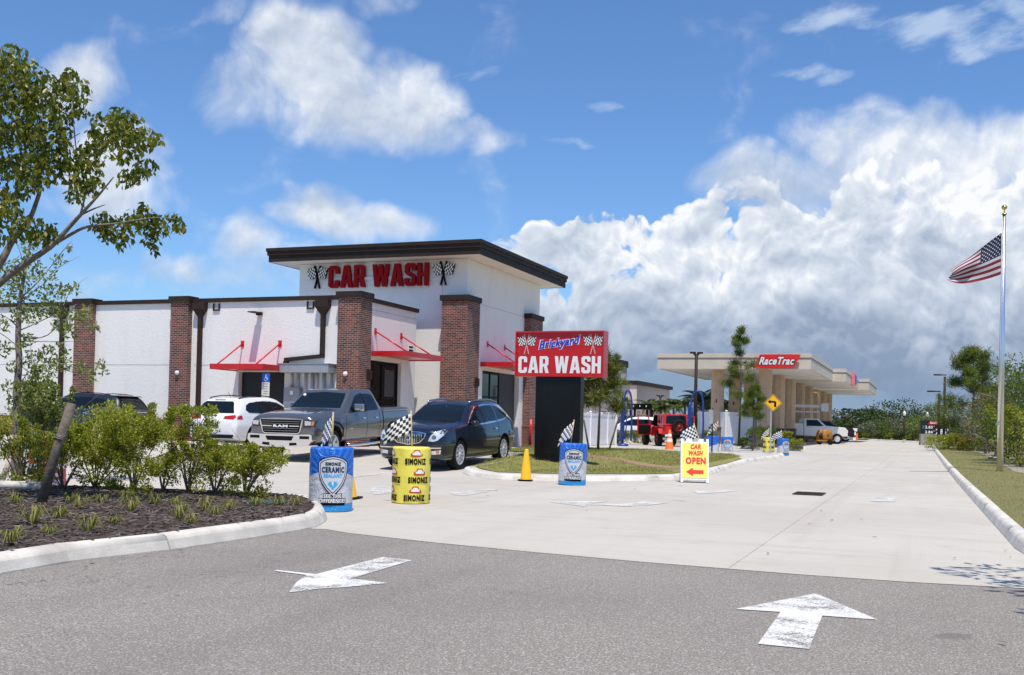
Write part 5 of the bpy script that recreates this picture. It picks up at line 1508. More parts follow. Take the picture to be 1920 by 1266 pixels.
mb = MB(); mb.lathe([(.07, 0), (.05, .05), (0, .06)], 12, Matrix.Translation((-1.5, 0, 1.72))); mb.build('roof_aerial', BLACK, c.root)
c.handles((0, -.85), 1.03, CHROME); c.mirror_pod(.8, .92, 1.15, DG)
c.patch('windshield', [(-.7, 1.24), (.7, 1.24), (.6, 1.6), (-.6, 1.6)], GLASS, '+x', .008)
c.place(xy(-8.65, -2.7), (-UA[0], -UA[1]), 0)
c.root.scale = (1., .96, .94)

# --- red off-roader with its doors open
RD = paint('bright red paint', (.6, .012, .010), 0, .25)
jp = empty('off_road_jeep', (0, 0, 0), 0, 'red off-roader with open doors and a spare wheel on the tailgate', 'car')


def jpart(n, fn, m_, parent=None, bev=0.):
    mb = MB(); fn(mb); o = mb.build(n, m_, parent or jp)
    if bev: bevel(o, bev, 2)
    return o


jpart('body', lambda m: (m.box(-2.05, .35, -.78, .78, .55, 1.12), m.box(.35, 1.95, -.62, .62, .6, 1.18), m.box(-2.0, -.9, -.74, .74, 1.12, 1.2)), RD, bev=.03)
jpart('hard_top', lambda m: (m.add([(x, y, z) for x, w_, z in ((-2.02, .76, 1.2), (-1.92, .68, 1.82), (.25, .66, 1.84)) for y in (-w_, w_)] + [(.25, -.66, 1.76), (.25, .66, 1.76), (-1.86, -.68, 1.76), (-1.86, .68, 1.76)], [(0, 1, 3, 2), (2, 3, 5, 4), (4, 5, 7, 6), (6, 7, 9, 8), (2, 4, 6, 8), (3, 9, 7, 5)]),
      m.box(-2.0, -1.88, -.76, -.66, 1.2, 1.8), m.box(-2.0, -1.88, .66, .76, 1.2, 1.8), m.box(-.95, -.85, -.74, -.68, 1.2, 1.8), m.box(-.95, -.85, .68, .74, 1.2, 1.8), m.box(-1.9, -.9, -.745, -.7, 1.2, 1.28), m.box(-1.9, -.9, .7, .745, 1.2, 1.28), m.box(-1.9, -.9, -.72, -.68, 1.68, 1.78), m.box(-1.9, -.9, .68, .72, 1.68, 1.78), m.box(-1.47, -1.38, -.73, -.69, 1.28, 1.7), m.box(-1.47, -1.38, .69, .73, 1.28, 1.7)), RD)
jpart('rear_window', lambda m: m.add([(-2.035, -.6, 1.3), (-2.035, .6, 1.3), (-1.965, .56, 1.74), (-1.965, -.56, 1.74)], [(0, 1, 2, 3)]), GLASS)
jpart('side_window', lambda m: (m.box(-1.87, -.92, -.71, -.705, 1.27, 1.7), m.box(-1.87, -.92, .705, .71, 1.27, 1.7)), GLASS)
jpart('windscreen_frame', lambda m: (m.add([(.55, -.68, 1.18), (.55, .68, 1.18), (.22, .64, 1.84), (.22, -.64, 1.84)], [(0, 1, 2, 3)])), GLASS)
jpart('cabin_seats', lambda m: (m.box(-.6, -.35, -.6, -.15, 1.0, 1.6), m.box(-.6, -.35, .15, .6, 1.0, 1.6)), MBLACK, bev=.04)
for sd in (-1, 1):
    for x in (1.35, -1.4):
        jpart('fender_flare', lambda m: m.prism([(x - .58, .72), (x - .42, 1.0), (x + .4, 1.0), (x + .58, .72), (x + .5, .72), (x + .36, .93), (x - .38, .93), (x - .5, .72)], .0, .22, Matrix.Translation((0, sd * .97 + (0 if sd > 0 else .22) , 0)) @ Matrix.Rotation(math.pi / 2, 4, 'X')), RD)
    jpart('tail_light', lambda m: m.box(-2.09, -2.0, sd * .70 - .07, sd * .70 + .07, .95, 1.12), REDLENS)
    jpart('door_mirror', lambda m: m.box(.35, .42, sd * 1.1 - .1, sd * 1.1 + .1, 1.3, 1.48), BLACK)
    dr = Matrix.Translation((.35, sd * .8, 0)) @ Matrix.Rotation(-sd * math.radians(66), 4, 'Z')
    d_ = jpart('open_door', lambda m: (m.box(-.98, 0, -.03, .03, .62, 1.2, dr), m.box(-.98, -.92, -.02, .02, 1.2, 1.75, dr), m.box(-.92, -.2, -.02, .02, 1.70, 1.75, dr), m.box(-.2, -.0, -.02, .02, 1.2, 1.26, dr), m.add([dr @ Vector(q) for q in ((-.06, -.02, 1.2), (0, -.02, 1.2), (-.2, -.02, 1.75), (-.26, -.02, 1.75), (-.06, .02, 1.2), (0, .02, 1.2), (-.2, .02, 1.75), (-.26, .02, 1.75))], [(0, 1, 2, 3), (7, 6, 5, 4), (0, 3, 7, 4), (1, 5, 6, 2)])), RD)
    jpart('door_lining', lambda m: m.box(-.93, -.06, -sd * .045 - .012, -sd * .045 + .012, .66, 1.17, dr), MBLACK, d_)
jpart('rear_bumper', lambda m: m.box(-2.25, -2.05, -.8, .8, .5, .68), MBLACK, bev=.03)
jpart('number_plate', lambda m: m.box(-2.262, -2.252, .42, .7, .56, .68), PAINTW)


def jwheel(M, r=.42, w=.27, nm='wheel'):
    t = MB(); t.lathe([(r * .55, -w / 2), (r * .93, -w / 2), (r, -w / 2 + .04), (r, w / 2 - .04), (r * .93, w / 2), (r * .55, w / 2 - .01), (r * .55, -w / 2)], 30, M); wh = t.build(nm, TYRE, jp)
    q = MB(); q.lathe([(r * .56, w / 2 - .01), (r * .5, w / 2 - .06), (r * .15, w / 2 - .05), (.06, w / 2), (0, w / 2)], 10, M); q.build('rim', mat('red and black wheel', (.22, .01, .01), .4, .3), wh)


for x in (1.35, -1.4):
    for sd in (-1, 1): jwheel(Matrix.Translation((x, sd * .82, .42)) @ Matrix.Rotation(-sd * math.pi / 2, 4, 'X'))
jwheel(Matrix.Translation((-2.24, -.1, 1.12)) @ Matrix.Rotation(-math.pi / 2, 4, 'Y'), .41, .25, 'spare_wheel')
jp.scale = (.99,) * 3
jd = Vector((math.sin(math.radians(-8)), math.cos(math.radians(-8)), 0))
jl = G(1268, 838)
jc = Vector(jl) + jd * 2.1
jp.location = (jc.x, jc.y, T(jc.x, jc.y)); jp.rotation_euler = (0, 0, math.atan2(jd.y, jd.x))
# ------------------------------------------------------------------ fuel station canopy
CF = G(1460, 838)        # only for scale
CZ = .15
KC = 65.0
pR = AT(1522, 693.2, 67.5); pL = AT(1229.6, 690, 70.2)
SOF = pR.z
uR, vR = uv(pR.x, pR.y); uL, vL = uv(pL.x, pL.y); vC = (vR + vL) / 2
can = empty('fuel_canopy', (*xy(uL, vC), 0), -YAW, 'long beige fuel station canopy on tan columns with stone feet', 'canopy')
WC = uR - uL
FH = 1.02


def cpart(n, fn, m_, parent=can):
    mb = MB(); fn(mb); return mb.build(n, m_, parent)


def block(m, x0, x1, y0, y1, z):
    t = .12
    for a, e in (((z, z + FH * .66), 0), ((z + FH * .66, z + FH * .72), -.06), ((z + FH * .72, z + FH), .03)):
        q0, q1 = a
        m.box(x0 - e, x1 + e, y0 - e, y0 + t, q0, q1); m.box(x0 - e, x1 + e, y1 - t, y1 + e, q0, q1)
        m.box(x0 - e, x0 + t, y0 + t, y1 - t, q0, q1); m.box(x1 - t, x1 + e, y0 + t, y1 - t, q0, q1)


E1 = uv(*AT(1557, 715.4, 82.5)[:2])[1] - vC
blocks = [(0, WC, 0, E1), (.5, WC + .9, E1 + 1.2, E1 + 17), (1.0, WC + 1.8, E1 + 18.2, E1 + 34)]
for b_ in blocks:
    fa = cpart('canopy_fascia', lambda m: block(m, *b_, SOF), TAN)
    cpart('fascia_groove', lambda m: (m.box(b_[0] - .03, b_[1] + .03, b_[2] - .03, b_[2] - .001, SOF + FH * .665, SOF + FH * .715), m.box(b_[1] + .001, b_[1] + .03, b_[2], b_[3], SOF + FH * .665, SOF + FH * .715)), mat('grey groove', (.16, .15, .14), .6), fa)
    cpart('canopy_soffit', lambda m: m.box(b_[0] + .12, b_[1] - .12, b_[2] + .12, b_[3] - .12, SOF + .03, SOF + .08), CANOPYUNDER, fa)
    cpart('canopy_deck', lambda m: m.box(b_[0] + .12, b_[1] - .12, b_[2] + .12, b_[3] - .12, SOF + FH * .6, SOF + FH * .65), GREY, fa)
cpart('canopy_link', lambda m: m.box(1.2, WC - .1, E1 + .001, E1 + 18.1, SOF + .09, SOF + .2), CANOPYUNDER)
ic = can.matrix_basis.inverted() if False else Matrix.LocRotScale(can.location, can.rotation_euler, None).inverted()
c1 = ic @ AT(1436, 695, 69.5); l1 = ic @ AT(1346.5, 693, 70.8)
colm = []
for r_, (x0, y0, n) in enumerate(((c1.x, c1.y, 8), (l1.x, l1.y, 8))):
    for i in range(n):
        y = y0 + i * 6.75
        x = x0 + (.0 if r_ == 0 else 0) * i
        w_ = .40
        colm.append((x, y))
        p_ = cpart('canopy_column', lambda m: m.prism([(x - w_, y - w_ + .22), (x - w_ + .22, y - w_), (x + w_ - .22, y - w_), (x + w_, y - w_ + .22), (x + w_, y + w_ - .22), (x + w_ - .22, y + w_), (x - w_ + .22, y + w_), (x - w_, y + w_ - .22)], 1.3, SOF + .1), TANCOL)
        cpart('stone_foot', lambda m: (m.box(x - w_ - .06, x + w_ + .06, y - w_ - .06, y + w_ + .06, .1, 1.22), m.box(x - w_ - .1, x + w_ + .1, y - w_ - .1, y + w_ + .1, 1.22, 1.3)), STONE, p_)
# station name board on the front fascia
sR = AT(1504, 680, 68); sL = AT(1412, 679, 68)
a0 = (ic @ sL).x; a1 = (ic @ sR).x
Mf = wall_frame((a0 + a1) / 2, -.16, SOF + .48, (0, -1, 0))
hw = (a1 - a0) / 2; hh = .44
sb2 = cpart('name_board', lambda m: m.prism([(-hw, -hh), (hw - .42, -hh), (hw, hh - .05), (hw - .06, hh), (-hw + .45, hh), (-hw + .4, hh - .03)], 0, .12, Mf), mat('red name board', (.72, .02, .02), .35, 0))
for bold, z, m_ in ((.11, .125, BLACK), (.035, .14, PAINTW)):
    mb = MB(); put(mb, fit(text_mesh('RaceTrac', 1, bold, .35), 2 * hw * .76 * (1 if m_ is PAINTW else 1.05), .5 * (1 if m_ is PAINTW else 1.12)), Mf @ Matrix.Translation((0, .03, z))); mb.build('lettering', m_, sb2)
# projecting sign on the second block
b_ = blocks[1]
cpart('side_board', lambda m: m.box(b_[1] + .03, b_[1] + .3, b_[2] + 6, b_[2] + 8.2, SOF + .02, SOF + FH), mat('pinkish red board', (.8, .2, .22), .4))
cpart('side_emblem', lambda m: m.box(b_[1] + .301, b_[1] + .36, b_[2] + 6.4, b_[2] + 7.8, SOF + .15, SOF + FH - .2), mat('blue emblem', (.05, .1, .6), .4))
for i, (x, y) in enumerate(colm[8:10]):
    cpart('column_number', lambda m: m.box(x - .05, x + .05, y - .41, y - .402, 2.9, 3.15), mat('dark red print', (.2, .02, .02), .5))


# fuel pumps under the canopy
for i in range(4):
    P_ = Vector((*xy(uL + (c1.x + l1.x) / 2, vC + c1.y + 4 + i * 6.75 * 2), 0)); P_.z = T(P_.x, P_.y)
    o = empty('fuel_pump', P_, -YAW, ('red and white fuel pump under the canopy, nearest the camera', 'second fuel pump under the canopy', 'third fuel pump under the canopy', 'farthest fuel pump under the canopy')[i], 'fuel pump', 'fuel pumps under the canopy')
    mb = MB(); mb.box(-.45, .45, -.3, .3, 0, 1.9); mb.build('pump_body', mat('pump grey', (.25, .25, .26), .5), o)
    mb = MB(); mb.box(-.46, .46, -.32, .32, 1.9, 2.2); mb.build('pump_top', RED, o)


# ------------------------------------------------------------------ white vinyl fences
def fence(pts, h, label, gap=.0):
    o = empty('vinyl_fence', (pts[0][0], pts[0][1], T(*pts[0][:2])), 0, label, 'fence', 'white vinyl fence enclosures')
    Pn = MB(); n = 0
    for a, c_ in zip(pts, pts[1:]):
        L = math.dist(a[:2], c_[:2]); k = max(1, round(L / 1.9)); d = Vector((c_[0] - a[0], c_[1] - a[1], 0)) / k
        ang = math.atan2(d.y, d.x)
        for i in range(k + (1 if c_ is pts[-1] else 0)):
            q = Vector((a[0], a[1], 0)) + d * i - o.location; q.z = 0
            M = Matrix.Translation(q) @ Matrix.Rotation(ang, 4, 'Z')
            mb = MB(); mb.box(-.065, .065, -.065, .065, 0, h + .06, M); mb.add([M @ Vector(p) for p in ((-.08, -.08, h + .06), (.08, -.08, h + .06), (.08, .08, h + .06), (-.08, .08, h + .06), (0, 0, h + .13))], [(0, 1, 4), (1, 2, 4), (2, 3, 4), (3, 0, 4), (0, 3, 2, 1)])
            mb.build('fence_post', VINYL, o)
            if i < k:
                l = d.length
                mb = MB(); mb.box(.066, l - .066, -.03, .03, h - .14, h, M); mb.box(.066, l - .066, -.03, .03, .04, .18, M)
                nb = int((l - .14) / .15); wv = (l - .14) / nb
                for j in range(nb): mb.box(.07 + j * wv + .006, .07 + (j + 1) * wv - .002, -.012, .012, .18, h - .14, M)
                mb.build('fence_panel', VINYL, o)
    return o


f1a = G(1070, 838); f1b = G(1093, 837.5); f1c = G(1153, 834)
fence([(f1a.x - 1.6, f1a.y + .3), (f1a.x, f1a.y), (f1c.x, f1c.y), (f1c.x - 1.4, f1c.y + 3)], 1.72, 'white vinyl fence right of the black sign post behind the young pine')
f2a = G(1361, 834); f2b = G(1409, 834)
fence([(f2a.x - 1.2, f2a.y + 3.4), (f2a.x, f2a.y), (f2b.x, f2b.y), (G(1446, 833).x + .5, G(1446, 833).y + 3.6)], 2.15, 'white vinyl fence enclosure left of the yellow turn sign')


# ------------------------------------------------------------------ poles, lamps, flag
fp = G(1874.5, 893); fp.z += .14
fo = empty('flag_pole', fp, 0, 'tall silver flag pole with a gold ball top on the right hand lawn', 'flag pole')
HF = (893 - 410) * fp.y / F
mb = MB(); mb.tube([(0, 0, 0), (0, 0, HF * .45), (0, 0, HF)], [.092, .082, .045], 20); mb.build('pole', mat('brushed aluminium', (.72, .73, .75), .28, .9), fo)
mb = MB(); mb.lathe([(0, -.085), (.045, -.07), (.078, -.03), (.085, 0), (.078, .03), (.045, .07), (0, .085)], 20, Matrix.Translation((0, 0, HF + .22))); mb.lathe([(.07, HF + .0), (.07, HF + .03), (.015, HF + .04), (.015, HF + .15)], 12); mb.build('finial_ball', mat('gold ball', (.75, .5, .12), .2, 1.), fo)
mb = MB(); mb.box(-.12, .0, -.06, .06, 1.42, 1.5); mb.build('cleat', GALV, fo)
mb = MB(); mb.tube([(-.075, -.06, HF - .1), (-.09, -.09, HF * .5), (-.1, -.08, 1.45)], .006, 5); mb.build('halyard', PAINTW, fo)

FY = fp.y
Ftop = AT(1878, 437, FY) ; Fbot = AT(1876.5, 516, FY)


def us_flag():
    o = empty('national_flag', Ftop, 0, 'stars and stripes flag drooping in light wind from the tall silver pole', 'flag')
    m = MB(); m.cs = True
    NX, NY = 57, 39
    kx = FY / F
    # free edge and lines traced from the look of the cloth, in metres from the top hoist corner
    def S(a, c):
        # top edge falls from the hoist towards lower left, bottom edge runs nearly level
        top = Vector((-95 * a, 0, -(8 + 78 * a ** .92) if a > 0 else 0)) * kx
        top = Vector((-92 * a, 0, -(74 * a ** 1.05))) * kx
        bot = Vector((-102 * a, 0, -(78 + 20 * math.sin(a * 2.1) - 3 * a))) * kx
        q = top.lerp(bot, c ** (1 + .25 * a))
        fold = math.sin(c * 7.5 + a * 2.5) * .09 * a + math.sin(a * 9 - c * 4) * .05 * a
        q += Vector((math.sin(c * 6 + a * 5) * .03 * a, fold * 1.1, math.sin(a * 8 + c * 5) * .025 * a))
        return q
    for j in range(NY + 1):
        for i in range(NX + 1): m.v.append(tuple(S(i / NX, j / NY)))
    for j in range(NY):
        for i in range(NX):
            st = j // 3
            m.cm = 2 if (st < 7 and i < NX * .4) else (0 if st % 2 == 0 else 1)
            k = j * (NX + 1) + i; m.face((k, k + 1, k + NX + 2, k + NX + 1))
    f_ = m.build('flag_cloth', [mat('flag red', (.20, .008, .016), .8), mat('flag white', (.5, .5, .56), .8), mat('flag blue', (.008, .012, .05), .8)], o)
    st_ = MB()
    for r in range(9):
        for q in range(6 if r % 2 == 0 else 5):
            a = (q + (.5 if r % 2 == 0 else 1)) / 6 * .4; c_ = (r + .6) / 9.4 * (7 / 13)
            p = S(a, c_); dx = (S(a + .01, c_) - p).normalized(); dy = (S(a, c_ + .01) - p).normalized(); nn = dx.cross(dy).normalized()
            for side in (-1, 1):
                pts = []
                for k in range(10):
                    rr = .026 if k % 2 == 0 else .011; an = math.pi * k / 5 - math.pi / 2
                    pts.append(p + (dx * math.cos(an) + dy * math.sin(an)) * rr + nn * .006 * side)
                st_.add(pts, [tuple(range(10))])
    st_.build('stars', PAINTW, f_)
    mb = MB(); mb.tube([(0, 0, 0), (.03, 0, -.05)], .01, 5); mb.build('clip', GALV, o)


us_flag()


def lamp(px, pyy, topy, label, heads='double', Y=None, group='parking lot lamp posts'):
    p = G(px, pyy) if Y is None else Vector((*AT(px, 800, Y)[:2], 0)); p.z = T(p.x, p.y)
    h = (AT(px, topy, p.y).z - p.z)
    o = empty('street_lamp', p, 0, label, 'street lamp', group)
    mb = MB(); mb.tube([(0, 0, 0), (0, 0, h - .1)], [.11, .09] if heads != 'post' else [.06, .05], 10); mb.build('pole', BRONZE, o)
    mb = MB(); mb.lathe([(.25, 0), (.25, .6), (.12, .62)], 14) if heads != 'post' else mb.lathe([(.14, 0), (.12, .3), (.1, .32)], 10); mb.build('pole_foot', mat('pole foot concrete', (.4, .38, .36), .9), o)
    mb = MB()
    if heads == 'double':
        for s_ in (-1, 1): mb.box(min(s_ * .06, s_ * .36), max(s_ * .06, s_ * .36), -.16, .16, h - .1, h); mb.tube([(0, 0, h - .3), (s_ * .2, 0, h - .06)], .04, 6)
    elif heads == 'single': mb.box(-.85, -.35, -.2, .2, h - .02, h + .08); mb.box(-.35, .1, -.05, .05, h - .01, h + .07)
    else: mb.lathe([(.1, h - .1), (.13, h), (.17, h + .2), (.1, h + .32), (.03, h + .42), (0, h + .44)], 12)
    mb.build('lamp_head', BRONZE if heads != 'post' else mat('opal lamp glass', (.85, .8, .66), .3), o)
    return o


lamp(1303, 828, 660, 'tall dark lamp post with two heads in front of the canopy', Y=62)
lamp(1237, 828, 741, 'small distant lamp post with a short cross head above the red off-roader', Y=100)
lamp(1770, 828, 704, 'taller of the two single arm lamp posts beside the price sign', 'single', Y=86)
lamp(1760, 828, 735, 'shorter of the two single arm lamp posts beside the price sign', 'single', Y=80)
lamp(1695.5, 835, 778, 'small black post lamp with a cream lantern, left of the price sign', 'post', Y=108, group='lantern posts')
lamp(1738.5, 835, 780, 'small black post lamp with a cream lantern just behind the price sign', 'post', Y=116, group='lantern posts')
# utility pole far right
pu_ = Vector((*AT(1888, 800, 120)[:2], 0)); uo = empty('utility_pole', pu_, 0, 'thin distant utility pole with two cross arms right of the flag pole', 'utility pole')
hz = AT(1888, 704, 120).z
mb = MB(); mb.tube([(0, 0, 0), (0, 0, hz)], .14, 8); mb.build('pole', BARKD, uo)
for z in (715, 727):
    mb = MB(); zz = AT(1888, z, 120).z; mb.tube([(0, 0, zz), (.35, 0, zz + .1), (.72, 0, zz + .12)], .05, 5); mb.build('cross_arm', BARKD, uo)

# price sign
ps = Vector((*AT(1752, 800, 92)[:2], 0)); ps.z = .15
po = empty('fuel_price_sign', ps, -.1, 'low black fuel price sign with white numbers and a red name panel', 'sign')
kk = 92 / F
def zz_(y): return AT(1752, y, 92).z - ps.z
mb = MB(); mb.box(-24 * kk, 26 * kk, 0, .4, zz_(814), zz_(789)); mb.build('sign_box', mat('price sign black', (.01, .01, .014), .4), po)
mb = MB(); mb.box(-25 * kk, 27 * kk, -.05, .45, 0, zz_(814.2)); mb.build('sign_foot', mat('stone coloured foot', (.3, .28, .24), .9), po)
mb = MB(); M = wall_frame(.0, -.02, zz_(793), (0, -1, 0)); mb.prism([(-13 * kk, -3.2 * kk), (9 * kk, -3.2 * kk), (13 * kk, 3 * kk), (-8 * kk, 3.6 * kk)], 0, .04, M); nb_ = mb.build('name_panel', mat('red name panel', (.5, .01, .03), .4), po)
mb = MB(); put(mb, fit(text_mesh('RaceTrac', 1, .03, .35), 17 * kk, 4.2 * kk), M @ Matrix.Translation((0, 0, .05))); mb.build('lettering', PAINTW, nb_)
mb = MB()
for s_, x, y, w_, h_ in (('2.85', -10, 801.3, 14, 5.2), ('2.84', -10, 810.5, 14, 5.2), ('9', -.8, 799.5, 1.6, 2.2), ('9', -.8, 808.5, 1.6, 2.2), ('2.86', 12, 809, 19, 10.), ('9', 24, 806, 2.4, 5)):
    put(mb, fit(text_mesh(s_, 1, .03), w_ * kk, h_ * kk), wall_frame(x * kk, -.02, zz_(y), (0, -1, 0)))
mb.build('price_numbers', PAINTW, po)
mb = MB(); mb.box(-22 * kk, -19 * kk, -.03, -.001, zz_(804.5), zz_(798)); mb.build('green_tab', mat('green tab', (.01, .2, .1), .4), po)


# ------------------------------------------------------------------ vacuum arches
def arch(px, pyy, wpx, hpx, Y, label):
    p = Vector((*AT(px, 800, Y)[:2], 0)); p.z = T(p.x, p.y)
    o = empty('vacuum_arch', p, 0, label, 'vacuum station', 'blue vacuum arches')
    k = Y / F; w_ = wpx * k / 2; h = AT(px, hpx, Y).z - p.z
    pts = [(-w_, 0, 0), (-w_, 0, h * .74)] + [(-w_ * math.cos(a), 0, h * .74 + h * .26 * math.sin(a)) for a in [math.pi * i / 12 for i in range(1, 12)]] + [(w_, 0, h * .74), (w_ * 1.1, 0, h * .4), (w_, 0, .3)]
    mb = MB(); mb.tube(pts, .05, 8); mb.build('arch_tube', BLUEM, o)
    mb = MB(); mb.lathe([(.09, .0), (.12, h * .3), (.11, h * .62), (.08, h * .72), (.04, h * .8), (0, h * .8)], 14, Matrix.Translation((-w_ - .03, .15, 0))); mb.build('vacuum_canister', BLUEM, o)
    mb = MB(); mb.tube([(-w_ + .12, 0, h * .8), (-w_ + .18, .05, h * .4), (-w_ + .1, .0, h * .12), (-w_ + .02, .1, h * .3)], .035, 6); mb.build('hose', BLUEM, o)
    mb = MB(); mb.lathe([(.3, 0), (.3, .12), (.15, .14)], 12, Matrix.Translation((-w_, 0, 0))); mb.build('foot_plate', BLUEM, o)


arch(1176, 830, 15, 732, 57, 'blue vacuum arch between the white fence and the red off-roader')
arch(1306, 832, 23, 733, 58, 'blue vacuum arch beside the tall lamp post, right of the red off-roader')

# shop building behind and the dark vacuum shelter
k = 100 / F
so_ = Vector((*AT(1120, 800, 100)[:2], 0)); so_.z = T(so_.x, so_.y)
sh_ = empty('shop_building', so_, -YAW, 'beige station shop building with a flat brown roof edge behind the white fence', 'building')
zt = AT(1190, 722, 100).z - so_.z
mb = MB(); mb.box(-6, 72 * k, 0, 14, 0, zt); mb.build('shop_wall', mat('pinkish beige wall', (.62, .5, .42), .8, 0, .05, 1), sh_)
mb = MB(); mb.box(-6.3, 72 * k + .3, -.3, 14.2, zt, zt + .35); mb.build('roof_edge', BRONZE, sh_)
mb = MB(); mb.box(62 * k, 72 * k + .15, -.15, -.01, 0, zt - .1); mb.build('corner_pilaster', mat('pale peach trim', (.72, .58, .5), .8), sh_)
mb = MB(); mb.box(46 * k, 58 * k, -.06, -.005, zt - 2.6, zt - 1.2); mb.build('shop_window', DKGLASS, sh_)
mb = MB(); mb.box(40 * k, 60 * k, -.1, -.01, 1, zt - 3); mb.build('lower_brick', BRICKRED, sh_)
zt2 = zt + 1.6
mb = MB(); mb.box(-6.5, 52 * k, -1.5, 1, zt2, zt2 + .6); mb.build('upper_canopy', BRONZE, sh_)
mb = MB(); mb.box(-6.2, 50 * k, -.8, .9, zt + .352, zt2 - .002); mb.build('upper_wall', mat('pinkish beige wall', (.62, .5, .42)), sh_)
vs_ = Vector((*AT(1168, 800, 84)[:2], 0)); vs_.z = T(vs_.x, vs_.y); k = 84 / F
so2 = empty('pay_shelter', vs_, 0, 'dark flat roofed shelter behind the red off-roader', 'shelter')
zt = AT(1195, 757, 84).z - vs_.z
mb = MB(); mb.box(0, 54 * k, 0, 3.2, zt - .42, zt); mb.build('shelter_roof', BLACK, so2)
for x in (.1, 20 * k, 52 * k):
    for y in (.1, 2.9): mb = MB(); mb.box(x, x + .18, y, y + .2, 0, zt - .42); mb.build('shelter_post', MBLACK, so2)
for x in (18, 30, 42): mb = MB(); mb.box(x * k, (x + 1.5) * k, -.03, -.002, zt - .25, zt - .12); mb.build('roof_light', PAINTW, so2)
mb = MB(); mb.box(8 * k, 24 * k, 1.2, 2.2, 0, 1.9); mb.build('pay_cabinet', mat('brown cabinet', (.16, .12, .1), .7), so2)
mb = MB(); mb.box(30 * k, 36 * k, 1.2, 1.6, .6, 2.3); mb.build('white_panel', PAINTW, so2)


# ------------------------------------------------------------------ far vehicles
def small_car(px, Y, head, st, m_, label, name='parked_car', cat='car', sc=1.):
    c = Car(name, label, st, m_, cat)
    c.wheels((1.35, -1.33), .35, .22, 5)
    c.both('side_window', [(.9, 1.1), (.5, 1.34), (.1, 1.5), (-.9, 1.5), (-1.6, 1.36), (-1.68, 1.22), (-1.5, 1.12)], GLASS, .012)
    c.patch('rear_window', [(-.66, 1.13), (.66, 1.13), (.54, 1.48), (-.54, 1.48)], GLASS, '-x', .01)
    c.patch('windshield', [(-.68, 1.16), (.68, 1.16), (.58, 1.5), (-.58, 1.5)], GLASS, '+x', .008)
    for sd in (-1, 1):
        c.patch('tail_light', [(sd * .5, .96), (sd * .8, .96), (sd * .8, 1.06), (sd * .5, 1.06)], REDLENS, '-x', .014, step=.1)
        c.patch('headlight', [(sd * .5, .74), (sd * .72, .74), (sd * .7, .86), (sd * .5, .84)], LENS, '+x', .014, step=.1)
    p = AT(px, 800, Y); c.place((p.x, p.y), head)
    return c


small_car(1193, 66, (-1, .35), SUV2, WH, 'white car partly hidden behind the open door of the red off-roader')


def truck(px, Y, m_, name, label, cat, ln=1., ext=()):
    p = AT(px, 800, Y); z = T(p.x, p.y)
    hd = Vector((VA[0] * .35 + UA[0] * .94, VA[1] * .35 + UA[1] * .94))
    o = empty(name, (p.x, p.y, z), math.atan2(hd.y, hd.x), label, cat)
    def tp(n, fn, mm, parent=None, bev=.0):
        mb = MB(); fn(mb); q = mb.build(n, mm, parent or o)
        if bev: bevel(q, bev, 2)
        return q
    tp('hood', lambda m: m.add([(x, y, zz) for x, zz in ((1.2, .6), (1.2, 1.45), (2.7, 1.32), (2.9, 1.1), (2.9, .6)) for y in (-.95, .95)], [(0, 1, 3, 2), (2, 3, 5, 4), (4, 5, 7, 6), (6, 7, 9, 8), (0, 2, 4, 6, 8), (9, 7, 5, 3, 1), (0, 8, 9, 1)]), m_, bev=.05)
    tp('cab', lambda m: m.add([(x, y * w_, zz) for x, zz, w_ in ((-.6, .6, 1), (-.6, 1.35, 1), (-.55, 2.0, .84), (.55, 2.0, .84), (1.2, 1.4, 1), (1.2, .6, 1)) for y in (-.95, .95)], [(0, 1, 3, 2), (2, 3, 5, 4), (4, 5, 7, 6), (6, 7, 9, 8), (8, 9, 11, 10), (0, 2, 8, 10), (2, 4, 6, 8), (11, 9, 3, 1), (9, 7, 5, 3), (0, 10, 11, 1)]), m_, bev=.04)
    for s_ in (-1, 1):
        tp('side_window', lambda m: m.add([(-.4, s_ * .965, 1.4), (.95, s_ * .965, 1.42), (.48, s_ * .84, 1.9), (-.4, s_ * .84, 1.9)], [(0, 1, 2, 3)]), GLASS)
        tp('headlight', lambda m: m.box(2.86, 2.92, s_ * .78 - .12, s_ * .78 + .12, .95, 1.12), LENS)
        for x in (2.05, -1.9):
            M = Matrix.Translation((x, s_ * .86, .42)) @ Matrix.Rotation(-s_ * math.pi / 2, 4, 'X')
            mb = MB(); mb.lathe([(.24, -.13), (.42, -.12), (.42, .12), (.24, .13), (.22, .05), (0, .06)], 24, M); wq = mb.build('wheel', TYRE, o)
            mb = MB(); mb.lathe([(.24, .12), (.1, .1), (0, .14)], 12, M); mb.build('rim', RIM, wq)
    tp('windshield', lambda m: m.add([(1.16, -.86, 1.46), (1.16, .86, 1.46), (.6, .76, 1.95), (.6, -.76, 1.95)], [(0, 1, 2, 3)]), GLASS)
    tp('grille', lambda m: m.box(2.9, 2.93, -.6, .6, .72, 1.1), MBLACK)
    tp('front_bumper', lambda m: m.box(2.85, 3.05, -.95, .95, .45, .68), CHROME, bev=.03)
    tp('cargo_bed', lambda m: (m.box(-3.0, -.65, -.98, .98, .62, 1.3 if not ext else 1.5)), m_, bev=.03)
    if ext:
        tp('boom', lambda m: (m.box(-3.1, .9, -.14, .14, 2.9, 3.12), m.box(-3.1, -2.6, -.3, .3, 1.5, 2.9), m.box(.9, 1.5, -.3, .3, 2.6, 3.25), m.box(-2.9, .8, -.1, .1, 2.5, 2.6)), mat('boom white', (.6, .62, .62), .5))
        tp('tool_box', lambda m: m.box(-3.0, -.7, -1.1, -.985, .7, 1.6), m_); tp('tool_box', lambda m: m.box(-3.0, -.7, .985, 1.1, .7, 1.6), m_)
    return o


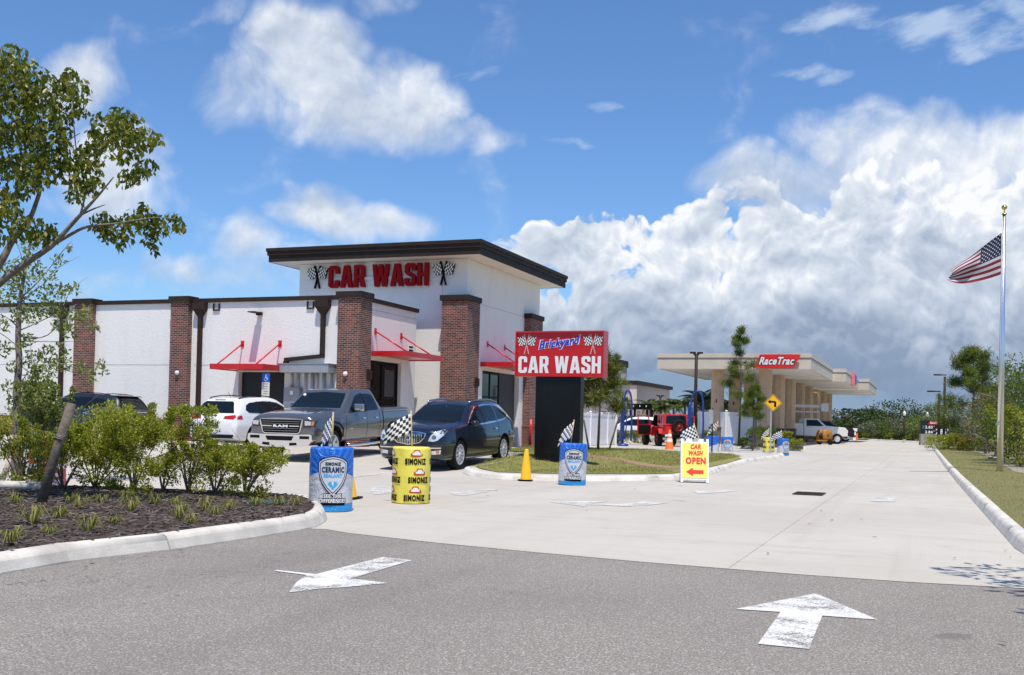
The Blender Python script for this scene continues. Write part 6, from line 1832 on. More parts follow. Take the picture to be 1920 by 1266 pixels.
truck(1516, 86, mat('truck white', (.7, .7, .7), .4), 'utility_truck', 'white utility truck with a lift boom parked under the canopy', 'truck', ext=(1,))
truck(1541, 104, mat('truck maroon', (.09, .012, .018), .3), 'pickup_truck', 'dark maroon pickup truck at the far right end of the canopy', 'car')
# orange cable reel trailer
pr_ = AT(1546, 800, 80); ro_ = empty('cable_reel_trailer', (pr_.x, pr_.y, T(pr_.x, pr_.y)), .5, 'orange cable reel trailer in front of the white utility truck', 'trailer')
ro_.scale = (.62,) * 3
OR = mat('orange machine paint', (.36, .15, .015), .6, 0, .3, 4)
for y in (-.55, .55):
    mb = MB(); mb.lathe([(.2, -.03), (.82, -.03), (.82, .03), (.2, .03)], 28, Matrix.Translation((0, y, 1.05)) @ Matrix.Rotation(math.pi / 2, 4, 'X')); mb.lathe([(0, -.04), (.2, -.03)], 12, Matrix.Translation((0, y, 1.05)) @ Matrix.Rotation(math.pi / 2, 4, 'X')); mb.build('reel_disc', OR, ro_)
    mb = MB(); mb.lathe([(0, -.1), (.36, -.1), (.36, .1), (0, .1)], 20, Matrix.Translation((.1, y * 1.6, .36)) @ Matrix.Rotation(math.pi / 2, 4, 'X')); mb.build('wheel', TYRE, ro_)
mb = MB(); mb.lathe([(.4, -.5), (.4, .5)], 20, Matrix.Translation((0, 0, 1.05)) @ Matrix.Rotation(math.pi / 2, 4, 'X')); mb.build('reel_drum', mat('dark cable', (.05, .04, .03), .7), ro_)
mb = MB(); mb.box(-1.9, .8, -.75, -.65, .45, .6); mb.box(-1.9, .8, .65, .75, .45, .6); mb.box(-2.6, -1.9, -.06, .06, .45, .6); mb.box(-1.95, -1.85, -.75, .75, .45, .6); mb.build('trailer_frame', OR, ro_)
# barrier with white panel near the far kerb
pz = G(1603, 826); zo = empty('warning_board', pz, 0, 'small white and orange warning boards at the far kerb by the maroon pickup', 'sign')
k = pz.y / F
mb = MB(); mb.box(-4 * k, 4 * k, 0, .08, 17 * k, 23 * k); mb.box(-3.5 * k, 1.5 * k, 0, .08, 1 * k, 16 * k); mb.build('white_board', PAINTW, zo)
mb = MB(); mb.box(2 * k, 6 * k, .1, .2, 0, 14 * k); mb.build('orange_board', ORANGE, zo)
# ------------------------------------------------------------------ vegetation
def leaf_mesh(P, D, L, Wd, fold=.25):
    """P points, D direction unit vectors, L lengths: kite shaped folded leaves, 4 faces-free quads"""
    n = len(P)
    up = NR.normal(size=(n, 3)); up -= (up * D).sum(1, keepdims=True) * D
    up /= np.linalg.norm(up, axis=1, keepdims=True) + 1e-9
    S = np.cross(D, up)
    L = np.asarray(L).reshape(-1, 1); Wv = L * Wd
    a = P; b = P + D * L * .5 + S * Wv * .5 + up * L * fold * .25; c = P + D * L; d = P + D * L * .5 - S * Wv * .5 + up * L * fold * .25
    V = np.stack([a, b, c, d], 1).reshape(-1, 3)
    return V, n


def build_leaves(name, P, D, L, Wd, m, parent, kind=None, origin=(0, 0, 0)):
    V, n = leaf_mesh(P - np.array(origin), D, L, Wd)
    me = bpy.data.meshes.new(name)
    me.vertices.add(len(V)); me.vertices.foreach_set('co', V.astype(np.float32).ravel())
    idx = np.arange(n * 4).reshape(n, 4)
    # two triangles each folded on the midrib
    tri = np.concatenate([idx[:, [0, 1, 2]], idx[:, [0, 2, 3]]], 1).reshape(-1)
    me.loops.add(len(tri)); me.loops.foreach_set('vertex_index', tri.astype(np.int32))
    me.polygons.add(n * 2); me.polygons.foreach_set('loop_start', np.arange(0, n * 6, 3, dtype=np.int32))
    me.update(); me.validate()
    me.materials.append(m)
    o = bpy.data.objects.new(name, me); link(o, parent)
    if kind: o['kind'] = kind
    return o


def unit(v): return v / (np.linalg.norm(v, axis=1, keepdims=True) + 1e-9)


def cloud(cl, per, shell=.0, up=.0):
    """random points in clusters [(x,y,z,r)]"""
    P = []; C = []
    for q in cl:
        n = max(3, int(per * q[3] ** 2)) if per < 0 else int(per)
        d = unit(NR.normal(size=(n, 3))); r = (NR.random((n, 1)) ** (1 / 2.2)) * (1 - shell) + shell
        sc = np.array([1, 1, .8]) if len(q) < 5 else np.array([1, 1, q[4]])
        P.append(np.array(q[:3]) + d * r * q[3] * sc); C.append(d)
    return np.concatenate(P), np.concatenate(C)


LF_BIG = leafmat('broad dark leaves', [(.06, .085, .012), (.10, .135, .018), (.16, .19, .028), (.26, .23, .035), (.08, .11, .015)], .4, .35)
LF_BUSH = leafmat('shrub leaves', [(.09, .13, .015), (.2, .25, .025), (.32, .34, .035), (.46, .42, .06), (.15, .19, .025)], .45, .4)
LF_OAK = leafmat('grey green leaves', [(.10, .13, .035), (.19, .24, .06), (.28, .31, .10), (.12, .15, .05)], .35, .5)
LF_DK = leafmat('dark far leaves', [(.025, .045, .014), (.05, .075, .02), (.08, .10, .025), (.035, .06, .02)], .25, .6)
LF_MID = leafmat('mid green leaves', [(.05, .08, .018), (.09, .14, .022), (.15, .19, .03), (.07, .10, .02)], .35, .5)
LF_PINE = leafmat('pine needles', [(.07, .12, .025), (.13, .19, .035), (.2, .26, .05), (.27, .29, .07)], .4, .5)
LF_PINEY = leafmat('yellowish pine needles', [(.09, .13, .02), (.16, .18, .03), (.2, .21, .04), (.12, .12, .03)], .3, .5)
LF_PALM = leafmat('palm leaves', [(.06, .10, .04), (.1, .15, .06), (.14, .19, .09)], .25, .45)
LF_GR = leafmat('grass blades', [(.14, .16, .03), (.26, .25, .06), (.32, .3, .09), (.1, .13, .03)], .3, .6)
LF_ORG = leafmat('rusty leaves', [(.12, .09, .02), (.2, .13, .03), (.10, .12, .02), (.26, .15, .03)], .3, .5)
LF_GRAY = leafmat('grey bare leaves', [(.16, .15, .13), (.22, .2, .17), (.1, .11, .07)], .2, .8)

# ---- foreground tree whose trunk stands left of the frame
YT = 13.2
def A2(u, v, dy=0.): return AT(u, v, YT + dy)
tr_o = Vector((A2(-95, 800)[0], YT, 0)); tr_o.z = .13
tree = empty('shade_tree', tr_o, 0, 'broad leaved tree at the left edge reaching its branches in from outside the frame', 'tree')
tk = MB(); tk.cs = True
base_z = .13
def loc_(p): return Vector(p) - tr_o
limbs = [
 ([(-95, 925), (-90, 800), (-78, 680), (-62, 600)], [.16, .14, .125, .11], 0),
 ([(-62, 600), (-30, 560), (0, 530), (36, 502), (63, 484), (99, 459), (134, 421), (150, 404), (172, 380), (190, 360), (213, 332)], [.10, .085, .075, .066, .06, .052, .042, .036, .028, .022, .012], -.35),
 ([(-62, 600), (-40, 545), (0, 494), (24, 451), (55, 411), (68, 380), (75, 352), (71, 317), (60, 270), (50, 200)], [.1, .09, .078, .062, .05, .044, .04, .034, .026, .012], .3),
 ([(99, 459), (125, 444), (158, 427), (190, 422), (221, 419), (262, 412), (300, 408), (335, 412)], [.04, .034, .028, .022, .018, .014, .01, .006], -.5),
 ([(150, 404), (175, 392), (197, 384)], [.022, .016, .008], -.5),
 ([(150, 404), (160, 360), (150, 310), (143, 280), (138, 230), (136, 190), (130, 140)], [.02, .017, .015, .013, .011, .009, .005], -.1),
 ([(71, 317), (95, 290), (130, 262), (150, 250)], [.022, .016, .012, .006], .3),
 ([(150, 310), (180, 285), (215, 262), (250, 245), (280, 250)], [.014, .012, .01, .008, .004], -.3),
 ([(75, 352), (40, 330), (10, 300), (-20, 250), (-50, 180)], [.03, .026, .022, .02, .012], .5),
 ([(-62, 600), (-90, 500), (-110, 380), (-100, 240), (-60, 120)], [.08, .07, .06, .05, .02], .6),
]
for pts, rad, dy in limbs:
    n = len(pts)
    P3 = [loc_(A2(p[0], p[1], dy * (i / max(1, n - 1)))) for i, p in enumerate(pts)]
    sm = smooth_path([tuple(q) + (r,) for q, r in zip(P3, rad)], 4)
    tk.tube([q[:3] for q in sm], [q[3] * .62 for q in sm], 9)
tk.build('trunk', mat('pale grey bark', (.2, .165, .13), .85, 0, .35, 16, bump=.5, bscale=30), tree)
CLB = [(20, 110, 34), (-5, 150, 60), (40, 150, 48), (75, 160, 34), (20, 215, 55), (70, 215, 44), (88, 180, 28), (30, 275, 55), (80, 262, 44), (20, 335, 48), (62, 320, 38), (-20, 400, 60), (5, 380, 26),
       (62, 428, 30), (88, 436, 22), (40, 434, 18), (132, 150, 22), (150, 170, 22), (128, 205, 26), (150, 205, 14), (133, 135, 10), (118, 165, 14), (205, 240, 38), (245, 235, 30), (225, 222, 26), (268, 258, 26), (290, 262, 14), (235, 268, 36),
       (190, 262, 26), (275, 310, 18), (240, 332, 20), (262, 318, 18), (172, 290, 28), (165, 330, 26), (140, 290, 34), (105, 300, 30), (130, 330, 26), (150, 360, 22), (178, 345, 18), (115, 250, 20),
       (190, 412, 22), (215, 425, 26), (240, 418, 24), (265, 402, 22), (280, 420, 22), (305, 420, 20), (325, 412, 18), (338, 425, 10), (285, 448, 14), (290, 465, 8), (230, 450, 16), (200, 440, 14), (270, 385, 8)]
P = []; D = []
for (x, y, r) in CLB:
    n = int(r * r * .135) + 6
    rr_ = np.sqrt(NR.random(n)) * r; an = NR.random(n) * 2 * math.pi
    for q, t in zip(rr_, an):
        P.append(A2(x + q * math.cos(t) * 1.08, y + q * math.sin(t) * .92, float(NR.normal() * r * .004) + (.25 * math.sin(x * .07)))); 
P = np.array([tuple(p) for p in P])
D = unit(np.stack([NR.normal(size=len(P)) * .75, NR.normal(size=len(P)) * .7, -1.05 + NR.normal(size=len(P)) * .45], 1))
build_leaves('crown', P, D, NR.uniform(.07, .11, len(P)), .5, LF_BIG, tree, origin=tr_o)

# a matching tree right of the frame, only its shade shows
def simple_tree(p, h, r, label, m_leaf, m_bark, n=2500, leaf=.1, name='tree', group=None, cl=None, flat=.8, trunk_r=.12, shell=.3, narrow=.5, crown0=.35, fr=4):
    o = empty(name, p, 0, label, 'tree' if 'shrub' not in name and 'hedge' not in name else 'shrub', group)
    rr = random.Random(int(p[0] * 31 + p[1] * 17))
    mb = MB()
    mb.tube([(0, 0, -.1), (.02 * h, 0, h * .4), (0, .02 * h, h * .8)], [trunk_r, trunk_r * .75, trunk_r * .2], 8)
    cs_ = []
    for i in range(9):
        a = rr.uniform(0, 6.28); z = h * rr.uniform(crown0, .9); q = r * rr.uniform(.35, .95) * (1 - .5 * max(0, (z / h - .6)))
        e = (q * math.cos(a), q * math.sin(a), z)
        mb.tube([(0, 0, z - .25 * h * .8), (e[0] * .6, e[1] * .6, z - .05 * h), e], [trunk_r * .4, trunk_r * .25, trunk_r * .1], 6)
    mb.build('trunk', m_bark, o)
    if cl is None:
        cl = []
        for i in range(26):
            a = rr.uniform(0, 6.28); t = rr.random(); z = h * (crown0 + (1 - crown0) * t); env = math.sin(math.pi * min(1, max(.05, (t * .9 + .12)))) ** .6
            q = r * env * rr.uniform(.2, .9); cr = r * rr.uniform(.22, .42)
            cl.append((q * math.cos(a), q * math.sin(a), min(z, h - cr * .6), cr, flat))
    P, C = cloud(cl, n // len(cl), shell)
    D = unit(C + NR.normal(size=P.shape) * .7 + np.array([0, 0, -.2]))
    build_leaves('crown', P, D, NR.uniform(.7, 1.3, len(P)) * leaf, narrow, m_leaf, o)
    return o


def shrub(p, h, r, label, m_leaf, n=2500, leaf=.06, name='shrub', group=None, stems=7, seed=0, shell=.2, cl=None, narrow=.55, bark=TWIG, ztop=1., lobes=16, kind=None):
    o = empty(name, p, 0, label, 'shrub', group)
    rr = random.Random(seed * 77 + 5); mb = MB(); ends = []
    for i in range(stems):
        a = rr.uniform(0, 6.28); q = r * rr.uniform(.2, .95); z = h * rr.uniform(.55, 1.)
        e = Vector((q * math.cos(a), q * math.sin(a), z)); mid = e * .5 + Vector((rr.uniform(-.1, .1) * r, rr.uniform(-.1, .1) * r, .08 * h))
        mb.tube(smooth_path([(0, 0, 0), tuple(mid), tuple(e)], 3), [.016, .013, .010, .008, .006, .004, .003][:7], 5)
        ends.append(e)
        for j in range(3):
            s_ = mid.lerp(e, rr.random()); e2 = s_ + Vector((rr.uniform(-1, 1) * r * .45, rr.uniform(-1, 1) * r * .45, rr.uniform(.05, .3) * h)); mb.tube([s_, e2], [.008, .003], 4); ends.append(e2)
    shoots = []
    if lobes > 15:
        for i in range(5):
            a = rr.uniform(0, 6.28); q = r * rr.uniform(.3, 1.1); e = Vector((q * math.cos(a), q * math.sin(a), h * rr.uniform(.85, 1.12)))
            mb.tube([(e.x * .4, e.y * .4, e.z * .55), tuple(e)], [.006, .003], 4)
            shoots += [tuple(e), tuple(e * .93), tuple(e * .85)]
    mb.build('stems', bark, o)
    if cl is None:
        cl = [(e.x, e.y, min(e.z, h * .95), r * rr.uniform(.16, .3)) for e in ends]
        for i in range(lobes):
            a = rr.uniform(0, 6.28); t = rr.uniform(.02, .88); q = r * (math.sin(math.pi * (t * .7 + .25)) ** .5) * rr.uniform(.3, .95); cl.append((q * math.cos(a), q * math.sin(a), h * t, r * rr.uniform(.14, .30)))
        for e in shoots: cl.append((e[0], e[1], e[2], r * .10))
    P, C = cloud(cl, n // len(cl), shell)
    P[:, 2] *= h / max(h, np.percentile(P[:, 2], 97)); P[:, 2] = np.maximum(P[:, 2], .03)
    D = unit(C * .6 + NR.normal(size=P.shape) * .6 + np.array([0, 0, .35]))
    f_ = build_leaves('foliage', P, D, NR.uniform(.7, 1.3, len(P)) * leaf, narrow, m_leaf, o)
    return o


# shade from this tree reaches the bottom right of the road
simple_tree((5.72, 6.6, .0), 6.2, 2.2, 'small broad leaved tree just outside the right edge, only its shade reaches the road', LF_BIG, BARK, 5200, .15, flat=.7, crown0=.45)

# ---- shrubs in the left bed
BG = 'green shrubs in the front planting bed'
def hgt(px, base, top, Y=None):
    p = G(px, base); return p, (base - top) * p.y / F


SHR = [(118, 936, 812, .56, 'leafy green shrub just left of the leaning wooden post', 1, 3600, LF_BUSH),
       (178, 934, 800, .62, 'rounded green shrub right of the leaning wooden post', 2, 5200, LF_BUSH),
       (250, 938, 770, .58, 'tallest dense green shrub in the middle of the row, in front of the charcoal suv', 3, 5600, LF_BUSH),
       (305, 942, 852, .50, 'low yellow green shrub between the two dense middle shrubs', 6, 1500, LF_BUSH),
       (352, 945, 762, .40, 'thin open shrub with long bare shoots in front of the white suv', 4, 2100, LF_BUSH),
       (402, 946, 832, .60, 'bushy yellow green shrub second from the right end of the row', 7, 3600, LF_BUSH),
       (458, 950, 840, .56, 'rounded yellow green shrub at the right end of the row', 5, 3900, LF_BUSH)]
for px, base, top, r, lab, sd, n, lm in SHR:
    p, h = hgt(px, base, top); p.z = .135; h = max(.4, h - .135)
    shrub(p, h, r, lab, lm, int(n * 1.9), .037, 'garden_shrub', BG, 9 if sd != 4 else 8, sd, lobes=18 if sd != 4 else 6, narrow=.6)
p, h = hgt(18, 925, 800); p.y += 4; p.z = .13
shrub(p, 1.3, .9, 'green shrub behind the thin tree at the left edge', LF_BUSH, 3600, .05, 'garden_shrub', BG, 8, 9, lobes=20)
p, h = hgt(75, 930, 740); p.z = .13
shrub(p, 1.62, .42, 'tall narrow dark green shrub beside the thin tree trunk', LF_OAK, 3600, .055, 'garden_shrub', BG, 10, 8, lobes=16)

p, h = hgt(40, 932, 790); p.z = .13
shrub(p, h - .13, .42, 'leafy green shrub at the foot of the thin young tree', LF_BUSH, 3600, .042, 'garden_shrub', BG, 8, 15, lobes=18)

# ---- thin young tree at the left
ty = empty('young_tree', G(32, 925), 0, 'thin young tree with sparse grey green leaves at the left', 'tree')
ty.location.z = .13
Yy = ty.location.y
def A3(u, v, dy=0.): return AT(u, v, Yy + dy) - ty.location
mb = MB()
br_ = [([(32, 925), (30, 860), (34, 800), (31, 740), (36, 680), (34, 640), (35, 600), (38, 560), (45, 520), (52, 480), (60, 450)], [.085, .07, .062, .058, .052, .046, .042, .034, .026, .018, .008]),
       ([(36, 620), (55, 612), (85, 598), (112, 585), (145, 570)], [.02, .016, .013, .01, .005]), ([(36, 630), (60, 635), (90, 628), (120, 600), (145, 595), (172, 570)], [.02, .016, .014, .01, .008, .004]),
       ([(36, 640), (70, 640), (110, 641), (140, 640)], [.016, .012, .01, .004]), ([(38, 560), (70, 530), (95, 500), (120, 468), (135, 452)], [.022, .018, .014, .01, .004]), ([(38, 570), (60, 548), (85, 530), (105, 505), (150, 480)], [.02, .014, .01, .008, .004]),
       ([(40, 550), (25, 520), (10, 500), (-10, 470)], [.02, .014, .01, .006]), ([(30, 610), (12, 595), (-10, 585)], [.018, .012, .006]), ([(34, 650), (15, 635), (0, 625), (-15, 620)], [.018, .012, .01, .006]),
       ([(34, 680), (60, 700), (85, 680), (110, 690), (150, 700), (190, 690)], [.018, .014, .012, .01, .008, .004]), ([(36, 720), (50, 700), (58, 660), (52, 640)], [.016, .012, .008, .004]), ([(45, 520), (40, 480), (30, 455)], [.014, .01, .004]),
       ([(112, 585), (125, 560), (135, 540), (165, 520)], [.01, .008, .006, .003]), ([(120, 600), (125, 625), (140, 605), (160, 580)], [.01, .008, .006, .003])]
for pts, rad in br_:
    sm = smooth_path([tuple(A3(a, c_, .12 * math.sin(i * 1.3 + a * .05) * (0 if len(pts) == 11 else 1))) + (r,) for i, ((a, c_), r) in enumerate(zip(pts, rad))], 3)
    mb.tube([q[:3] for q in sm], [q[3] * (1 if len(pts) == 11 else .55) for q in sm], 7)
mb.build('trunk', BARK, ty)
CY = [(20, 515, 26), (50, 500, 24), (55, 465, 16), (40, 540, 26), (85, 525, 22), (108, 492, 12), (130, 468, 8), (100, 560, 22), (75, 575, 22), (120, 545, 12), (140, 542, 10), (115, 600, 22), (128, 620, 18), (140, 590, 12), (60, 590, 18), (10, 560, 20), (5, 610, 16), (38, 590, 18), (8, 655, 14), (50, 640, 14),
      (160, 585, 10), (150, 600, 12), (172, 612, 10), (182, 615, 7), (60, 680, 20), (85, 668, 18), (110, 660, 18), (90, 695, 20), (120, 685, 16), (150, 690, 14), (170, 705, 10), (188, 684, 8), (195, 696, 8), (40, 650, 10), (70, 715, 26), (60, 745, 30), (85, 740, 22), (50, 775, 30), (95, 770, 22), (25, 690, 12), (20, 730, 16), (30, 760, 22), (80, 790, 24)]
P = []
for x, y, r in CY:
    n = int(r * r * .20) + 10
    q = np.sqrt(NR.random(n)) * r; t = NR.random(n) * 6.283
    P += [tuple(A3(x + a * math.cos(b_), y + a * math.sin(b_), float(NR.normal() * .12))) for a, b_ in zip(q, t)]
P = np.array(P); D = unit(NR.normal(size=P.shape) + np.array([.1, 0, .4]))
build_leaves('crown', P, D, NR.uniform(.06, .10, len(P)), .42, LF_OAK, ty)

# leaning stake with wire, and a fallen post
q = G(72, 966); q.z = .12
st = empty('wooden_stake', q, 0, 'thick grey wooden stake leaning right, with wire round it, in the left bed', 'stake')
tp_ = AT(134, 757, q.y) - q
mb = MB(); mb.tube([(0, 0, -.1), tuple(tp_ * .5), tuple(tp_)], [.062, .058, .056], 14); mb.build('stake', POSTWOOD, st)
mb = MB()
for t in (.66, .675, .69): c0 = tp_ * t; mb.tube([c0 + Vector((.068 * math.cos(a), .068 * math.sin(a), .012 * math.sin(a * 2))) for a in [i * 6.283 / 16 for i in range(17)]], .004, 4)
mb.tube([tp_ * .675, tp_ * .72 + Vector((-.35, .3, .0)), A3(33, 815) + ty.location - q], .003, 4); mb.build('wire', mat('dull wire', (.3, .3, .28), .5, .6), st)
q = G(3, 913); q.z = .1
s2 = empty('wooden_stake', q, 0, 'pale wooden stake propped against the thin young tree at the left edge', 'stake')
mb = MB(); mb.tube([(0, 0, 0), AT(28, 838, q.y + .3) - q], [.05, .045], 10); mb.build('stake', mat('pale weathered wood', (.42, .36, .31), .85, 0, .25, 14, bump=.4), s2)
q = G(8, 936); q.z = .2
s3 = empty('timber_edging', q, 0, 'pale rounded timber lying on the mulch at the far left', 'timber')
mb = MB(); mb.tube([(-.6, 0, 0), (.0, .0, .0), (.62, .05, 0)], [.07, .07, .065], 12); mb.build('log', mat('whitish timber', (.5, .47, .43), .85, 0, .25, 10, bump=.4), s3)
# green valve box
q = G(500, 963); q.z = .135
vb = empty('valve_box', q, -.1, 'flat green irrigation valve box lid in the mulch near the kerb end', 'box')
mb = MB(); mb.box(-.24, .26, -.16, .16, -.05, .035); bevel(mb.build('box_lid', mat('dark green plastic', (.03, .075, .055), .6), vb), .01)

# liriope clumps
CL = [(60, 985, 1.0), (20, 1024, .8), (165, 1000, .9), (245, 962, .95), (335, 975, .9), (110, 975, .7), (150, 955, .8), (290, 948, .8), (235, 940, .7), (385, 958, .8), (405, 970, .6), (130, 945, .7), (215, 985, .5), (330, 950, .7), (430, 958, .7), (520, 950, .7), (555, 950, .6), (30, 948, .8), (190, 945, .6), (360, 985, .55), (480, 950, .6), (95, 1005, .45)]
P0 = None
for i, (px, py_, s_) in enumerate(CL):
    q = G(px, py_, .13); q.z = .135
    o = empty('grass_clump', q, 0, 'low clump of narrow yellow green leaves in the dark mulch', 'grass clump', 'grassy clumps in the mulch')
    mb = MB(); rr = random.Random(i)
    for k in range(40):
        a = rr.uniform(0, 6.283); l = rr.uniform(.12, .25) * s_ * 1.15; sp2 = rr.uniform(.4, 1.35); d = Vector((math.cos(a), math.sin(a), 0)); s__ = Vector((-d.y, d.x, 0)) * .0045
        b0 = d * rr.uniform(0, .03); p1 = b0 + d * l * sp2 * .45 + Vector((0, 0, l * .75)); p2 = b0 + d * l * sp2 + Vector((0, 0, l * (1.05 - .75 * sp2)))
        mb.add([b0 - s__, b0 + s__, p1 + s__, p1 - s__, p2], [(0, 1, 2, 3), (3, 2, 4)])
    mb.build('blades', LF_GR, o)

# mulch chips and fallen leaves
def chips(name, polyxy, n, z, smin, smax, m, label=None):
    xs = [p[0] for p in polyxy]; ys = [p[1] for p in polyxy]
    def inside(x, y):
        c_ = False; j = len(polyxy) - 1
        for i in range(len(polyxy)):
            xi, yi = polyxy[i]; xj, yj = polyxy[j]
            if (yi > y) != (yj > y) and x < (xj - xi) * (y - yi) / (yj - yi) + xi: c_ = not c_
            j = i
        return c_
    mb = MB(); rr = random.Random(n); k = 0
    lo, hi = max(min(xs), -9), min(max(xs), 40)
    while k < n:
        x, y = rr.uniform(lo, hi), rr.uniform(min(ys), max(ys))
        if not inside(x, y): k += .02; continue
        k += 1
        l = rr.uniform(smin, smax); w_ = l * rr.uniform(.18, .4); h = rr.uniform(.004, .012)
        M = Matrix.Translation((x, y, T(x, y) + z + rr.uniform(0, .02))) @ Matrix.Rotation(rr.uniform(0, 6.28), 4, 'Z') @ Matrix.Rotation(rr.uniform(-.5, .5), 4, 'X') @ Matrix.Rotation(rr.uniform(-.3, .3), 4, 'Y')
        mb.add([M @ Vector(v) for v in ((-l / 2, -w_ / 2, 0), (l / 2, -w_ / 3, 0), (l / 2.2, w_ / 2, 0), (-l / 2.3, w_ / 2.4, 0), (-l / 2.2, -w_ / 3, h), (l / 2.2, -w_ / 4, h), (l / 2.4, w_ / 3, h), (-l / 2.5, w_ / 3, h))], [(4, 5, 6, 7), (0, 1, 5, 4), (1, 2, 6, 5), (2, 3, 7, 6), (3, 0, 4, 7)])
    o = mb.build(name, m); o['kind'] = 'stuff'
    if label: o['label'] = label; o['category'] = 'mulch'
    return o


def islmat(name, cols, rough=.9):
    m = bpy.data.materials.new(name); m.use_nodes = True; b = NB(m.node_tree); g = b.n('ShaderNodeNewGeometry')
    m.node_tree.links.new(b.ramp(g.outputs['Random Per Island'], [(i / (len(cols) - 1), k) for i, k in enumerate(cols)]), m.node_tree.nodes['Principled BSDF'].inputs['Base Color'])
    m.node_tree.nodes['Principled BSDF'].inputs['Roughness'].default_value = rough
    return m


CHIP = islmat('bark chips', [(.035, .022, .018), (.08, .055, .045), (.13, .10, .085), (.05, .035, .03), (.22, .18, .16)])
chips('bark_mulch', bed, 11000, .137, .03, .11, CHIP, 'dark bark chips covering the front planting bed')


# grass blades on lawns near enough to read
def turf(name, polyxy, n, z, h, m, label, ymin=-99, ymax=99):
    pts = np.array(polyxy); lo = pts.min(0); hi = pts.max(0)
    lo[1] = max(lo[1], ymin); hi[1] = min(hi[1], ymax); lo[0] = max(lo[0], -12); hi[0] = min(hi[0], 30)
    Q = NR.random((n * 3, 2)) * (hi - lo) + lo
    ins = np.zeros(len(Q), bool); j = len(pts) - 1
    for i in range(len(pts)):
        xi, yi = pts[i]; xj, yj = pts[j]
        with np.errstate(divide='ignore', invalid='ignore'):
            c_ = ((yi > Q[:, 1]) != (yj > Q[:, 1])) & (Q[:, 0] < (xj - xi) * (Q[:, 1] - yi) / (yj - yi) + xi)
        ins ^= c_; j = i
    Q = Q[ins][:n]
    Z = np.array([T(a, b_) for a, b_ in Q]) + z
    P = np.concatenate([Q, Z[:, None]], 1)
    D = unit(NR.normal(size=P.shape) * .5 + np.array([0, 0, 1.]))
    o = build_leaves(name, P, D, NR.uniform(.5, 1.2, len(P)) * h, .16, m, None, 'stuff')
    tag(o, label, 'grass')
    return o


isl = [tuple(p) for p in inner]
turf('short_grass', [tuple(gr(*p, .13)[:2]) for p in [(890, 879.5), (935, 885), (1000, 887), (1100, 888.2), (1200, 888.3), (1262, 887.3), (1262, 884), (1160, 869), (1104, 862), (1000, 851), (985, 852), (935, 866)]] , 16000, .13, .055, LF_GR, 'short grass tufts on the front part of the island lawn')
turf('short_grass', W2([(1262, 883.5), (1328, 876.8), (1391, 863.2), (1372, 857.8), (1240, 851), (1100, 847), (1050, 848), (1110, 861.5), (1165, 868.5)]), 16000, .13, .06, LF_GR, 'short grass tufts on the rear part of the island lawn')
LF_DRY = leafmat('dry grass blades', [(.2, .19, .06), (.34, .3, .11), (.4, .36, .16), (.15, .16, .05)], .3, .6)
turf('short_grass', [tuple(p) for p in lw] + [(far_r[0] + 2, far_r[1] - 1), (far_r[0] + 3, 40), (24, 30), (20, 20), (14, 8), (9, 6)], 42000, .145, .05, LF_DRY, 'short dry grass on the lawn right of the driveway', 9, 62)


# ---- pines
def pine(p, h, r, label, m_leaf, n_br, dens, needle=.16, trunk=.08, name='pine_tree', stakes=False, crown0=.2, seed=1, droop=0., tuft=.22, gappy=0.):
    o = empty(name, p, 0, label, 'tree', None)
    rr = random.Random(seed); mb = MB()
    mb.tube([(0, 0, -.1), (.01 * h, 0, h * .5), (0, 0, h)], [trunk, trunk * .65, trunk * .12], 9)
    T_ = [(0, 0, h)]
    for i in range(n_br):
        t = crown0 + (1 - crown0) * (i + rr.random() * .6) / n_br; z = h * t
        if gappy and rr.random() < gappy * (1 - t): continue
        env = (1 - (t - crown0) / (1 - crown0)) ** .7 * .9 + .12; a = i * 2.4 + rr.uniform(-.5, .5); L = r * env * rr.uniform(.6, 1.1)
        e = Vector((L * math.cos(a), L * math.sin(a), z + L * rr.uniform(.15, .5) - droop * L)); s_ = Vector((0, 0, z - .1 * h * 0))
        mid = s_.lerp(e, .5) - Vector((0, 0, .05 * L))
        mb.tube([s_, mid, e], [trunk * .25, trunk * .15, trunk * .06], 5)
        T_ += [tuple(e), tuple(s_.lerp(e, .72) + Vector((rr.uniform(-.1, .1), rr.uniform(-.1, .1), rr.uniform(0, .1))) * L)]
        for j in range(3):
            b0 = s_.lerp(e, rr.uniform(.4, .9)); e2 = b0 + Vector((rr.uniform(-1, 1), rr.uniform(-1, 1), rr.uniform(.1, .7))) * L * .32; mb.tube([b0, e2], [trunk * .08, trunk * .04], 4); T_.append(tuple(e2))
    mb.build('trunk', BARKD, o)
    T_ = np.array(T_); per = max(8, dens // len(T_))
    P = np.repeat(T_, per, 0) + NR.normal(size=(len(T_) * per, 3)) * tuft * .22
    D = unit(NR.normal(size=P.shape) + np.array([0, 0, .55]))
    P = P - D * needle * .2
    build_leaves('crown', P, D, NR.uniform(.7, 1.2, len(P)) * needle, .04, m_leaf, o)
    if stakes:
        for s_ in (-1, 1):
            mb = MB(); mb.tube([(s_ * .45 - .08, 0, 0), (s_ * .62 + .02, 0, .98)] if s_ > 0 else [(-.30, 0, 0), (-.5, 0, 1.02)], .03, 8); mb.build('support_stake', POSTWOOD, o)
    return o


def gz(px, py_, dz=.12):
    p = G(px, py_); p.z += dz; return p


def hh(px, base, top): p = G(px, base); return (base - top) * p.y / F


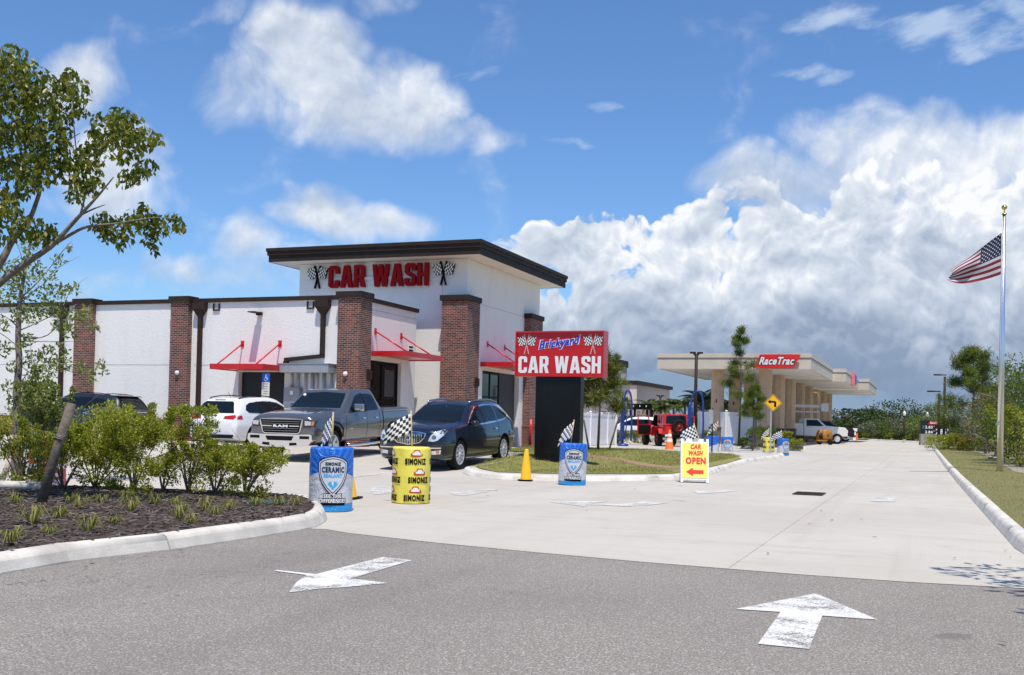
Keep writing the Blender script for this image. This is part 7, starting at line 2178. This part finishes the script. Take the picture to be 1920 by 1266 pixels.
pine(gz(1121, 851), hh(1121, 851, 672), 1.0, 'young pine with drooping yellow green needles tied to two stakes behind the sign', LF_PINEY, 12, 3600, .36, .05, stakes=True, crown0=.40, seed=3, droop=.25, tuft=.42)
pine(gz(1152, 830), 5.4, 1.0, 'taller sparse pine directly behind the red pylon sign', LF_PINE, 11, 3000, .3, .06, crown0=.35, seed=5, tuft=.42)
pine(gz(1385, 838), hh(1385, 838, 624), 1.35, 'tall thin pine in front of the canopy with gaps between its tufts', LF_PINE, 16, 5500, .30, .07, crown0=.3, seed=7, tuft=.5, gappy=.5)
pine(gz(1411, 846), hh(1411, 846, 730), .75, 'small pine in front of the white fence enclosure by the turn sign', LF_PINE, 14, 6000, .22, .05, crown0=.45, seed=9, droop=.1, tuft=.32)
pt = Vector((*AT(1823, 800, 66)[:2], .15))
pine(pt, AT(1823, 660, 66).z - .15, 2.9, 'large bushy pine left of the flag pole behind the shrubs', LF_PINE, 30, 13000, .40, .12, crown0=.2, seed=12, tuft=.7, gappy=.1)


# ---- palms
def palm(p, h, label, nf=14, fl=1.7, seed=0, group='palms behind the off-roader', m_=LF_PALM, trunk=.13):
    o = empty('palm_tree', p, 0, label, 'tree', group); rr = random.Random(seed)
    mb = MB(); mb.tube([(0, 0, 0), (.05, 0, h * .5), (0, 0, h)], [trunk, trunk * .8, trunk * .7], 9); mb.build('trunk', BARK, o)
    P = []; D = []; L = []; mr = MB()
    for i in range(nf):
        a = i * 2.4; el = rr.uniform(.0, 1.25); d = Vector((math.cos(a), math.sin(a), 0)); pts = []
        for k in range(9):
            t = k / 8; q = Vector((0, 0, h)) + d * fl * t * math.cos(el * (1 - t * .6)) + Vector((0, 0, fl * (t * math.sin(el) - .55 * t * t * (1.2 - el * .3)))); pts.append(q)
        mr.tube(pts, [.02 * (1 - k / 10) for k in range(9)], 4)
        for k in range(1, 9):
            for j in range(7):
                q = pts[k - 1].lerp(pts[k], j / 7); ax = (pts[k] - pts[k - 1]).normalized(); sd = ax.cross(Vector((0, 0, 1))).normalized()
                for s_ in (-1, 1):
                    P.append(tuple(q)); D.append(tuple((sd * s_ + ax * .6 + Vector((0, 0, -.25))).normalized())); L.append(fl * .3 * (1 - (k / 9) ** 3 * .5))
    mr.build('frond_ribs', mat('frond rib', (.12, .14, .05), .6), o)
    build_leaves('fronds', np.array(P), np.array(D), np.array(L), .1, m_, o)
    return o


palm(Vector((*AT(1318, 800, 78)[:2], .15)), AT(1318, 752, 78).z - .15, 'tall pale palm left of the canopy, behind the lamp post', 16, 1.9, 3)
for i, (px, top, Y, lab) in enumerate(((1218, 762, 92, 'low palm at the left end of the palm row'), (1238, 766, 88, 'second low palm behind the off-roader roof'), (1262, 760, 90, 'third low palm behind the off-roader, slightly taller'), (1283, 758, 86, 'fourth low palm left of the tall pale palm'), (1330, 768, 84, 'low bright palm left of the first canopy column'), (1356, 762, 88, 'low bright palm between the first two canopy columns'))):
    palm(Vector((*AT(px, 800, Y)[:2], .15)), AT(px, top, Y).z - .15, lab, 12, 1.5, i + 10, m_=LF_MID if i < 4 else leafmat('bright palm leaves', [(.1, .16, .02), (.2, .26, .04), (.28, .3, .05)], .4, .5))
# hedge masses in front of the palms
for i, (px, top, Y, r) in enumerate(((1208, 790, 96, 2.4), (1250, 786, 96, 2.6), (1290, 788, 94, 2.6), (1330, 786, 92, 2.2), (1366, 784, 92, 1.8), (1396, 778, 100, 2.2))):
    shrub(Vector((*AT(px, 800, Y)[:2], .12)), AT(px, top, Y).z, r, ('leftmost', 'second', 'third', 'fourth', 'fifth', 'rightmost')[i] + ' of the dark hedges below the palm row', LF_MID, 2600, .22, 'hedge_shrub', 'dark hedges below the palms', 6, i + 30, lobes=20)

# plants beside the vacuum post and by the turn sign
for i, (px, py_, top, r, lab, lm) in enumerate(((1165, 834, 812, .5, 'flowering shrub left of the red off-roader next to the fence', LF_OAK), (1190, 834, 812, .55, 'pale flowering shrub just left of the open jeep door', LF_OAK), (1325, 836, 812, .5, 'low shrub between the off-roader and the sign pole', LF_OAK),
     (1416, 843, 808, .62, 'dark rounded shrub left of the yellow barrel', LF_MID), (1440, 845, 804, .6, 'dark shrub behind the yellow barrel by the turn sign', LF_MID), (1392, 842, 826, .3, 'tiny shrub at the foot of the white fence', LF_MID), (1474, 843, 814, .45, 'shrub right of the barrels beside the canopy column', LF_BUSH), (1492, 846, 828, .42, 'low shrub at the right tip of the bed by the turn sign', LF_BUSH))):
    p = G(px, py_); p.z += .1
    shrub(p, (py_ - top) * p.y / F, r, lab, lm, 2200, .07, 'bed_shrub', 'small shrubs in the middle islands', 7, i + 50, lobes=14)

# ---- right side planting
RT = [  # px, base, top, Y, r, label, leaf, n
 (1788, 775, 112, 2.6, 'small broad leaved tree left of the large pine', LF_MID, 3800, 'tree'),
 (1806, 758, 96, 3.2, 'green tree behind and left of the large pine', LF_MID, 4200, 'tree'),
 (1848, 742, 56, 1.9, 'thin greyish half bare tree between the pine and the flag pole', LF_GRAY, 1700, 'tree'),
 (1868, 735, 52, 1.5, 'half bare tree with rusty leaves just left of the flag pole', LF_ORG, 1500, 'tree'),
 (1908, 700, 44, 2.0, 'dense dark tree just right of the flag pole', LF_MID, 6500, 'tree'),
 (1945, 668, 40, 2.4, 'dense dark tree at the right edge of the frame', LF_MID, 6500, 'tree')]
for i, (px, top, Y, r, lab, lm, n, _) in enumerate(RT):
    p = Vector((*AT(px, 800, Y)[:2], .1)); simple_tree(p, AT(px, top, Y).z - .1, r, lab, lm, BARK, n, .13 if i < 4 else .11, crown0=.2 if i not in (2, 3) else .3, trunk_r=.09, group='trees along the right side')
RS = [(1777, 845, 822, .9, 'bright green shrub next to the bent pole base at the kerb corner', LF_BUSH), (1798, 849, 822, .9, 'bright green shrub second from the kerb corner', LF_BUSH), (1822, 850, 824, .9, 'brownish green shrub below the large pine', LF_ORG), (1846, 851, 820, .9, 'rusty shrub left of the flag pole foot', LF_ORG),
      (1866, 853, 812, .9, 'dark shrub directly behind the flag pole', LF_MID), (1890, 868, 780, 1.0, 'tall dark shrub right of the flag pole', LF_MID), (1912, 884, 772, 1.1, 'yellow green shrub at the lower right edge', LF_BUSH), (1938, 880, 740, 1.4, 'big dark shrub cut by the right edge', LF_MID), (1897, 850, 745, 1.2, 'dark leafy shrub above the mulch right of the flag pole', LF_MID)]
for i, (px, py_, top, r, lab, lm) in enumerate(RS):
    p = G(px, py_); p.z += .13
    shrub(p, (py_ - top) * p.y / F, r * (p.y / 42 + .15), lab, lm, 4200, .085, 'bed_shrub', 'shrubs along the right side', 8, i + 70, lobes=20)
# low hedge row behind the far kerb
for i in range(11):
    px = 1608 + i * 13.5
    p = G(px, 823.5 + (px - 1608) * .03); p.y += 1.5
    shrub(p, (13 + 3 * math.sin(i * 2.1)) * p.y / F, .9, 'low dull green shrub in the row behind the far kerb', (LF_ORG, LF_MID, LF_BUSH)[i % 3], 1300, .16, 'hedge_shrub', 'low shrubs behind the far kerb', 5, i + 90, lobes=10)
# far trees behind the lawn
FT = [(1600, 766, 190, 7.5, 'dark spreading tree right of the canopy end', LF_DK), (1642, 784, 200, 6, 'dark tree in the gap between the canopy and the rounded tree', LF_DK), (1575, 790, 210, 6, 'low dark tree just beyond the canopy end', LF_DK), (1695, 746, 260, 15, 'large rounded dark tree on the skyline', LF_DK), (1660, 770, 250, 8, 'left shoulder of dark trees on the skyline', LF_DK), (1737, 776, 240, 8, 'dark tree on the skyline behind the price sign', LF_DK),
      (1655, 788, 130, 2.0, 'grey green small tree on the far lawn, leftmost', LF_MID), (1682, 786, 132, 1.9, 'grey green small tree on the far lawn, second', LF_GRAY), (1712, 786, 130, 2., 'grey green small tree beside the left lantern post', LF_MID), (1733, 780, 126, 2.2, 'pale green small tree behind the right lantern post', LF_OAK), (1752, 776, 122, 2.2, 'pale green tree just left of the lamp posts', LF_PALM), (1632, 792, 134, 1.4, 'thin small tree at the left of the far lawn', LF_GRAY)]
for i, (px, top, Y, r, lab, lm) in enumerate(FT):
    p = Vector((*AT(px, 800, Y)[:2], 0)); p.z = T(p.x, p.y)
    simple_tree(p, AT(px, top, Y).z - p.z, r * (.8 if i == 3 else 1), lab, lm, BARKD, 4200 if Y > 150 else 800, .55 if Y > 180 else .22, group='trees on the far skyline', crown0=.12 if i < 6 else .42, trunk_r=.3 if Y > 150 else .12, flat=.55 if i < 6 else .8)
# distant tree belt that reads as one mass
cl = []
rr = random.Random(4)
for i in range(90):
    a = -95 + i * 4.4; cl.append((a + rr.uniform(-2, 2), 330 + rr.uniform(-8, 8), rr.uniform(.8, 1.2), rr.uniform(1.6, 2.8), .9))
P, C = cloud(cl, 210, .5)
o = build_leaves('distant_tree_belt', P, unit(C + NR.normal(size=P.shape)), NR.uniform(.7, 1.3, len(P)) * 1.1, .6, LF_DK, None, 'stuff'); tag(o, 'low dark belt of distant woodland along the horizon', 'woodland')
cl = [(55 + i * 4 + rr.uniform(-1, 1), 190 + rr.uniform(-2, 2), .3, 1.3, .6) for i in range(30)]
P, C = cloud(cl, 260, .5)
o = build_leaves('far_hedge_belt', P, unit(C + NR.normal(size=P.shape)), NR.uniform(.7, 1.3, len(P)) * .4, .6, LF_BUSH, None, 'stuff'); tag(o, 'long clipped light green hedge beyond the far lawn', 'hedge')
# hedge in front of the long wall at far left
for i in range(4):
    p = Vector((*xy(-18.5 + i * 1.5, -1.0), .3)); shrub(p, .85, .85, ('leftmost', 'second', 'third', 'rightmost')[i] + ' yellow green shrub against the long white wall', LF_BUSH, 1400, .07, 'bed_shrub', 'shrubs against the wash wall', 6, 110 + i)
# litter on the concrete and road
LFL = islmat('dry fallen leaf', [(.16, .1, .05), (.3, .16, .08), (.12, .09, .05)])
mb = MB(); rr = random.Random(3)
for px, py_ in [(1885, 1035), (1894, 1048), (1790, 1050), (1760, 1069), (1880, 1210), (1540, 960), (1615, 976), (1518, 985), (1560, 978), (915, 931), (160, 1068), (172, 1057), (60, 1072), (340, 1036), (500, 1009), (930, 922), (1190, 919), (1275, 912), (1390, 900), (1640, 1010), (1440, 1040), (1100, 960), (700, 940), (820, 975)]:
    q = G(px, py_); M = Matrix.Translation((q.x, q.y, q.z + .018)) @ Matrix.Rotation(rr.uniform(0, 6), 4, 'Z') @ Matrix.Rotation(rr.uniform(-.3, .3), 4, 'X'); l = rr.uniform(.02, .05)
    mb.add([M @ Vector(v) for v in ((-l, 0, 0), (0, -l * .4, .006), (l, 0, .004), (0, l * .4, .006))], [(0, 1, 2, 3)])
o = mb.build('fallen_leaves', LFL); tag(o, 'scattered dry fallen leaves on the pavement', 'leaf litter', None, 'stuff')
print('objects', len(bpy.data.objects))
